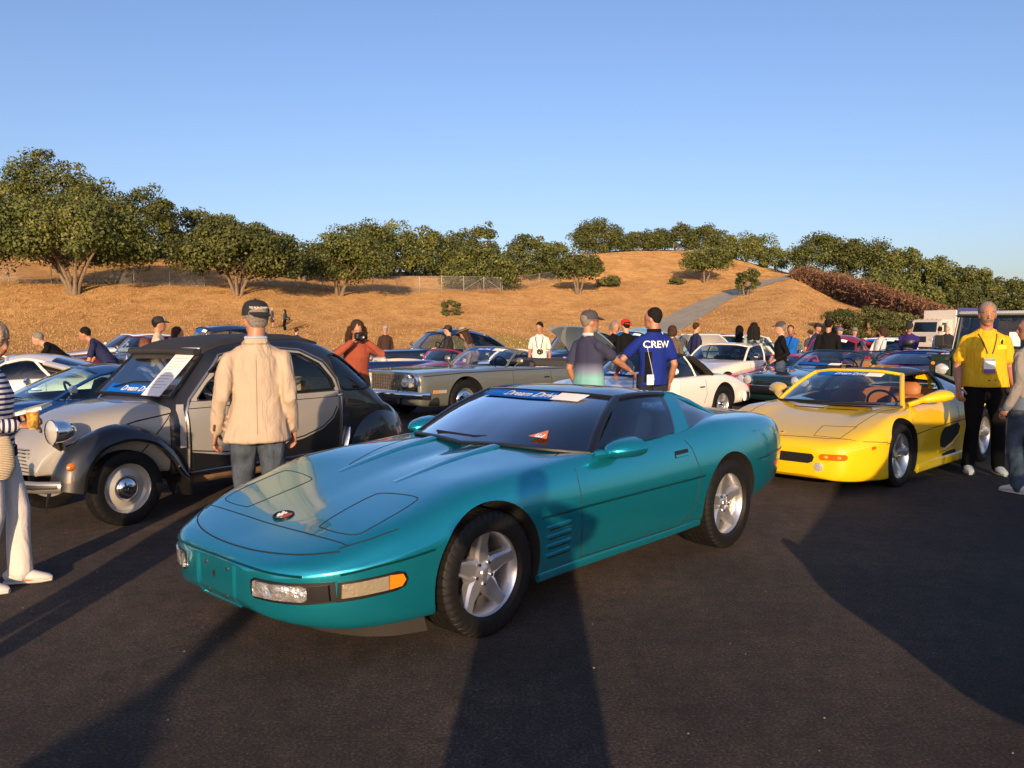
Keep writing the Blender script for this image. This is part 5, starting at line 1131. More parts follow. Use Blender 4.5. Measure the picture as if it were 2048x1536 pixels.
    if sw: steering(e, wsx[0]-.42, hw*.40, zh, .18, 28)
    mk('underbody', box((0, 0, zbot+.05), (L*.8, hw*1.3, .10), .02), M_WELL, e)
    return e, B, M, P, wbc, wtc
# ---- long silver-green convertible
hd = -136; o = org(hd, (932, 800), .35, .95, 1.605)
e, B, M, P, wbc, wtc = rowcar('luxury_convertible', 'long silver-green luxury convertible with open top and boxy chrome grille', o, hd, L=5.70, hw=.985, zn=.86, zh=.92, zd=.89, zr=1.32, wsx=(.62, .12), rx=(-1.0, -1.75), col=(.165, .18, .155), metal=.4, top='open', Rt=.355, wb=3.21, rw=.72, kind='disc', glassm=M_GLASSC, bn=1, inner=(.012, .012, .014), lamps=0, grille=False, chrome=False, fo=1.03, text=True, zbot=.24, boxy=True)
for s, sy in ((1, '+y'), (-1, '-y')):
    f_ = lambda pts: [(s*y, z) for y, z in (pts if s > 0 else pts[::-1])]
    mk('lamp_housing', patch(B, f_([(.47, .54), (.80, .54), (.80, .82), (.47, .82)]), '+x', .006, .05), M_CHROME, e)
    for k in range(2): p = drop(B, s*(.555+.16*k), .69, '+x'); h_ = mk('headlight', xf(lathe([(0, .03), (.05, .026), (.072, .012), (.08, .016), (.084, -.02)], 22, 'x'), Matrix.Translation(p+Vector((.012, 0, 0)))), M_LENS, e)
    mk('fender_cap', patch(B, f_([(.81, .54), (.90, .54), (.90, .84), (.81, .84)]), '+x', .012, .04), M_CHROME, e)
    mk('side_marker', patch(B, [(2.36, .50), (2.06, .50), (2.06, .555), (2.36, .555)], sy, .004, .06, .008), mat('marker_lens', (.55, .48, .36), .2, .3, coat=1.), e); mk('turn_signal', patch(B, [(2.355, .507), (2.25, .507), (2.25, .548), (2.355, .548)], sy, .007, .06, .008), M_AMBER, e)
    mk('belt_moulding', line_on(B, [(2.55, .80), (1.6, .835), (.5, .845), (-1.2, .84), (-2.6, .78)], sy, .009, .10, .004), M_CHROME, e)
    mk('sill_moulding', line_on(B, [(1.15, .30), (-1.15, .30)], sy, .014, .1), M_CHROME, e)
    for k in range(2): mk('bumper_guard', box((2.66, s*.40, .42), (.10, .09, .26), .03), M_BLACK, e) if k == 0 else None
mk('grille', patch(B, [(-.44, .50), (.44, .50), (.44, .82), (-.44, .82)], '+x', .008, .05), mat('grille_gold', (.20, .17, .12), .4, .6), e)
for i in range(17): p = [tuple((drop(B, -.42+.0525*i, z, '+x') or Vector((2.6, 0, z)))+Vector((.014, 0, 0))) for z in (.51, .66, .81)]; mk('grille_bar', tube(p, .006, 5), M_CHROME, e)
for i in range(6): mk('grille_cross_bar', tube([tuple((drop(B, y, .53+.052*i, '+x') or Vector((2.6, y, .5)))+Vector((.013, 0, 0))) for y in np.linspace(-.43, .43, 7)], .004, 5), M_CHROME, e)
mk('front_bumper', tube([(2.46, -1.0, .47), (2.58, -.96, .47), (2.66, -.75, .47), (2.70, 0, .47), (2.66, .75, .47), (2.58, .96, .47), (2.46, 1.0, .47)], [(.07, .04)]*7, 12, True, (0, 0, 1)), M_CHROME, e)
mk('lower_bumper', tube([(2.25, -.97, .36), (2.50, -.90, .36), (2.64, 0, .36), (2.50, .90, .36), (2.25, .97, .36)], [(.07, .04)]*5, 10, True, (0, 0, 1)), M_BLACK, e)
mk('bonnet_crest', tube([(2.55, 0, .86), (2.55, 0, .935)], [(.02, .006)]*2, 6), M_CHROME, e)
mk('folded_top', ring_loft([[(x, y*k, z) for x, z in ((-1.15, .86), (-1.15, .97), (-1.5, 1.0), (-1.85, .96), (-1.9, .88))] for y, k in ((-.80, 1), (-.4, 1), (.4, 1), (.80, 1))]), mat('folded_canvas', (.05, .048, .045), .85, bump=.4, bscale=50), e, True, 40)
# ---- white coupe with black soft top
hd = -136; o = (2.285, 14.263)
e, B, M, P, wbc, wtc = rowcar('soft_top_coupe', 'white rear-engined coupe with black soft top behind the crew man', o, hd, L=4.29, hw=.83, zn=.66, zh=.83, zd=.84, zr=1.28, wsx=(.72, .22), rx=(-.42, -1.05), col=(.80, .76, .70), top='soft', Rt=.315, wb=2.27, rw=.56, kind='fuchs', bn=2, inner=(.30, .15, .05), lamps=1, grille=False, chrome=False, text=True, splits=(.72,), dome=.05, crown=.05, fo=.93, zt_tail=.66, wingbulge=.05)
mk('rear_bumper', tube([(-1.75, -.84, .42), (-2.02, -.76, .42), (-2.14, 0, .42), (-2.02, .76, .42), (-1.75, .84, .42)], [(.09, .035)]*5, 10, True, (0, 0, 1)), M, e)
for s in (1, -1): mk('bumper_bellows', box((-1.86, s*.835, .42), (.10, .03, .14), .01), M_BLACK, e); mk('turn_signal', box((-2.02, s*.66, .58), (.08, .22, .09), .03), M_REDL, e)
mk('tonneau_cover', patch(B, [(-.98, -.50), (-.98, .50), (-1.25, .46), (-1.38, .25), (-1.38, -.25), (-1.25, -.46)], '+z', .02, .08, .03), mat('soft_top', (.01, .01, .011)), e)
mk('open_door_panel', box((.66, 0.98, .52), (.06, .30, .62), .02, Matrix.Rotation(R(10), 3, 'Z')), M, e)
# ---- dark teal cat-eyed grand tourer with twin round lamps
hd = -140; o = (6.58, 17.08)
e, B, M, P, wbc, wtc = rowcar('grand_tourer', 'dark green convertible grand tourer with paired round headlights and black bumper', o, hd, L=4.77, hw=.90, zn=.72, zh=.87, zd=.86, zr=1.24, wsx=(.55, .02), rx=(-.8, -1.45), col=(.006, .032, .040), metal=.2, top='open', Rt=.32, wb=2.59, rw=.62, kind='star', bn=2, inner=(.33, .17, .06), lamps=2, grille=True, chrome=False, fo=1.0, text=False, bulk=1.15)
mk('front_bumper', tube([(1.85, -.89, .47), (2.16, -.80, .47), (2.34, -.40, .47), (2.36, 0, .47), (2.34, .40, .47), (2.16, .80, .47), (1.85, .89, .47)], [(.075, .045)]*7, 10, True, (0, 0, 1)), M_BLACK, e)
mk('bumper_chrome', tube([(1.87, -.90, .55), (2.18, -.81, .55), (2.36, -.40, .55), (2.38, 0, .55), (2.36, .40, .55), (2.18, .81, .55), (1.87, .90, .55)], .010, 6), M_CHROME, e)
mk('number_plate', box((2.41, -.62, .42), (.02, .30, .10), 0), M_PLATE, e, False)
# ---- white two-door with slim pillars
rowcar('hardtop_coupe', 'cream-white slim-pillared coupe beyond the soft-top car', loc(1452, 19.6), -136, L=4.7, hw=.89, zn=.72, zh=.93, zd=.93, zr=1.33, wsx=(.55, .10), rx=(-.75, -1.20), col=(.80, .74, .64), Rt=.32, rw=.64, kind='disc', glassm=M_GLASS, bn=0, inner=(.10, .03, .02), splits=(.62,), chrome=True, boxy=True)
# ---- left group
rowcar('shark_coupe', 'dark blue swoopy coupe behind the grey bubble saloon', (-5.12, 9.80), -137, L=4.70, hw=.87, zn=.55, zh=.84, zd=.86, zr=1.21, wsx=(.52, -.10), rx=(-.62, -.95), col=(.004, .045, .20), metal=.2, Rt=.33, wb=2.49, rw=.58, kind='disc', glassm=glass('teal_tint_glass', (.55, .72, .70), 1.5), bn=0, inner=(.02, .09, .09), splits=(), grille=False, wingbulge=.06)
rowcar('split_coupe', 'white fastback coupe with red cabin at the left edge', (-7.45, 12.75), -166, L=4.5, hw=.86, zn=.58, zh=.86, zd=.92, zr=1.26, wsx=(.50, .05), rx=(-.55, -1.35), col=(.80, .74, .66), Rt=.33, rw=.60, glassm=glass('smoke_window', (.16, .16, .18), 1.5), bn=0, inner=(.20, .01, .01), splits=(.68,), cpil=(.20, .04), dome=.05)
e, B, M, P, wbc, wtc = rowcar('lid_up_coupe', 'white low coupe with its bonnet raised before the two leaning men', (-9.7, 17.0), -130, L=4.3, hw=.84, zn=.60, zh=.84, zd=.88, zr=1.14, wsx=(.40, -.05), rx=(-.6, -1.1), col=(.80, .76, .70), bn=1)
mk('raised_bonnet', thick(sheet(np.array([(.65, y, .98+.10*math.cos(y*1.6)) for y in np.linspace(-.72, .72, 9)]), np.array([(1.55, y*.9, 1.20+.12*math.cos(y*1.6)) for y in np.linspace(-.72, .72, 9)]), 4, .06, (0, 0, 1)), .03), M, e)
e, B, M, P, wbc, wtc = rowcar('maroon_saloon', 'maroon round-winged saloon with chrome headlights beside the man with the rucksack', loc(290, 23.0), -128, L=4.8, hw=.88, zn=.88, zh=1.02, zd=1.0, zr=1.48, wsx=(.55, .20), rx=(-.9, -1.5), col=(.09, .004, .008), Rt=.35, lamps=1, wingbulge=.0, bn=0)
rowcar('white_suv_car', 'white and black modern car farthest back on the left', loc(262, 30.0), -134, L=4.9, hw=.92, zn=.80, zh=1.02, zd=1.05, zr=1.52, wsx=(.75, .15), rx=(-1.3, -1.8), col=(.75, .74, .72), Rt=.35, bn=0, chrome=False, glassm=M_GLASSD)
rowcar('prewar_saloon', 'tall dark blue pre-war saloon behind the capped man\'s head', loc(432, 22.5), -140, L=5.0, hw=.86, zn=.95, zh=1.10, zd=1.08, zr=1.76, wsx=(.55, .32), rx=(-1.1, -1.6), col=(.006, .012, .045), Rt=.37, rw=.62, lamps=1, splits=(.36, .7), bn=1, glassm=M_GLASS, dome=.09, crown=.07, cpil=(.16, .05))
# ---- middle group
e, B, M, P, wbc, wtc = rowcar('streamlined_saloon', 'glossy midnight-blue streamlined saloon with long sloping roof', (-2.15, 24.2), -146, L=5.4, hw=.97, zn=1.0, zh=1.10, zd=1.05, zr=1.67, wsx=(.55, .10), rx=(-1.25, -2.05), col=(.004, .008, .025), Rt=.37, rw=.66, lamps=1, splits=(.16, .58), bn=0, glassm=M_GLASS, zt_tail=.80, dome=.10, crown=.10, cpil=(.20, .06))
rowcar('blue_convertible', 'deep blue open convertible behind the long-haired photographer', (-3.55, 18.9), -138, L=4.7, hw=.88, zn=.76, zh=.92, zd=.92, zr=1.28, wsx=(.50, .10), rx=(-.9, -1.5), col=(.004, .016, .075), top='open', bn=0, inner=(.55, .50, .42))
rowcar('red_roadster', 'small red roadster with folded screen in front of the streamlined saloon', (-1.55, 19.9), -138, L=3.9, hw=.76, zn=.70, zh=.88, zd=.86, zr=1.20, wsx=(.35, .10), rx=(-.7, -1.05), col=(.28, .008, .02), top='open', bn=0, inner=(.60, .55, .47), lamps=1)
rowcar('white_roadster', 'white roadster seen through the silver-green car\'s windscreen', (.15, 20.2), -138, L=4.3, hw=.82, zn=.72, zh=.90, zd=.90, zr=1.20, wsx=(.45, .12), rx=(-.8, -1.2), col=(.76, .73, .68), top='open', bn=0, inner=(.04, .04, .045))
e, B, M, P, wbc, wtc = rowcar('lid_up_roadster', 'blue-grey car with its huge bonnet raised behind the man in the dip-dyed polo shirt', (2.05, 19.2), -140, L=4.5, hw=.84, zn=.66, zh=.90, zd=.90, zr=1.25, wsx=(.0, -.4), rx=(-1.0, -1.45), col=(.20, .27, .31), metal=.2, bn=0)
lid = thick(sheet(np.array([(.15, y, .98+.03*math.cos(y*1.8)) for y in np.linspace(-.80, .80, 11)]), np.array([(1.05, y*.86, 1.62+.04*math.cos(y*1.8)) for y in np.linspace(-.80, .80, 11)]), 6, .07, (-.4, 0, .6)), .03)
mk('raised_bonnet', lid, M, e); mk('bonnet_prop', tube([(.9, .6, .92), (.75, .62, 1.36)], .010, 6), M_CHROME, e)
rowcar('navy_saloon', 'navy saloon with blue screen strip left of the raised bonnet', loc(1150, 26.0), -135, L=4.7, hw=.88, zn=.85, zh=1.02, zd=1.02, zr=1.63, wsx=(.55, .15), rx=(-1.0, -1.5), col=(.006, .012, .05), Rt=.35, dome=.08, crown=.08)
rowcar('pale_blue_saloon', 'pale blue high-roofed saloon behind the man in the red cap', loc(1265, 24.5), -135, L=4.7, hw=.88, zn=.85, zh=1.02, zd=1.02, zr=1.69, wsx=(.6, .1), rx=(-1.1, -1.75), col=(.25, .42, .50), Rt=.35, rw=.66, dome=.10, crown=.10, cpil=(.16, .05))
rowcar('dark_blue_coupe', 'dark blue coupe with blue screen strip behind the man in the navy shirt', loc(1400, 27.0), -132, L=4.7, hw=.88, zn=.80, zh=.98, zd=.98, zr=1.52, wsx=(.55, .15), rx=(-.9, -1.5), col=(.006, .012, .05))
e, B, M, P, wbc, wtc = rowcar('white_hatch', 'white car with raised lid left of the person in the black hood', loc(1462, 24.6), -140, L=4.3, hw=.84, zn=.78, zh=.96, zd=.96, zr=1.50, wsx=(.6, .2), rx=(-.9, -1.5), col=(.78, .76, .70), bn=0)
mk('raised_lid', thick(sheet(np.array([(.75, y, 1.0) for y in np.linspace(-.68, .68, 7)]), np.array([(1.5, y, 1.46) for y in np.linspace(-.66, .66, 7)]), 3, .04, (-.3, 0, .5)), .03), M, e)
# ---- right group
rowcar('cream_roadster', 'cream and teal open roadster behind the plaid shirt', loc(1562, 22.6), -136, L=4.3, hw=.82, zn=.72, zh=.90, zd=.90, zr=1.32, wsx=(.45, .12), rx=(-.8, -1.2), col=(.05, .16, .18), top='open', bn=0, inner=(.5, .42, .30))
rowcar('pink_coupe', 'raspberry-pink low coupe half hidden by the plaid shirt', loc(1565, 19.3), -136, L=4.2, hw=.83, zn=.62, zh=.80, zd=.82, zr=1.08, wsx=(.45, -.05), rx=(-.6, -1.2), col=(.42, .02, .085), bn=0, chrome=False)
rowcar('crimson_beetle_coupe', 'crimson round-backed coupe with blue screen strip behind the black-suited man', loc(1672, 22.0), -134, L=4.1, hw=.80, zn=.74, zh=.94, zd=.92, zr=1.50, wsx=(.50, .20), rx=(-.55, -1.35), col=(.23, .006, .025), lamps=1, rw=.58, zt_tail=.66, dome=.09, crown=.09, cpil=(.14, .05))
rowcar('rally_coupe', 'white rally coupe with blue screen strip beside the woman in white', loc(1765, 26.5), -132, L=4.3, hw=.85, zn=.74, zh=.94, zd=.94, zr=1.40, wsx=(.55, .15), rx=(-.8, -1.4), col=(.78, .76, .72), chrome=False)
rowcar('magenta_wedge', 'magenta wedge-shaped supercar left of the dark green off-roader', loc(1845, 19.4), -134, L=4.2, hw=.93, zn=.60, zh=.84, zd=.95, zr=1.17, wsx=(.95, .15), rx=(-.5, -1.2), col=(.30, .012, .065), metal=.2, bn=1, lamps=0, chrome=False, grille=False)
rowcar('dark_roadster', 'dark open roadster with tan seats between the grand tourer and the magenta car', loc(1742, 20.8), -134, L=4.2, hw=.82, zn=.66, zh=.86, zd=.88, zr=1.14, wsx=(.45, .1), rx=(-.8, -1.2), col=(.20, .01, .03), top='open', bn=0, inner=(.40, .24, .10))
# ---- dark green square off-roader
def offroader():
    hd = -134; o = org(hd, (1884, 738), .88, -.56, 1.92); e = car_root('off_roader', 'dark green square-bodied off-roader with white roof behind the yellow-shirted man', o, hd, cat='off-roader')
    M = paint('forest_green', (.010, .022, .012)); W = paint('roof_white', (.42, .45, .47)); K = mat('matt_black', (.012, .012, .012), .7)
    vf = cat_vf(box((-.55, 0, .98), (2.7, 1.58, .50), .05)); mk('body', vf, M, e, True, 30)
    mk('bonnet', cat_vf(box((1.28, 0, 1.045), (1.0, 1.10, .22), .06)), M, e, True, 30)
    for s in (1, -1):
        mk('front_wing', cat_vf(box((1.36, s*.63, .98), (1.10, .34, .34), .05)), M, e, True, 30)
        mk('wing_front_panel', box((1.90, s*.60, .90), (.05, .36, .30), .02), M, e)
        h_ = mk('headlight', xf(lathe([(.10, -.03), (.112, .012), (.10, .02), (.095, .012)], 26, 'x'), Matrix.Translation((1.94, s*.56, .88))), M_CHROME, e); mk('headlight_lens', xf(lathe([(0, .045), (.06, .036), (.096, .012)], 22, 'x'), Matrix.Translation((1.94, s*.56, .88))), M_LENS, h_)
        mk('turn_signal', xf(lathe([(0, .03), (.025, .026), (.036, .0)], 14, 'x'), Matrix.Translation((1.935, s*.715, .985))), M_AMBER if s < 0 else mat('signal_orange', (.85, .13, .005)), e)
        mk('side_lamp', xf(lathe([(0, .03), (.025, .026), (.036, .0)], 14, 'x'), Matrix.Translation((1.935, s*.715, .80))), M_LENS, e)
        mk('wheel_arch', tube([(1.30+.52*math.cos(a), s*.80, .42+.48*math.sin(a)) for a in np.linspace(.15, 3.0, 12)], [(.03, .06)]*12, 8, True, (0, 1, 0)), K, e)
        for x0, x1 in ((.55, -.30), (-.36, -1.0), (-1.06, -1.85)): mk('side_window', ([(x0, s*.775, 1.27), (x1, s*.775, 1.27), (x1, s*.70, 1.82), (x0-(.06 if x0 > .5 else 0), s*.70, 1.82)], [(0, 1, 2, 3)]), M_GLASSD, e, False)
        for x, dx in ((.62, -.10), (-.33, 0), (-1.03, 0), (-1.88, 0)): mk('roof_pillar', tube([(x, s*.775, 1.22), (x+dx, s*.70, 1.86)], [(.035, .025)]*2, 8, True, (1, 0, 0)), M, e)
        mk('door_mirror', cat_vf(box((.74, s*.98, 1.38), (.04, .16, .22), .015), tube([(.62, s*.78, 1.26), (.72, s*.92, 1.32)], .012, 6)), K, e)
        mk('door_gap', tube([(.60, s*.794, 1.2), (.60, s*.794, .74)], .006, 5), M_SEAM, e); mk('windscreen_hinge', tube([(.80, s*.62, 1.17), (.66, s*.66, 1.23)], .02, 6), K, e)
    mk('windscreen', ([(.66, -.66, 1.26), (.66, .66, 1.26), (.555, .60, 1.82), (.555, -.60, 1.82)], [(0, 1, 2, 3)]), glass('off_roader_glass', (.12, .15, .16), 1.6), e, False)
    mk('windscreen_frame', tube([(.665, -.70, 1.23), (.665, .70, 1.23), (.55, .64, 1.85), (.55, -.64, 1.85), (.665, -.70, 1.23)], .035, 6, False), M, e)
    mk('windscreen_card', box((.68, .30, 1.42), (.01, .18, .26), 0), M_WHITE, e, False); mk('windscreen_sticker', box((.66, -.1, 1.55), (.01, .12, .12), 0), M_BLUE, e, False)
    mk('roof', cat_vf(box((-.68, 0, 1.91), (2.58, 1.42, .08), .035)), W, e, True, 30)
    mk('roof_gutter', box((-.68, 0, 1.862), (2.62, 1.47, .03), .01), K, e)
    mk('grille', box((1.90, 0, .92), (.06, .80, .40), .02), K, e)
    for i in range(9): mk('grille_slat', box((1.945, 0, .755+.04*i), (.03, .74, .014), 0), mat('slat_grey', (.10, .105, .10), .4, .3), e, False)
    mk('front_bumper', box((2.06, 0, .58), (.12, 1.60, .15), .03), K, e); mk('underbody', box((0, 0, .55), (3.4, 1.0, .25), .04), M_WELL, e)
    mk('bonnet_spare_lip', box((1.28, 0, 1.16), (.80, .90, .02), .01), M, e)
    wheels(e, 'disc', 1.30, -1.06, .82, .82, .40, .22, .21, None, K)
    for y in (.4, -.4): seat(e, -.1, y, .95, .5, .6)
    steering(e, .30, .40, 1.28, .2, 40)
offroader()
# ---- white box truck far behind
def box_truck():
    d = 60.0; hd = -150; o = loc(1888, d); e = car_root('box_truck', 'white cab box truck with grey van body parked far behind the cars', o, hd, cat='truck', group=None)
    z0 = .0; W = mat('truck_white', (.56, .53, .48), .4); Gx = mat('box_grey', (.42, .42, .43), .5, var=.06, vscale=2); K = mat('matt_black', (.012, .012, .012))
    zg = 0.0
    mk('cab', cat_vf(prism([(1.3, .70), (2.75, .70), (2.8, 1.15), (2.35, 1.45), (2.15, 2.25), (1.95, 2.38), (.75, 2.38), (.75, .70)], 'y', -1.05, 1.05)), W, e, True, 30)
    mk('windscreen', ([(2.365, -.90, 1.50), (2.365, .90, 1.50), (2.185, .84, 2.20), (2.185, -.84, 2.20)], [(0, 1, 2, 3)]), M_GLASSD, e, False)
    mk('cargo_box', cat_vf(box((-2.0, 0, 1.92), (5.2, 2.4, 2.2), .04)), Gx, e, True, 30)
    mk('box_front_edge', box((.62, 0, 1.92), (.08, 2.44, 2.24), .02), W, e); mk('box_side_panel', box((-2.0, 1.215, 2.05), (5.0, .02, 2.3), 0), mat('side_blue', (.05, .06, .20), .5), e, False)
    mk('side_logo', tube([(-.5+.5*math.cos(a), 1.23, 2.3+.6*math.sin(a)) for a in np.linspace(.5, 5.6, 16)], .05, 6), M_WHITE, e)
    for s in (1, -1):
        mk('side_window', ([(2.05, s*1.055, 1.50), (1.45, s*1.055, 1.50), (1.45, s*1.055, 2.15), (1.98, s*1.055, 2.15)], [(0, 1, 2, 3)]), M_GLASSD, e, False); mk('door_gap', box((1.38, s*1.052, 1.5), (.02, .012, 1.5), 0), M_SEAM, e, False)
        mk('headlight', box((2.78, s*.80, .98), (.06, .28, .18), .03), M_LENS, e); mk('door_mirror', box((2.35, s*1.30, 1.75), (.08, .22, .45), .03), W, e); mk('exhaust_stack', tube([(.62, s*.9, .9), (.62, s*.9, 2.2)], .06, 8), M_CHROME, e)
    mk('grille', box((2.79, 0, 1.0), (.05, .9, .40), .02), K, e); mk('front_bumper', box((2.85, 0, .60), (.14, 2.2, .28), .04), W, e); mk('chassis', box((-.5, 0, .62), (6.4, 1.0, .2), .03), K, e)
    for i in range(5): mk('roof_marker_lamp', box((2.0, -.7+.35*i, 2.40), (.08, .10, .05), .015), M_AMBER, e)
    wheels(e, 'disc', 2.0, -3.0, 1.05, 1.05, .48, .28, .27, None, K)
box_truck()
# ---- off-roader parked beside the camera, out of the picture: it throws the large shadow on the right
rowcar('parked_suv', 'dark sport-utility car parked just outside the right of the picture', (4.22, 2.12), 178, L=4.9, hw=.95, zn=.62, zh=1.16, zd=1.16, zr=1.80, wsx=(.95, .45), rx=(-1.6, -2.0), col=(.02, .022, .03), Rt=.37, rw=.70, bn=0, splits=(.4, .75), group=None, zbot=.30)
# ============================================================ PEOPLE  (own frame: +x the way they face, +y their left)
def skinmat(name, c):
    m_ = mat(name, c, .5, var=.10, vscale=14); b = m_.node_tree.nodes['Principled BSDF']; b.inputs['Subsurface Weight'].default_value = .08; b.inputs['Subsurface Radius'].default_value = (.6, .25, .15); b.inputs['Subsurface Scale'].default_value = .01; return m_
SK = {'pale': skinmat('skin_pale', (.50, .26, .17)), 'tan': skinmat('skin_tan', (.38, .18, .105)), 'dark': skinmat('skin_brown', (.20, .095, .055))}
def cloth(name, c, rough=.88, bump=.25, bs=220, var=.10):
    return mat('cloth_'+name, c, rough, spec=.15, var=var, vscale=5, bump=bump, bscale=bs, wrinkle=.55)
HAIR = {'black': mat('hair_black', (.010, .008, .007), .85, spec=.2, bump=.9, bscale=90, var=.4, vscale=60), 'brown': mat('hair_brown', (.045, .022, .011), .8, spec=.25, bump=.9, bscale=90, var=.4, vscale=60), 'grey': mat('hair_grey', (.20, .175, .15), .8, spec=.25, bump=.9, bscale=90, var=.35, vscale=60), 'blond': mat('hair_ash', (.40, .29, .18), .75, spec=.25, bump=1., bscale=70, var=.35, vscale=50)}
def vox(vf, v, it=3, fold=0., seed=0, folddir=(1, 1, .35), fs=9.):
    """fuse overlapping rounded pieces into one skin"""
    me = mesh_from(vf[0], vf[1], False); o = obj('tmp', me); r_ = o.modifiers.new('r', 'REMESH'); r_.mode = 'VOXEL'; r_.voxel_size = v
    if it: s_ = o.modifiers.new('s', 'SMOOTH'); s_.factor = .5; s_.iterations = it
    new = eval_mesh(o); bpy.data.objects.remove(o); bpy.data.meshes.remove(me)
    if fold:
        n = len(new.vertices); co = np.empty(n*3); new.vertices.foreach_get('co', co); nn = np.empty(n*3); new.vertices.foreach_get('normal', nn); co = co.reshape(-1, 3); nn = nn.reshape(-1, 3)
        d = np.array([noise.noise((p[0]*fs*folddir[0]+seed, p[1]*fs*folddir[1], p[2]*fs*folddir[2]+.6*math.sin(p[0]*20)))+.5*noise.noise((p[0]*fs*2.1+seed, p[1]*fs*2.1, p[2]*fs*.9)) for p in co]); co = co+nn*(d*fold)[:, None]; new.vertices.foreach_set('co', co.reshape(-1))
    new.polygons.foreach_set('use_smooth', [True]*len(new.polygons)); new.update(); return new
def limb(pts, rads, up=(0, 1, 0), n=12):
    parts = [tube(pts, rads, n, True, up)]
    for p, r_ in ((pts[0], rads[0]), (pts[-1], rads[-1])):
        q = r_ if not isinstance(r_, (tuple, list)) else min(r_); parts.append(ball(p, q, 10, 6))
    return cat_vf(*parts)
def ik(a, b, l1, l2, pole):
    a, b, pole = Vector(a), Vector(b), Vector(pole); d = b-a; L = min(d.length, (l1+l2)*.999); d.normalize(); b = a+d*L
    x = (l1*l1-l2*l2+L*L)/(2*L); h = math.sqrt(max(l1*l1-x*x, 0)); p = pole-d*pole.dot(d)
    p = p.normalized() if p.length > 1e-6 else Vector((0, 0, -1)); return a+d*x+p*h, b
def hand_vf(w, d, nrm, side, curl=.5, spread=.0, sc=1.):
    """palm, four unequal bent fingers, thumb leaving the side of the palm"""
    w, d, nrm = Vector(w), Vector(d).normalized(), Vector(nrm); nrm = (nrm-d*nrm.dot(d)).normalized(); s = d.cross(nrm)*side
    P_ = [tube([w-d*.02, w+d*.03*sc, w+d*.07*sc, w+d*.092*sc], [(.024*sc, .019*sc), (.036*sc, .017*sc), (.042*sc, .015*sc), (.038*sc, .012*sc)], 10, True, s)]
    for i, (u, L) in enumerate(((.030, .072), (.010, .082), (-.011, .076), (-.030, .058))):
        b = w+d*.088*sc+s*u*sc; q = [b]; dr = d.copy(); ax = -nrm
        for k, f in enumerate((.42, .32, .26)):
            dr = (dr*math.cos(curl*(.55+.25*k))+ax*math.sin(curl*(.55+.25*k))).normalized(); q.append(q[-1]+dr*L*f*sc)
        P_.append(tube(q, [.0098*sc, .0092*sc, .0085*sc, .0065*sc], 7, True, s))
    t0 = w+d*.025*sc+s*.034*sc; t1 = t0+(d*.6+s*.75-nrm*.25).normalized()*.036*sc; t2 = t1+(d*.9+s*.15-nrm*(.25+.4*curl)).normalized()*.030*sc; t3 = t2+(d*.9-s*.1-nrm*(.3+.4*curl)).normalized()*.022*sc
    P_.append(tube([t0-s*.012, t1, t2, t3], [.013*sc, .0125*sc, .0105*sc, .008*sc], 7)); return cat_vf(*P_)
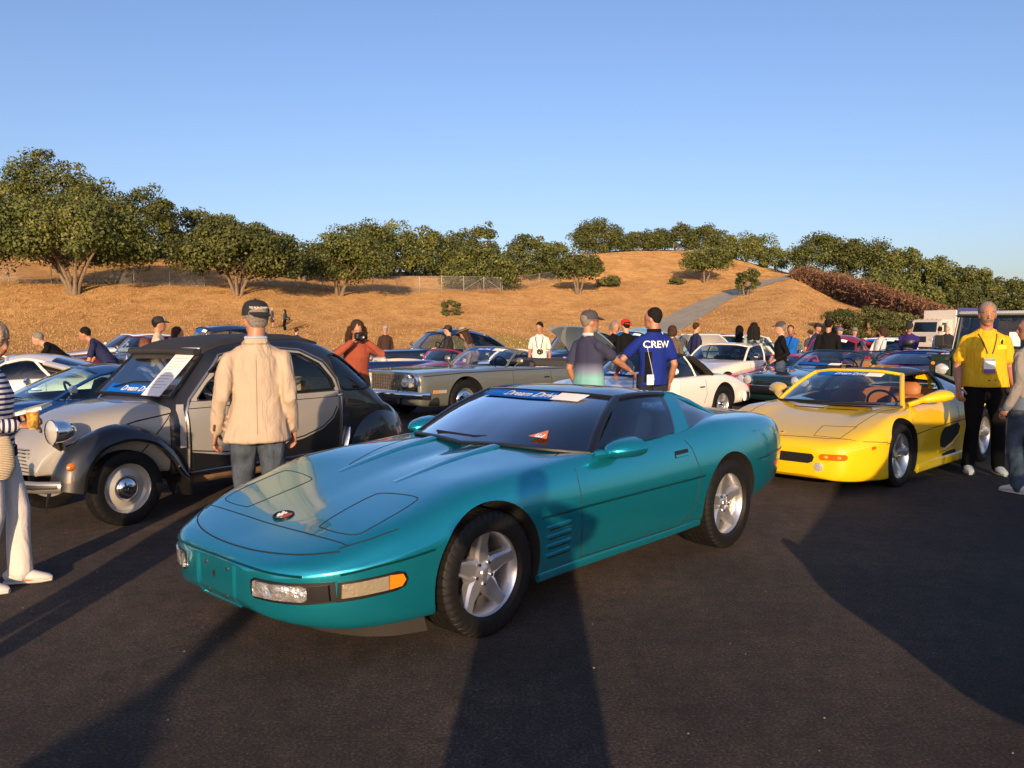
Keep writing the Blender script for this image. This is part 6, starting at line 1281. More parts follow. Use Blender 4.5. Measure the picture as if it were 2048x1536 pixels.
def person(label, pos, face, H=1.75, skin='pale', hair='brown', hairstyle='short', shirt=('grey', (.3, .3, .3)), sleeve='short', trousers=('jeans', (.05, .07, .12)), shoes=(.05, .05, .05), lean=0., hl=None, hr=None, pl=None, pr=None, fl=None, fr=None, head=(0, 0), build=1.0, jacket=None, hat=None, hatcol=(.02, .02, .02), v=.016, group='visitors among the cars', skirt=False, curl=.55, face_detail=False, z0=0., waist=1.0, hem=.93, beard=None, hood=None, fold=.004):
    e = empty('person', (pos[0], pos[1], z0), R(face)); tag(e, label, 'person', group); s = H/1.75; e.scale = (s, s, s)
    cl, sl = math.cos(R(lean)), math.sin(R(lean)); pv = Vector((0, 0, .95))
    def up(p): p = Vector(p)-pv; return Vector((p.x*cl+p.z*sl, p.y, -p.x*sl+p.z*cl))+pv
    b = build; N_, C_, Wa = up((-.015, 0, 1.475)), up((.01, 0, 1.28)), up((0, 0, 1.10)); P_ = Vector((0, 0, .95))
    S = {1: up((-.015, .172*b, 1.372)), -1: up((-.015, -.172*b, 1.372))}; yaw, pit = R(head[0]), R(head[1]+lean*.45)
    Hm = Matrix.Translation(up((.015, 0, 1.635))) @ Matrix.Rotation(yaw, 4, 'Z') @ Matrix.Rotation(pit, 4, 'Y')
    arms = {}
    for sd, h_, po in ((1, hl, pl), (-1, hr, pr)):
        t_ = Vector(h_) if h_ is not None else up((.05, sd*.235*b, .875)) if lean < 25 else Vector((.42, sd*.20, .80))
        E_, W_ = ik(S[sd], t_, .285, .265, po if po is not None else (-.7, sd*.18, -.4)); arms[sd] = (S[sd], E_, W_)
    legs = {}
    for sd, f_ in ((1, fl), (-1, fr)):
        A_ = Vector((f_[0], f_[1], .09)) if f_ is not None else Vector((-.02, sd*.11, .09)); hp = Vector((0, sd*.092, .92)); K_, A_ = ik(hp, A_, .425, .42, (1, 0, .1)); legs[sd] = (hp, K_, A_)
    M_SK = SK[skin]
    # one continuous body
    Bp = [tube([P_-Vector((0, 0, .06)), P_, Wa, C_, up((-.005, 0, 1.38)), N_], [(.12*b, .085), (.13*b, .09), (.12*b*waist, .085*waist), (.135*b, .092), (.085*b, .06), (.056, .054)], 14, True, (0, 1, 0)), limb([S[1]*.8+S[-1]*.2, S[-1]*.8+S[1]*.2], [.034, .034], (1, 0, 0)), limb([N_-Vector((0, 0, .03)), Hm @ Vector((-.02, 0, -.05))], [.062, .060])]
    hd_ = cat_vf(ball((0, 0, .018), (.097, .076, .100), 20, 14), ball((.022, 0, -.045), (.070, .058, .075), 16, 10), ball((.055, 0, -.088), (.034, .036, .026), 12, 8), tube([(.088, 0, .018), (.104, 0, -.012), (.112, 0, -.028), (.098, 0, -.034)], [.010, .013, .016, .010], 8), ball((-.005, .076, -.010), (.022, .010, .032), 10, 6), ball((-.005, -.076, -.010), (.022, .010, .032), 10, 6), tube([(.080, -.045, .032), (.096, 0, .034), (.080, .045, .032)], .012, 6), tube([(.086, -.022, -.062), (.097, 0, -.060), (.086, .022, -.062)], .010, 6))
    Bp.append(xf(hd_, Hm))
    for sd in (1, -1):
        a_, E_, W_ = arms[sd]; q_ = .72 if sleeve == 'long' else 1.; Bp.append(limb([a_, (a_+E_)/2, E_, (E_+W_)/2, W_], [.038*b*q_, .043*b*q_, .040*q_, .038*q_, .026])); h0, K_, A_ = legs[sd]
        Bp.append(limb([h0, (h0+K_)/2, K_, (K_*.6+A_*.4), A_], [.080*b, .072*b, .052, .054, .036])); Bp.append(limb([A_+Vector((-.04, 0, -.045)), A_+Vector((.06, 0, -.05)), A_+Vector((.15, sd*.02, -.06))], [.032, .036, .025]))
    bme = vox(cat_vf(*Bp), v if not face_detail else .010, 2)
    hv = [hand_vf(arms[sd][2], (arms[sd][2]-arms[sd][1]), (0, sd*1., .15) if (hl if sd > 0 else hr) is None else (-.2, sd*.5, .8), 1 if sd > 0 else -1, curl) for sd in (1, -1)]
    hm_ = mesh_from(*cat_vf(*hv)); bm = bmesh.new(); bm.from_mesh(bme); bm.from_mesh(hm_); bm.to_mesh(bme); bm.free(); bpy.data.meshes.remove(hm_); bme.polygons.foreach_set('use_smooth', [True]*len(bme.polygons))
    obj('body', bme, M_SK, e)
    # clothes
    ms = shirt[1] if not isinstance(shirt[1], tuple) else cloth(shirt[0], shirt[1]); g = .018
    zl = Vector((0, 0, hem-.95)); Tp = [tube([P_+zl, P_+zl*.5+Vector((0, 0, .02)), Wa, C_, up((-.008, 0, 1.385)), up((-.012, 0, 1.445)), N_+(N_-C_).normalized()*.006], [((.165*b+g)*waist+(.035 if hem < .85 else .004), .118*waist+g+(.035 if hem < .85 else .006)), ((.160*b+g)*waist+(.018 if hem < .85 else 0), .112*waist+g+(.02 if hem < .85 else .004)), ((.140*b+g)*waist, .104*waist+g), (.160*b+g, .112+g), (.132*b+g, .085+g), (.088, .068), (.062, .060)], 18, True, (0, 1, 0)), limb([S[1], S[-1]], [.048, .048], (1, 0, 0))]+[tube([S[sd], S[sd]*.5+N_*.5+Vector((0, 0, -.012)), N_], [.050, .052, .056], 10) for sd in (1, -1)]
    for sd in (1, -1):
        a_, E_, W_ = arms[sd]
        Tp.append(limb([a_, a_*.35+E_*.65+Vector((0, sd*.004, 0))], [.053*b, .064*b]) if sleeve == 'short' else limb([a_, (a_+E_)/2, E_, (E_+W_)/2, E_*.08+W_*.92], [.053*b, .059*b, .055, .049, .042]))
    sh = obj('shirt' if not jacket else 'jacket', vox(cat_vf(*Tp), v*.9, 3, fold, sum(map(ord, label)) % 97), ms, e)
    mt = trousers[1] if not isinstance(trousers[1], tuple) else cloth(trousers[0], trousers[1])
    pt_ = .10 if hem > .89 else .02
    if skirt: Lp = [tube([P_+Vector((0, 0, .10)), P_-Vector((0, 0, .05)), P_-Vector((0, 0, .45))], [(.15, .11), (.18, .14), (.21, .17)], 16, True, (0, 1, 0))]
    else:
        Lp = [tube([P_+Vector((0, 0, pt_)), P_-Vector((0, 0, .02)), P_-Vector((0, 0, .09))], [(.150*b*waist, .112*waist), (.160*b*max(1, waist*.95), .122), (.150*b, .115)], 16, True, (0, 1, 0))]
        for sd in (1, -1):
            h0, K_, A_ = legs[sd]; Lp.append(limb([h0+Vector((0, 0, .02)), (h0+K_)/2, K_, K_*.45+A_*.55, A_+Vector((.01, 0, -.015))], [(.098*b, .105*b), (.088*b, .092*b), (.070, .074), (.066, .074), (.064, .078)], (0, 1, 0)))
    obj('skirt' if skirt else 'trousers', vox(cat_vf(*Lp), v*.9, 3, fold, 3+sum(map(ord, label)) % 31), mt, e)
    smat = mat('shoe_%.2f_%.2f_%.2f' % shoes, shoes, .6); somat = mat('shoe_sole', (.55, .53, .50), .7)
    for sd in (1, -1):
        A_ = legs[sd][2]; q = lambda x, z: A_+Vector((x, sd*(x*.10), z-.09))
        so_ = mk('shoe', cat_vf(tube([q(-.085, .045), q(-.06, .055), q(.0, .062), (q(.06, .055)), q(.12, .042), q(.175, .032), q(.20, .026)], [(.022, .03), (.040, .048), (.043, .052), (.045, .042), (.047, .032), (.038, .024), (.012, .012)], 12, True, (0, 1, 0))), smat, e)
        mk('sole', tube([q(-.092, .012), q(-.05, .012), q(.05, .012), q(.13, .012), q(.20, .014)], [(.026, .012), (.042, .012), (.046, .012), (.050, .012), (.020, .012)], 10, True, (0, 1, 0)), somat, so_)
    # hair, hats, faces
    hmat = HAIR[hair]
    if hairstyle != 'bald':
        if hairstyle == 'short': hp_ = [ball((-.024, 0, .044), (.097, .086, .096), 18, 12), ball((-.052, 0, -.004), (.050, .070, .058), 14, 10)]
        elif hairstyle == 'bob': hp_ = [ball((-.016, 0, .038), (.120, .108, .108), 18, 12), ball((-.050, 0, -.045), (.088, .110, .105), 16, 10), ball((.015, .085, -.03), (.06, .034, .085), 10, 8), ball((.015, -.085, -.03), (.06, .034, .085), 10, 8)]
        else: hp_ = [ball((-.018, 0, .036), (.104, .094, .098), 18, 12)]+[tube([(-.02-.05*abs(math.cos(a)), .085*math.sin(a), .02), (-.06-.04*abs(math.cos(a)), .105*math.sin(a), -.12), (-.07-.03*abs(math.cos(a)), .105*math.sin(a), -.26), (-.06, .09*math.sin(a), -.33)], [.045, .05, .045, .02], 8) for a in np.linspace(-1.5, 1.5, 6)]
        obj('hair', vox(xf(cat_vf(*hp_), Hm), .011, 1, .008 if hairstyle != 'short' else .003, 5, (2.2, 2.2, .7), 14), hmat, e)
    if hat in ('cap', 'capback'):
        cm = mat('hat_%.2f_%.2f_%.2f' % hatcol, hatcol, .85, bump=.2, bscale=200); k = 1 if hat == 'cap' else -1
        dome = [(0, .098), (.03, .096), (.058, .088), (.080, .070), (.093, .045), (.098, .015), (.098, -.012)]; V, Fc = lathe(dome, 26); V = [(x*1.08-.008, y*.93, z+.045) for x, y, z in V]
        vis = [(.080*k+.0, -.070, .040), (.135*k, -.062, .030), (.168*k, -.030, .026), (.175*k, 0, .027), (.168*k, .030, .026), (.135*k, .062, .030), (.080*k, .070, .040)]; base = [(.075*k, y*1.0, .050+.012*math.cos(y*20)) for y in np.linspace(-.068, .068, 7)]
        cp = mk('cap', cat_vf((V, Fc), ball((-.008, 0, .146), (.010, .010, .006), 8, 5)), cm, e); cp.data.transform(Hm); bl = mk('visor', thick(sheet(np.array(base), np.array(vis), 3, .010, (0, 0, 1)), .005), cm, cp); bl.data.transform(Hm)
    elif hat == 'fedora':
        cm = mat('hat_felt_%.2f' % hatcol[0], hatcol, .9, bump=.2); V, Fc = lathe([(0, .125), (.04, .13), (.075, .12), (.088, .08), (.098, .035), (.10, .025), (.15, .016), (.175, .026), (.176, .022), (.15, .010), (.098, .014)], 30)
        cp = mk('hat', ([(x*1.05, y*.92, z+.035) for x, y, z in V], Fc), cm, e); cp.data.transform(Hm); bd = mk('hat_band', xf(lathe([(.0985, .03), (.1005, .032), (.0955, .062), (.094, .06)], 30), Matrix.Translation((0, 0, .035)) @ Matrix.Diagonal((1.05, .92, 1, 1))), mat('hat_band', (.02, .018, .016), .8), cp); bd.data.transform(Hm)
    elif hat == 'hood':
        o_ = obj('hood', vox(xf(cat_vf(ball((-.02, 0, .02), (.125, .105, .135), 18, 12), ball((-.03, 0, -.10), (.10, .11, .10), 14, 10)), Hm), .014, 2), cloth(shirt[0], shirt[1]) if isinstance(shirt[1], tuple) else shirt[1], e)
    if face_detail:
        for y in (.032, -.032):
            ey = mk('eye', xf(ball((.082, y, .012), (.010, .013, .009), 10, 8), Hm), mat('eye_white', (.55, .52, .48), .2), e); mk('iris', xf(ball((.089, y, .012), (.005, .006, .006), 8, 6), Hm), mat('iris_dark', (.03, .02, .015), .2), ey)
            mk('eyebrow', xf(tube([(.088, y-.020, .034), (.096, y, .040), (.088, y+.020, .034)], .0055, 6), Hm), HAIR[hair], e)
        mk('mouth', xf(tube([(.092, -.022, -.066), (.100, 0, -.064), (.092, .022, -.066)], .0045, 6), Hm), mat('lips', (.32, .10, .08), .5), e)
    if beard: mk('beard' if beard != 'moustache' else 'moustache', xf(tube([(.086, -.038, -.056), (.104, -.014, -.046), (.106, .014, -.046), (.086, .038, -.056)], [.006, .011, .011, .006], 8) if beard == 'moustache' else cat_vf(ball((.040, 0, -.080), (.058, .056, .045), 14, 10)), Hm), HAIR['grey'], e)
    e['_x'] = 0; del e['_x']
    return e, dict(arms=arms, legs=legs, head=Hm, up=up, shirt=sh, neck=N_)
def onto(e, o, pts_f, vf, lift=.004):
    """lay a flat piece (u, v) on the back (-x side) or front (+x) of a garment"""
    B = BVHTree.FromPolygons([v.co.copy() for v in o.data.vertices], [tuple(p.vertices) for p in o.data.polygons]); out = []
    for (u, v_, w_) in vf[0]:
        O, d = pts_f(u, v_); h = B.ray_cast(Vector(O), Vector(d)); out.append(tuple(h[0]-Vector(d)*lift) if h[0] is not None else tuple(Vector(O)+Vector(d)*.3))
    return out, vf[1]
def gridded(u0, u1, v0, v1, n=8, m_=8): return [(u0+(u1-u0)*i/n, v0+(v1-v0)*j/m_, 0) for j in range(m_+1) for i in range(n+1)], [(j*(n+1)+i, j*(n+1)+i+1, (j+1)*(n+1)+i+1, (j+1)*(n+1)+i) for j in range(m_) for i in range(n)]
def striped(name, a, b_, period, mode='z', duty=.5):
    m_, t, b = _new(name); b.inputs['Roughness'].default_value = .9; tc = node(t, 'ShaderNodeTexCoord'); sx = node(t, 'ShaderNodeSeparateXYZ'); t.links.new(tc.outputs['Object'], sx.inputs[0])
    if mode == 'along': at_ = node(t, 'ShaderNodeAttribute', attribute_name='along'); src = at_.outputs['Fac']
    else: src = sx.outputs[{'x': 0, 'y': 1, 'z': 2}[mode]]
    md = node(t, 'ShaderNodeMath', operation='PINGPONG'); md.inputs[1].default_value = period/2; t.links.new(src, md.inputs[0]); gt = node(t, 'ShaderNodeMath', operation='GREATER_THAN'); gt.inputs[1].default_value = period/2*duty; t.links.new(md.outputs[0], gt.inputs[0])
    t.links.new(mixc(t, gt.outputs[0], a, b_), b.inputs['Base Color']); bumpn(t, b, noise_tex(t, 14, 3), .3, .01); return m_
# ---------------------------------------------------------------- foreground people
DEN = mat('denim_blue', (.060, .078, .105), .9, spec=.15, var=.5, vscale=9, bump=.35, bscale=160, wrinkle=.6); DEND = mat('denim_dark', (.022, .028, .040), .9, spec=.15, var=.35, vscale=9, bump=.35, bscale=160, wrinkle=.9)
# man in the beige jacket
LIN = mat('linen_beige', (.44, .345, .255), .9, spec=.12, var=.07, vscale=5, bump=.3, bscale=260, wrinkle=.5)
pos = atd(512, 700, 5.85); e, I = person('man in beige jacket, blue jeans and black cap seen from behind, hands at his sides', pos[:2], 108, 1.76, 'tan', 'grey', 'short', ('linen', LIN), 'long', ('jeans', DEN), (.10, .06, .03), hat='capback', hatcol=(.014, .014, .016), build=1.04, jacket=True, hem=.80, v=.012, fold=.015, waist=1.04, head=(18, 0), curl=.9, hl=(.03, .275, .86), hr=(.06, -.245, .86), group=None)
mk('collar', tube([tuple(I['neck']+Vector((.03, y*.085, .012-.02*abs(y)))) if abs(y) > .8 else tuple(I['neck']+Vector((-.062*math.cos(y*1.2), y*.085, .016))) for y in np.linspace(-1, 1, 9)], [(.022, .012)]*9, 8, True, (0, 0, 1)), LIN, e)
mk('shirt_collar', tube([tuple(I['neck']+Vector((-.052*math.cos(y*1.2), y*.072, .040))) for y in np.linspace(-1, 1, 9)], [(.012, .008)]*9, 8, True, (0, 0, 1)), cloth('pale_blue', (.30, .38, .48)), e)
E_, W_ = I['arms'][1][1], I['arms'][1][2]
for i in range(4): p = W_+(E_-W_)*(.10+.045*i); mk('cuff_button', ball(p+Vector((-.040, .014, .0)), (.006, .009, .009), 8, 6), mat('horn_button', (.06, .03, .015), .4), e)
bk_ = lambda u, v_: ((-1.0, u, v_), (1, 0, 0)); mk('jacket_back_seam', tube(onto(e, I['shirt'], bk_, ([(.003, 1.40-.045*k, 0) for k in range(13)], []), .001)[0], .0022, 5), mat('seam_dark', (.25, .17, .10), .95), e)  # centre back seam as a thin line darker than the linen
B_ = I['head']; mk('cap_lettering', [(lambda V, Fc: ([tuple(B_ @ Vector((-.114*math.cos(x/.105), -.098*math.sin(x/.105), z+.105-.02))) for x, z, w_ in V], Fc))(*text_mesh('TSD RUN CHAMPION', .017, 0, 0.))][0], M_WHITE, e, False)
mk('cap_opening', xf(tube([(-.112*math.cos(a), .098*math.sin(a), .052+.022*math.cos(a*2.6)) for a in np.linspace(-.36, .36, 9)], [(.011, .002)]*9, 6), B_), SK['tan'], e)
# woman with striped top, far left
ST = striped('breton_stripes', (.72, .70, .68), (.012, .018, .09), .034, 'along', .52)
pos = at(-6, 1178); e, I = person('grey-blond woman in navy striped top holding a cup, cut by the left edge', pos[:2], 12, 1.62, 'tan', 'blond', 'bob', ('striped', ST), 'long', ('white_trousers', mat('white_linen', (.60, .57, .54), .9, spec=.1, bump=.3, bscale=120, wrinkle=.28)), (.62, .58, .53), hl=(.17, .12, 1.12), hr=(.20, -.12, 1.09), pl=(-.5, .6, -.8), pr=(-.5, -.5, -.9), fl=(.10, .10), fr=(-.08, -.11), v=.012, head=(-8, 14), build=.98, group=None, curl=.8, face_detail=True, hem=.86)
me = I['shirt'].data; A = me.attributes.new('along', 'FLOAT', 'POINT'); val = np.zeros(len(me.vertices))
segs = [(Vector((0, 0, .80)), Vector((0, 0, 1.5)), 0.)]+[(I['arms'][sd][0], I['arms'][sd][1], .30) for sd in (1, -1)]+[(I['arms'][sd][1], I['arms'][sd][2], .585) for sd in (1, -1)]
for i, vtx in enumerate(me.vertices):
    best = (9, 0)
    for k, (a, b_, off) in enumerate(segs):
        d_ = b_-a; t_ = min(max((vtx.co-a).dot(d_)/d_.length_squared, 0), 1); dist = (vtx.co-a-d_*t_).length-(.11 if k == 0 else 0)
        if dist < best[0]: best = (dist, off+t_*d_.length)
    val[i] = best[1]
A.data.foreach_set('value', val)
mk('waistband', tube([(-.005, 0, .885), (-.003, 0, .945)], [(.195, .148), (.19, .143)], 24, True, (0, 1, 0)), cloth('navy_band', (.008, .012, .05)), e)
W_ = I['arms'][-1][2]; cup = empty('coffee_cup', (e.matrix_basis @ (W_+Vector((.085, .02, .035))))[:]); cup.rotation_euler = (0, 0, R(12)); tag(cup, 'orange and green paper coffee cup in the striped woman\'s hand', 'cup')
m_, t, b = _new('cup_print'); t.links.new(ramp(t, noise_tex(t, 26, 4), [(.35, (.05, .12, .03)), (.48, (.55, .20, .02)), (.6, (.75, .45, .08)), (.7, (.35, .05, .02))]), b.inputs['Base Color']); mk('cup_wall', lathe([(0, -.055), (.028, -.055), (.038, .05), (.0355, .05)], 24), m_, cup); mk('cup_rim', lathe([(.036, .046), (.041, .05), (.041, .056), (.036, .058)], 24), M_WHITE, cup)
W_ = I['arms'][1][2]; mg = empty('magazine_stack', (e.matrix_basis @ (W_+Vector((.02, -.02, .045))))[:]); mg.rotation_euler = (R(6), R(-14), R(5)); tag(mg, 'folded magazines held under the striped woman\'s arm', 'magazines')
m_, t, b = _new('magazine_cover'); t.links.new(ramp(t, noise_tex(t, 18, 3), [(.4, (.72, .68, .60)), (.52, (.30, .36, .16)), (.6, (.7, .66, .6)), (.68, (.5, .08, .06))]), b.inputs['Base Color']); mk('cover', box((0, 0, .012), (.24, .16, .006), .002), m_, mg); mk('pages', box((0, 0, .0), (.235, .155, .018), .002), M_WHITE, mg)
bag = empty('straw_bag', (e.matrix_basis @ Vector((.06, -.22, .76)))[:]); bag.rotation_euler = (0, 0, R(12)); bag.scale = (.78, .78, .82); tag(bag, 'cream woven straw tote bag at the striped woman\'s side', 'bag')
SB = mat('woven_straw', (.62, .50, .34), .9); t = SB.node_tree; b = t.nodes['Principled BSDF']; wv = node(t, 'ShaderNodeTexWave'); wv.bands_direction = 'Z'; wv.inputs['Scale'].default_value = 26; wv.inputs['Distortion'].default_value = 1.5; tc = node(t, 'ShaderNodeTexCoord'); t.links.new(tc.outputs['Object'], wv.inputs[0]); bumpn(t, b, wv.outputs['Fac'], .8, .012)
rg = []
for z, wx, wy in ((0, .13, .05), (.02, .15, .065), (.10, .185, .075), (.22, .175, .06), (.30, .15, .045), (.31, .145, .042)): rg.append([(wx*math.copysign(abs(math.cos(a))**.7, math.cos(a)), wy*math.sin(a), z) for a in np.linspace(0, 2*math.pi, 32, endpoint=False)])
mk('bag_body', ring_loft(rg), SB, bag, True, 50)
for y in (.04, -.04): mk('handle', tube([(-.07, y, .29), (-.06, y*.8, .42), (0, y*.5, .50), (.06, y*.8, .42), (.07, y, .29)], .010, 7), mat('leather_strap', (.30, .16, .07), .6), bag)
# man in the dip-dyed polo
m_, t, b = _new('dip_dye'); b.inputs['Roughness'].default_value = .9; tc = node(t, 'ShaderNodeTexCoord'); sx = node(t, 'ShaderNodeSeparateXYZ'); t.links.new(tc.outputs['Object'], sx.inputs[0]); mr = node(t, 'ShaderNodeMapRange'); mr.inputs[1].default_value = .90; mr.inputs[2].default_value = 1.35; t.links.new(sx.outputs[2], mr.inputs[0]); t.links.new(ramp(t, mr.outputs[0], [(.0, (.16, .42, .38)), (.22, (.18, .42, .40)), (.42, (.16, .18, .27)), (.62, (.028, .032, .07))]), b.inputs['Base Color']); bumpn(t, b, noise_tex(t, 260, 2), .2, .005)
pos = atd(1178, 700, 9.9); e, I = person('grey-bearded man in dark cap and polo shirt fading from navy to mint, pointing right', pos[:2], 38, 1.79, 'tan', 'grey', 'short', ('dip', m_), 'short', ('dark_trousers', (.03, .03, .035)), (.05, .04, .03), hat='cap', hatcol=(.05, .048, .055), build=1.10, waist=1.12, v=.013, hr=(.44, -.22, 1.08), pr=(-.3, -.8, -.6), head=(-20, 0), beard='full', group=None, fold=.007, hem=.86)
mk('collar', tube([tuple(I['neck']+Vector((-.055*math.cos(y*1.3), y*.075, .022))) for y in np.linspace(-1.2, 1.2, 9)], [(.018, .010)]*9, 8, True, (0, 0, 1)), cloth('pale_collar', (.45, .50, .55)), e)
mk('glasses', xf(cat_vf(tube([(.092, -.05, .014), (.102, 0, .016), (.092, .05, .014), (.0, .082, .016)], .004, 6), tube([(.092, -.05, .014), (0, -.082, .016)], .004, 6)), I['head']), M_BLACK, e)
W_ = I['arms'][-1][2]; ln = empty('lanyard', (e.matrix_basis @ (W_+Vector((.06, 0, -.02))))[:]); tag(ln, 'black lanyard with red clip dangling from the polo man\'s hand', 'lanyard'); mk('strap', tube([(0, 0, 0), (.004, .01, -.14), (-.004, 0, -.32)], .006, 6), M_BLACK, ln); mk('clip', box((0, 0, -.35), (.02, .02, .06), .006), mat('clip_red', (.5, .02, .02), .4), ln)
# crew man
RB_ = cloth('royal_blue', (.010, .025, .20)); pos = atd(1306, 700, 10.35)
e, I = person('dark-haired man in royal blue shirt with CREW on the back, seen from behind', pos[:2], 108, 1.84, 'tan', 'black', 'short', ('royal_blue', RB_), 'short', ('black_jeans', DEND), (.03, .03, .03), v=.013, hl=(.24, .34, 1.02), pl=(-.5, .8, -.3), head=(38, 0), build=1.06, group=None, fold=.007, hem=.86)
vf = text_mesh('CREW', .115, 0, 0.); back = lambda u, v_: ((-1.0, -u, 1.335+v_), (1, 0, 0)); mk('back_lettering', onto(e, I['shirt'], back, (lambda V, Fc: ([(x, y, 0) for x, y, z in V], Fc))(*vf), .005), M_WHITE, e, False)
sd_ = cloth('black_side', (.006, .006, .007))
mk('side_panel', onto(e, I['shirt'], lambda u, v_: ((-.6*math.cos(.9)-0, .6*math.sin(.9)+u, v_), (math.cos(.9), -math.sin(.9), 0)), gridded(-.07, .05, .90, 1.25, 5, 12), .004), sd_, e)
mk('piping', tube(onto(e, I['shirt'], lambda u, v_: ((-1, u, v_), (1, 0, 0)), ([(.125-.01*k+.0*k*k, 1.33-.05*k, 0) for k in range(9)], []), .003)[0], .0025, 5), M_WHITE, e)
mk('collar', tube([tuple(I['neck']+Vector((-.055*math.cos(y*1.3), y*.075, .022))) for y in np.linspace(-1.2, 1.2, 9)], [(.022, .010)]*9, 8, True, (0, 0, 1)), sd_, e)
mk('pocket_card', box((-.135, .10, .93), (.012, .09, .12), .004), M_WHITE, e)
# man in yellow shirt
YS = mat('yellow_shirt_cloth', (.66, .40, .02), .85, spec=.15, var=.06, vscale=5, bump=.25, bscale=220, wrinkle=.8)
pos = at(1963, 946); e, I = person('moustached grey-haired man in bright yellow shirt and black trousers facing the camera', pos[:2], -104, 1.87, 'tan', 'grey', 'short', ('yellow', YS), 'short', ('black_trousers', (.005, .005, .006)), (.72, .70, .66), v=.011, build=1.08, waist=1.16, hl=(.10, .25, .90), hr=(.10, -.27, .88), fl=(.02, .14), fr=(-.02, -.13), head=(-4, 4), beard='moustache', face_detail=True, group=None, fold=.006, hem=.90, curl=1.1)
mk('collar', tube([tuple(I['neck']+Vector((-.058*math.cos(y*1.5)+.012, y*.062, .012-.028*abs(y)**2*.5))) for y in np.linspace(-1.35, 1.35, 11)], [(.020, .008)]*11, 8, True, (0, 0, 1)), YS, e)
fr_ = lambda u, v_: ((1, u, v_), (-1, 0, 0))
for s in (1, -1): mk('lanyard_strap', tube(onto(e, I['shirt'], fr_, ([(s*(.085-.0125*k), 1.44-.040*k, 0) for k in range(6)], []), .006)[0], .006, 6), mat('strap_olive', (.08, .06, .03), .8), e)
mk('badge', onto(e, I['shirt'], fr_, gridded(-.055, .05, 1.04, 1.19, 3, 4), .016), M_WHITE, e, False); mk('badge_print', onto(e, I['shirt'], fr_, gridded(-.055, .05, 1.04, 1.085, 3, 2), .018), mat('badge_purple', (.12, .05, .22), .5), e, False); mk('badge_header', onto(e, I['shirt'], fr_, gridded(-.055, .05, 1.165, 1.19, 3, 2), .018), mat('badge_blue', (.15, .22, .38), .5), e, False)
mk('name_tag', onto(e, I['shirt'], fr_, gridded(.07, .18, 1.285, 1.325, 4, 2), .007), mat('tag_yellow', (.85, .70, .02), .5), e, False)
hs2 = [(x*1.5+.125, y*1.5+1.355, 0) for x, y in [(-.012, -.016), (-.002, -.010), (.004, -.018), (.010, -.012), (.004, -.002), (.012, .004), (.010, .016), (.002, .020), (-.006, .010), (-.012, .002)]]; mk('shield_badge', onto(e, I['shirt'], fr_, gridded(.10, .15, 1.33, 1.385, 2, 2), .006), mat('shield_yellow', (.80, .62, .04), .5), e, False); mk('shield_horse', onto(e, I['shirt'], fr_, (hs2, [tuple(range(len(hs2)))]), .008), M_BLACK, e, False)
mk('belt', tube([(0, 0, .945), (0, 0, .975)], [(.205, .15), (.205, .15)], 24, True, (0, 1, 0)), M_BLACK, e)
# man in the grey sweater, right edge
GS = mat('grey_knit', (.24, .22, .20), .95, spec=.1, var=.06, bump=.4, bscale=150, wrinkle=.7); pos = at(2050, 986)
e, I = person('dark-haired man in grey sweater and jeans seen from behind at the right edge', pos[:2], 112, 1.70, 'tan', 'black', 'short', ('grey_knit', GS), 'long', ('jeans', DEN), (.70, .68, .64), v=.011, hem=.93, fold=.007, group=None, head=(30, 0), hl=(.0, .30, .87), curl=.7)
mk('shirt_tail', tube([(0, 0, .96), (0, 0, .90), (0, 0, .84)], [(.185, .14), (.198, .15), (.20, .155)], 28, True, (0, 1, 0)), mat('denim_shirt', (.10, .13, .19), .9, bump=.3, bscale=160), e); mk('shirt_cuff', limb([I['arms'][1][2]*.90+I['arms'][1][1]*.10, I['arms'][1][2]*1.02-I['arms'][1][1]*.02], [.040, .040]), mat('denim_shirt', (.1, .13, .19)), e)
mk('shirt_collar', tube([tuple(I['neck']+Vector((-.052*math.cos(y*1.3), y*.07, .030))) for y in np.linspace(-1.2, 1.2, 9)], [(.014, .008)]*9, 8, True, (0, 0, 1)), striped('collar_stripe', (.6, .6, .6), (.05, .06, .1), .012, 'z'), e)
# ---------------------------------------------------------------- people further back
def man(label, px, d, face, **k):
    p = ((px-CXP)/FPX*d, d); k.setdefault('v', .017 if d < 16 else .022); return person(label, p, face, **k)
def camera_thing(e, p, label, rz, lens=True):
    c = empty('camera', (e.matrix_basis @ Vector(p))[:]); c.rotation_euler = (0, 0, R(rz)); tag(c, label, 'camera'); mk('camera_body', box((0, 0, 0), (.075, .14, .10), .02), M_BLACK, c)
    mk('camera_lens', xf(lathe([(0, .15), (.03, .15), (.038, .155), (.04, .12), (.034, .10), (.036, .0), (0, 0)], 20, 'x'), Matrix.Translation((.03, 0, -.005))), mat('lens_black', (.01, .01, .012), .25), c); return c
man('grey-haired man in black leaning over the white car', 135, 16.2, 195, H=1.75, hair='grey', shirt=('black', (.006, .006, .007)), sleeve='long', trousers=('black', (.01, .01, .01)), lean=46, hl=(.66, .2, .86), hr=(.66, -.2, .86))
man('dark-haired man in navy polo leaning over the white car', 222, 15.6, 190, H=1.78, hair='black', shirt=('navy', (.022, .026, .075)), sleeve='short', trousers=('black', (.01, .01, .012)), lean=38, hl=(.50, .24, .84), hr=(.54, -.22, .84), skin='tan')
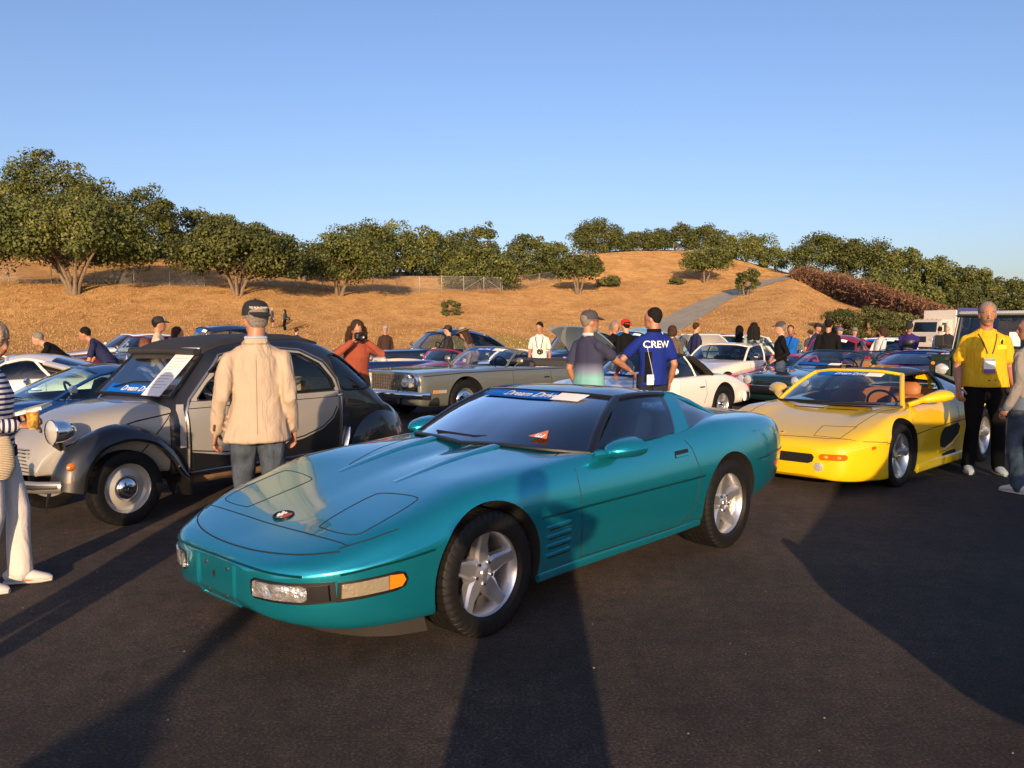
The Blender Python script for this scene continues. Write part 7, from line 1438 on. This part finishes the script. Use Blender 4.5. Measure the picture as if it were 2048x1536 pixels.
e, I = man('man in cream hoodie and black-white cap with brown rucksack', 318, 14.6, 25, H=1.80, hair='black', shirt=('cream', (.52, .43, .30)), sleeve='long', hat='cap', hatcol=(.012, .014, .02), skin='tan'); rk = empty('rucksack', (e.matrix_basis @ Vector((-.22, .06, 1.22)))[:]); rk.rotation_euler = (0, 0, R(25)); tag(rk, 'brown leather rucksack on the cream hoodie man\'s back', 'rucksack'); mk('rucksack_body', ring_loft([[(x*.09*k, y*.15*k, z) for x, y in ((-1, -.7), (-.7, -1), (.7, -1), (1, -.7), (1, .7), (.7, 1), (-.7, 1), (-1, .7))] for z, k in ((-.24, .7), (-.2, 1), (.08, 1), (.18, .7), (.2, .4))]), mat('brown_leather', (.13, .045, .02), .55, bump=.3, bscale=60), rk, True, 50); mk('cap_white_front', xf(thick(sheet(np.array([(.098*math.cos(a), .092*math.sin(a), .055) for a in np.linspace(-.5, .5, 6)]), np.array([(.072*math.cos(a), .068*math.sin(a), .125) for a in np.linspace(-.5, .5, 6)]), 3, .012, (1, 0, 0)), .003), I['head']), M_WHITE, e); [mk('strap', tube([(-.12, y, 1.38), (-.02, y, 1.475), (.10, y, 1.38), (.10, y*1.2, 1.20)], [(.018, .006)]*4, 6, True, (0, 1, 0)), mat('brown_leather', (.13, .045, .02)), rk) for y in ()]
e, I = man('long-haired woman in patterned top filming with a phone', 355, 15.4, 15, H=1.64, hair='brown', hairstyle='long', shirt=('patterned', striped('aztec', (.50, .40, .26), (.10, .05, .03), .07, 'z')), sleeve='long', hr=(.48, -.12, 1.52), skin='pale'); ph = empty('phone', (e.matrix_basis @ (I['arms'][-1][2]+Vector((.10, 0, .06))))[:]); tag(ph, 'phone held up by the long-haired woman', 'phone'); mk('phone_case', box((0, 0, 0), (.012, .15, .08), .01), M_WHITE, ph); mk('phone_screen', box((-.008, 0, 0), (.004, .12, .06), .0), M_BLACK, ph, False)
e, I = man('long-haired photographer in rust shirt aiming a big camera', 712, 11.2, -72, H=1.72, hair='brown', hairstyle='long', shirt=('rust', (.30, .075, .045)), sleeve='long', trousers=('khaki', (.14, .10, .06)), lean=12, hl=(.34, .09, 1.46), hr=(.34, -.09, 1.46), pl=(.1, .9, -.7), pr=(.1, -.9, -.7), head=(0, 14), skin='tan', v=.013, fold=.006); camera_thing(e, (.40, 0, 1.53), 'large black camera at the long-haired photographer\'s face', -72)
e, I = man('man in white shirt with a camera hanging from a neck strap', 1079, 19.3, -95, H=1.76, hair='black', shirt=('white', (.72, .68, .62)), sleeve='short', trousers=('sand', (.35, .28, .2)), skin='tan', head=(-25, 18)); camera_thing(e, (.17, .02, 1.10), 'black camera on the white-shirted man\'s chest', -95); [mk('neck_strap', tube([(-.04, y*.6, 1.47), (.10, y, 1.40), (.165, y*.5, 1.17)], .010, 6), M_BLACK, e) for y in (.085, -.085)]
man('man in black and white cap and dark jacket beside the streamlined saloon', 897, 21.2, 170, H=1.70, hair='black', shirt=('charcoal', (.03, .028, .03)), sleeve='long', hat='cap', hatcol=(.02, .02, .022), hr=(.30, -.1, 1.15), hl=(.30, .1, 1.15))
man('person in tan fedora and patterned shirt bending over the red roadster', 945, 18.9, 160, H=1.66, hair='brown', hairstyle='long', shirt=('floral', cloth('floral', (.16, .13, .11), var=.6)), sleeve='long', hat='fedora', hatcol=(.30, .22, .15), lean=18, head=(0, 12))
man('man in brown jacket standing beyond the blue convertible', 771, 27.0, -80, H=1.72, hair='grey', shirt=('brown', (.05, .028, .02)), sleeve='long', hat='cap', hatcol=(.3, .28, .25))
for (px, d, face, lb, kw) in [(546, 68, 20, 'far woman in blue jacket and dark skirt at the foot of the bank', dict(shirt=('denim', (.06, .08, .12)), sleeve='long', skirt=True, trousers=('floral_skirt', (.05, .03, .03)), hair='blond', hairstyle='bob', H=1.68)), (571, 67, 170, 'far long-haired woman in black with a shoulder bag at the foot of the bank', dict(shirt=('slate', (.05, .06, .09)), sleeve='long', trousers=('black', (.01, .01, .01)), hair='brown', hairstyle='long', H=1.72))]:
    x = (px-CXP)/FPX*d; e, I = man(lb, px, d, face, z0=ground_z(x, d)-.02, v=.03, **kw)
    if 'bag' in lb: bg_ = empty('shoulder_bag', (e.matrix_basis @ Vector((-.20, -.16, 1.0)))[:]); tag(bg_, 'black shoulder bag on the far woman\'s hip', 'bag'); mk('bag_body', box((0, 0, 0), (.40, .20, .26), .08, Matrix.Rotation(R(25), 3, 'Y')), M_BLACK, bg_); mk('bag_strap', tube([(.1, 0, .1), (.2, .08, .45), (.15, .1, .1)], .012, 5), M_BLACK, bg_)
man('brown-haired man whose head shows over the bubble saloon\'s roof', 594, 33.0, 60, H=1.68, hair='brown', shirt=('navy', (.022, .026, .075)))
man('grey-haired man in dark clothes facing the red-capped person', 1229, 18.6, -40, H=1.78, hair='grey', shirt=('black', (.006, .006, .007)), sleeve='long', skin='tan')
man('person in bright red cap and black jacket with a gold emblem', 1251, 17.8, 120, H=1.80, hair='black', hairstyle='short', shirt=('black', (.006, .006, .007)), sleeve='long', hat='capback', hatcol=(.55, .012, .015), build=1.15)
man('short-haired person with bowed head left of the red-capped one', 1224, 20.5, 100, H=1.72, hair='grey', shirt=('slate', (.05, .06, .09)), sleeve='long')
man('dark-bobbed woman in grey-brown coat behind the crew man', 1344, 19.4, 80, H=1.68, hair='brown', hairstyle='bob', shirt=('taupe', (.10, .075, .06)), sleeve='long')
man('short-haired man in navy shirt looking right', 1392, 22.3, 20, H=1.78, hair='brown', shirt=('navy', (.018, .022, .05)), sleeve='long')
man('person in black hood beside the plaid shirt', 1478, 21.0, 60, H=1.68, hair='black', shirt=('black', (.008, .008, .009)), sleeve='long', hat='hood', build=.9)
m_, t, b = _new('plaid'); b.inputs['Roughness'].default_value = .9; tc = node(t, 'ShaderNodeTexCoord'); bk = node(t, 'ShaderNodeTexChecker'); bk.inputs['Scale'].default_value = 14; bk.inputs[1].default_value = (.03, .05, .05, 1); bk.inputs[2].default_value = (.22, .27, .25, 1); t.links.new(tc.outputs['Object'], bk.inputs[0]); t.links.new(bk.outputs[0], b.inputs['Base Color'])
man('long dark-haired person in green and white plaid shirt', 1507, 19.6, 65, H=1.76, hair='black', hairstyle='long', shirt=('plaid', m_), sleeve='long', build=1.08)
man('man in patterned cap and black jacket facing left', 1561, 17.2, 165, H=1.74, hair='grey', shirt=('black', (.010, .010, .011)), sleeve='long', hat='cap', hatcol=(.05, .05, .055), hl=(.10, .2, 1.0), hr=(.10, -.2, 1.0))
man('man in bright blue jacket with sunglasses', 1580, 20.5, -110, H=1.70, hair='brown', shirt=('bright_blue', (.01, .12, .50)), sleeve='long', hl=(.22, .08, 1.45), skin='tan')
man('head in a dark cap low behind the crimson coupe', 1620, 27.0, 100, H=1.60, hat='cap', hatcol=(.05, .06, .04), shirt=('slate', (.05, .06, .09)))
man('man in black cap and navy jacket left of the black-suited man', 1634, 25.0, -60, H=1.78, hair='black', hat='cap', hatcol=(.01, .01, .01), shirt=('navy', (.018, .022, .05)), sleeve='long', skin='tan')
man('black-haired man in black suit with his back turned', 1656, 19.0, 60, H=1.82, hair='black', shirt=('black', (.004, .004, .005)), sleeve='long', build=1.12, hem=.82, skin='tan', trousers=('black', (.008, .008, .008)))
man('man in checked shirt partly hidden right of the black-suited man', 1678, 25.5, -70, H=1.66, hair='grey', hat='cap', hatcol=(.10, .12, .2), shirt=('checked', (.15, .10, .12)))
man('man in flat cap and dark jacket before the green bush', 1708, 25.5, -90, H=1.66, hair='grey', hat='cap', hatcol=(.16, .15, .14), shirt=('black', (.012, .012, .012)), sleeve='long')
man('brown-haired woman in white sweater bending to the rally coupe', 1756, 21.6, 15, H=1.66, hair='brown', hairstyle='bob', shirt=('white_knit', (.72, .68, .64)), sleeve='long', trousers=('white_denim', (.62, .58, .55)), lean=10, head=(150, 0))
e, I = man('man in purple and black jacket and black cap writing on a pad', 1817, 21.4, -120, H=1.77, hair='black', hat='cap', hatcol=(.015, .012, .02), shirt=('purple', (.03, .02, .13)), sleeve='long', build=1.12, hl=(.26, .05, 1.10), hr=(.26, -.08, 1.12), head=(0, 22), skin='tan'); mk('black_chest_panel', onto(e, I['shirt'], lambda u, v_: ((1, u, v_), (-1, 0, 0)), gridded(-.14, .14, .95, 1.32, 6, 6), .006), M_BLACK, e); pd = empty('notepad', (e.matrix_basis @ Vector((.32, .02, 1.12)))[:]); tag(pd, 'small pad in the purple-jacketed man\'s hands', 'notepad'); mk('pad_sheet', box((0, 0, 0), (.16, .12, .012), .003), M_WHITE, pd); mk('pad_clip', box((.07, 0, .01), (.02, .06, .012), .003), M_BLACK, pd)
man('man in pale blue shirt near the truck', 1878, 32.0, 75, H=1.72, hair='black', shirt=('pale_blue', (.35, .44, .48)), sleeve='long')
man('bald man in dark clothes near the truck', 1893, 31.0, 70, H=1.74, hairstyle='bald', shirt=('dark', (.02, .022, .03)), sleeve='long')
# ---------------------------------------------------------------- people beside and behind the camera: only their shadows fall into the picture
person('photographer standing at the camera position', (-.09, -.44), 90, 1.74, shirt=('grey', (.3, .3, .3)), sleeve='long', hl=(.30, .10, 1.50), hr=(.30, -.10, 1.50), pl=(0, 1, -.35), pr=(0, -1, -.35), group=None, build=1.3, waist=1.3, fl=(0, .16), fr=(0, -.16), hem=.30)
person('bystander behind the camera to the left', (-1.86, -4.3), 90, 1.74, group=None, shirt=('slate', (.05, .06, .09)))
person('bystander just outside the left edge', (-2.75, 1.3), 60, 1.72, group=None, shirt=('taupe', (.10, .075, .06)), sleeve='long', hr=(.25, -.2, 1.15))

bpy.data.scenes.remove(TMP)
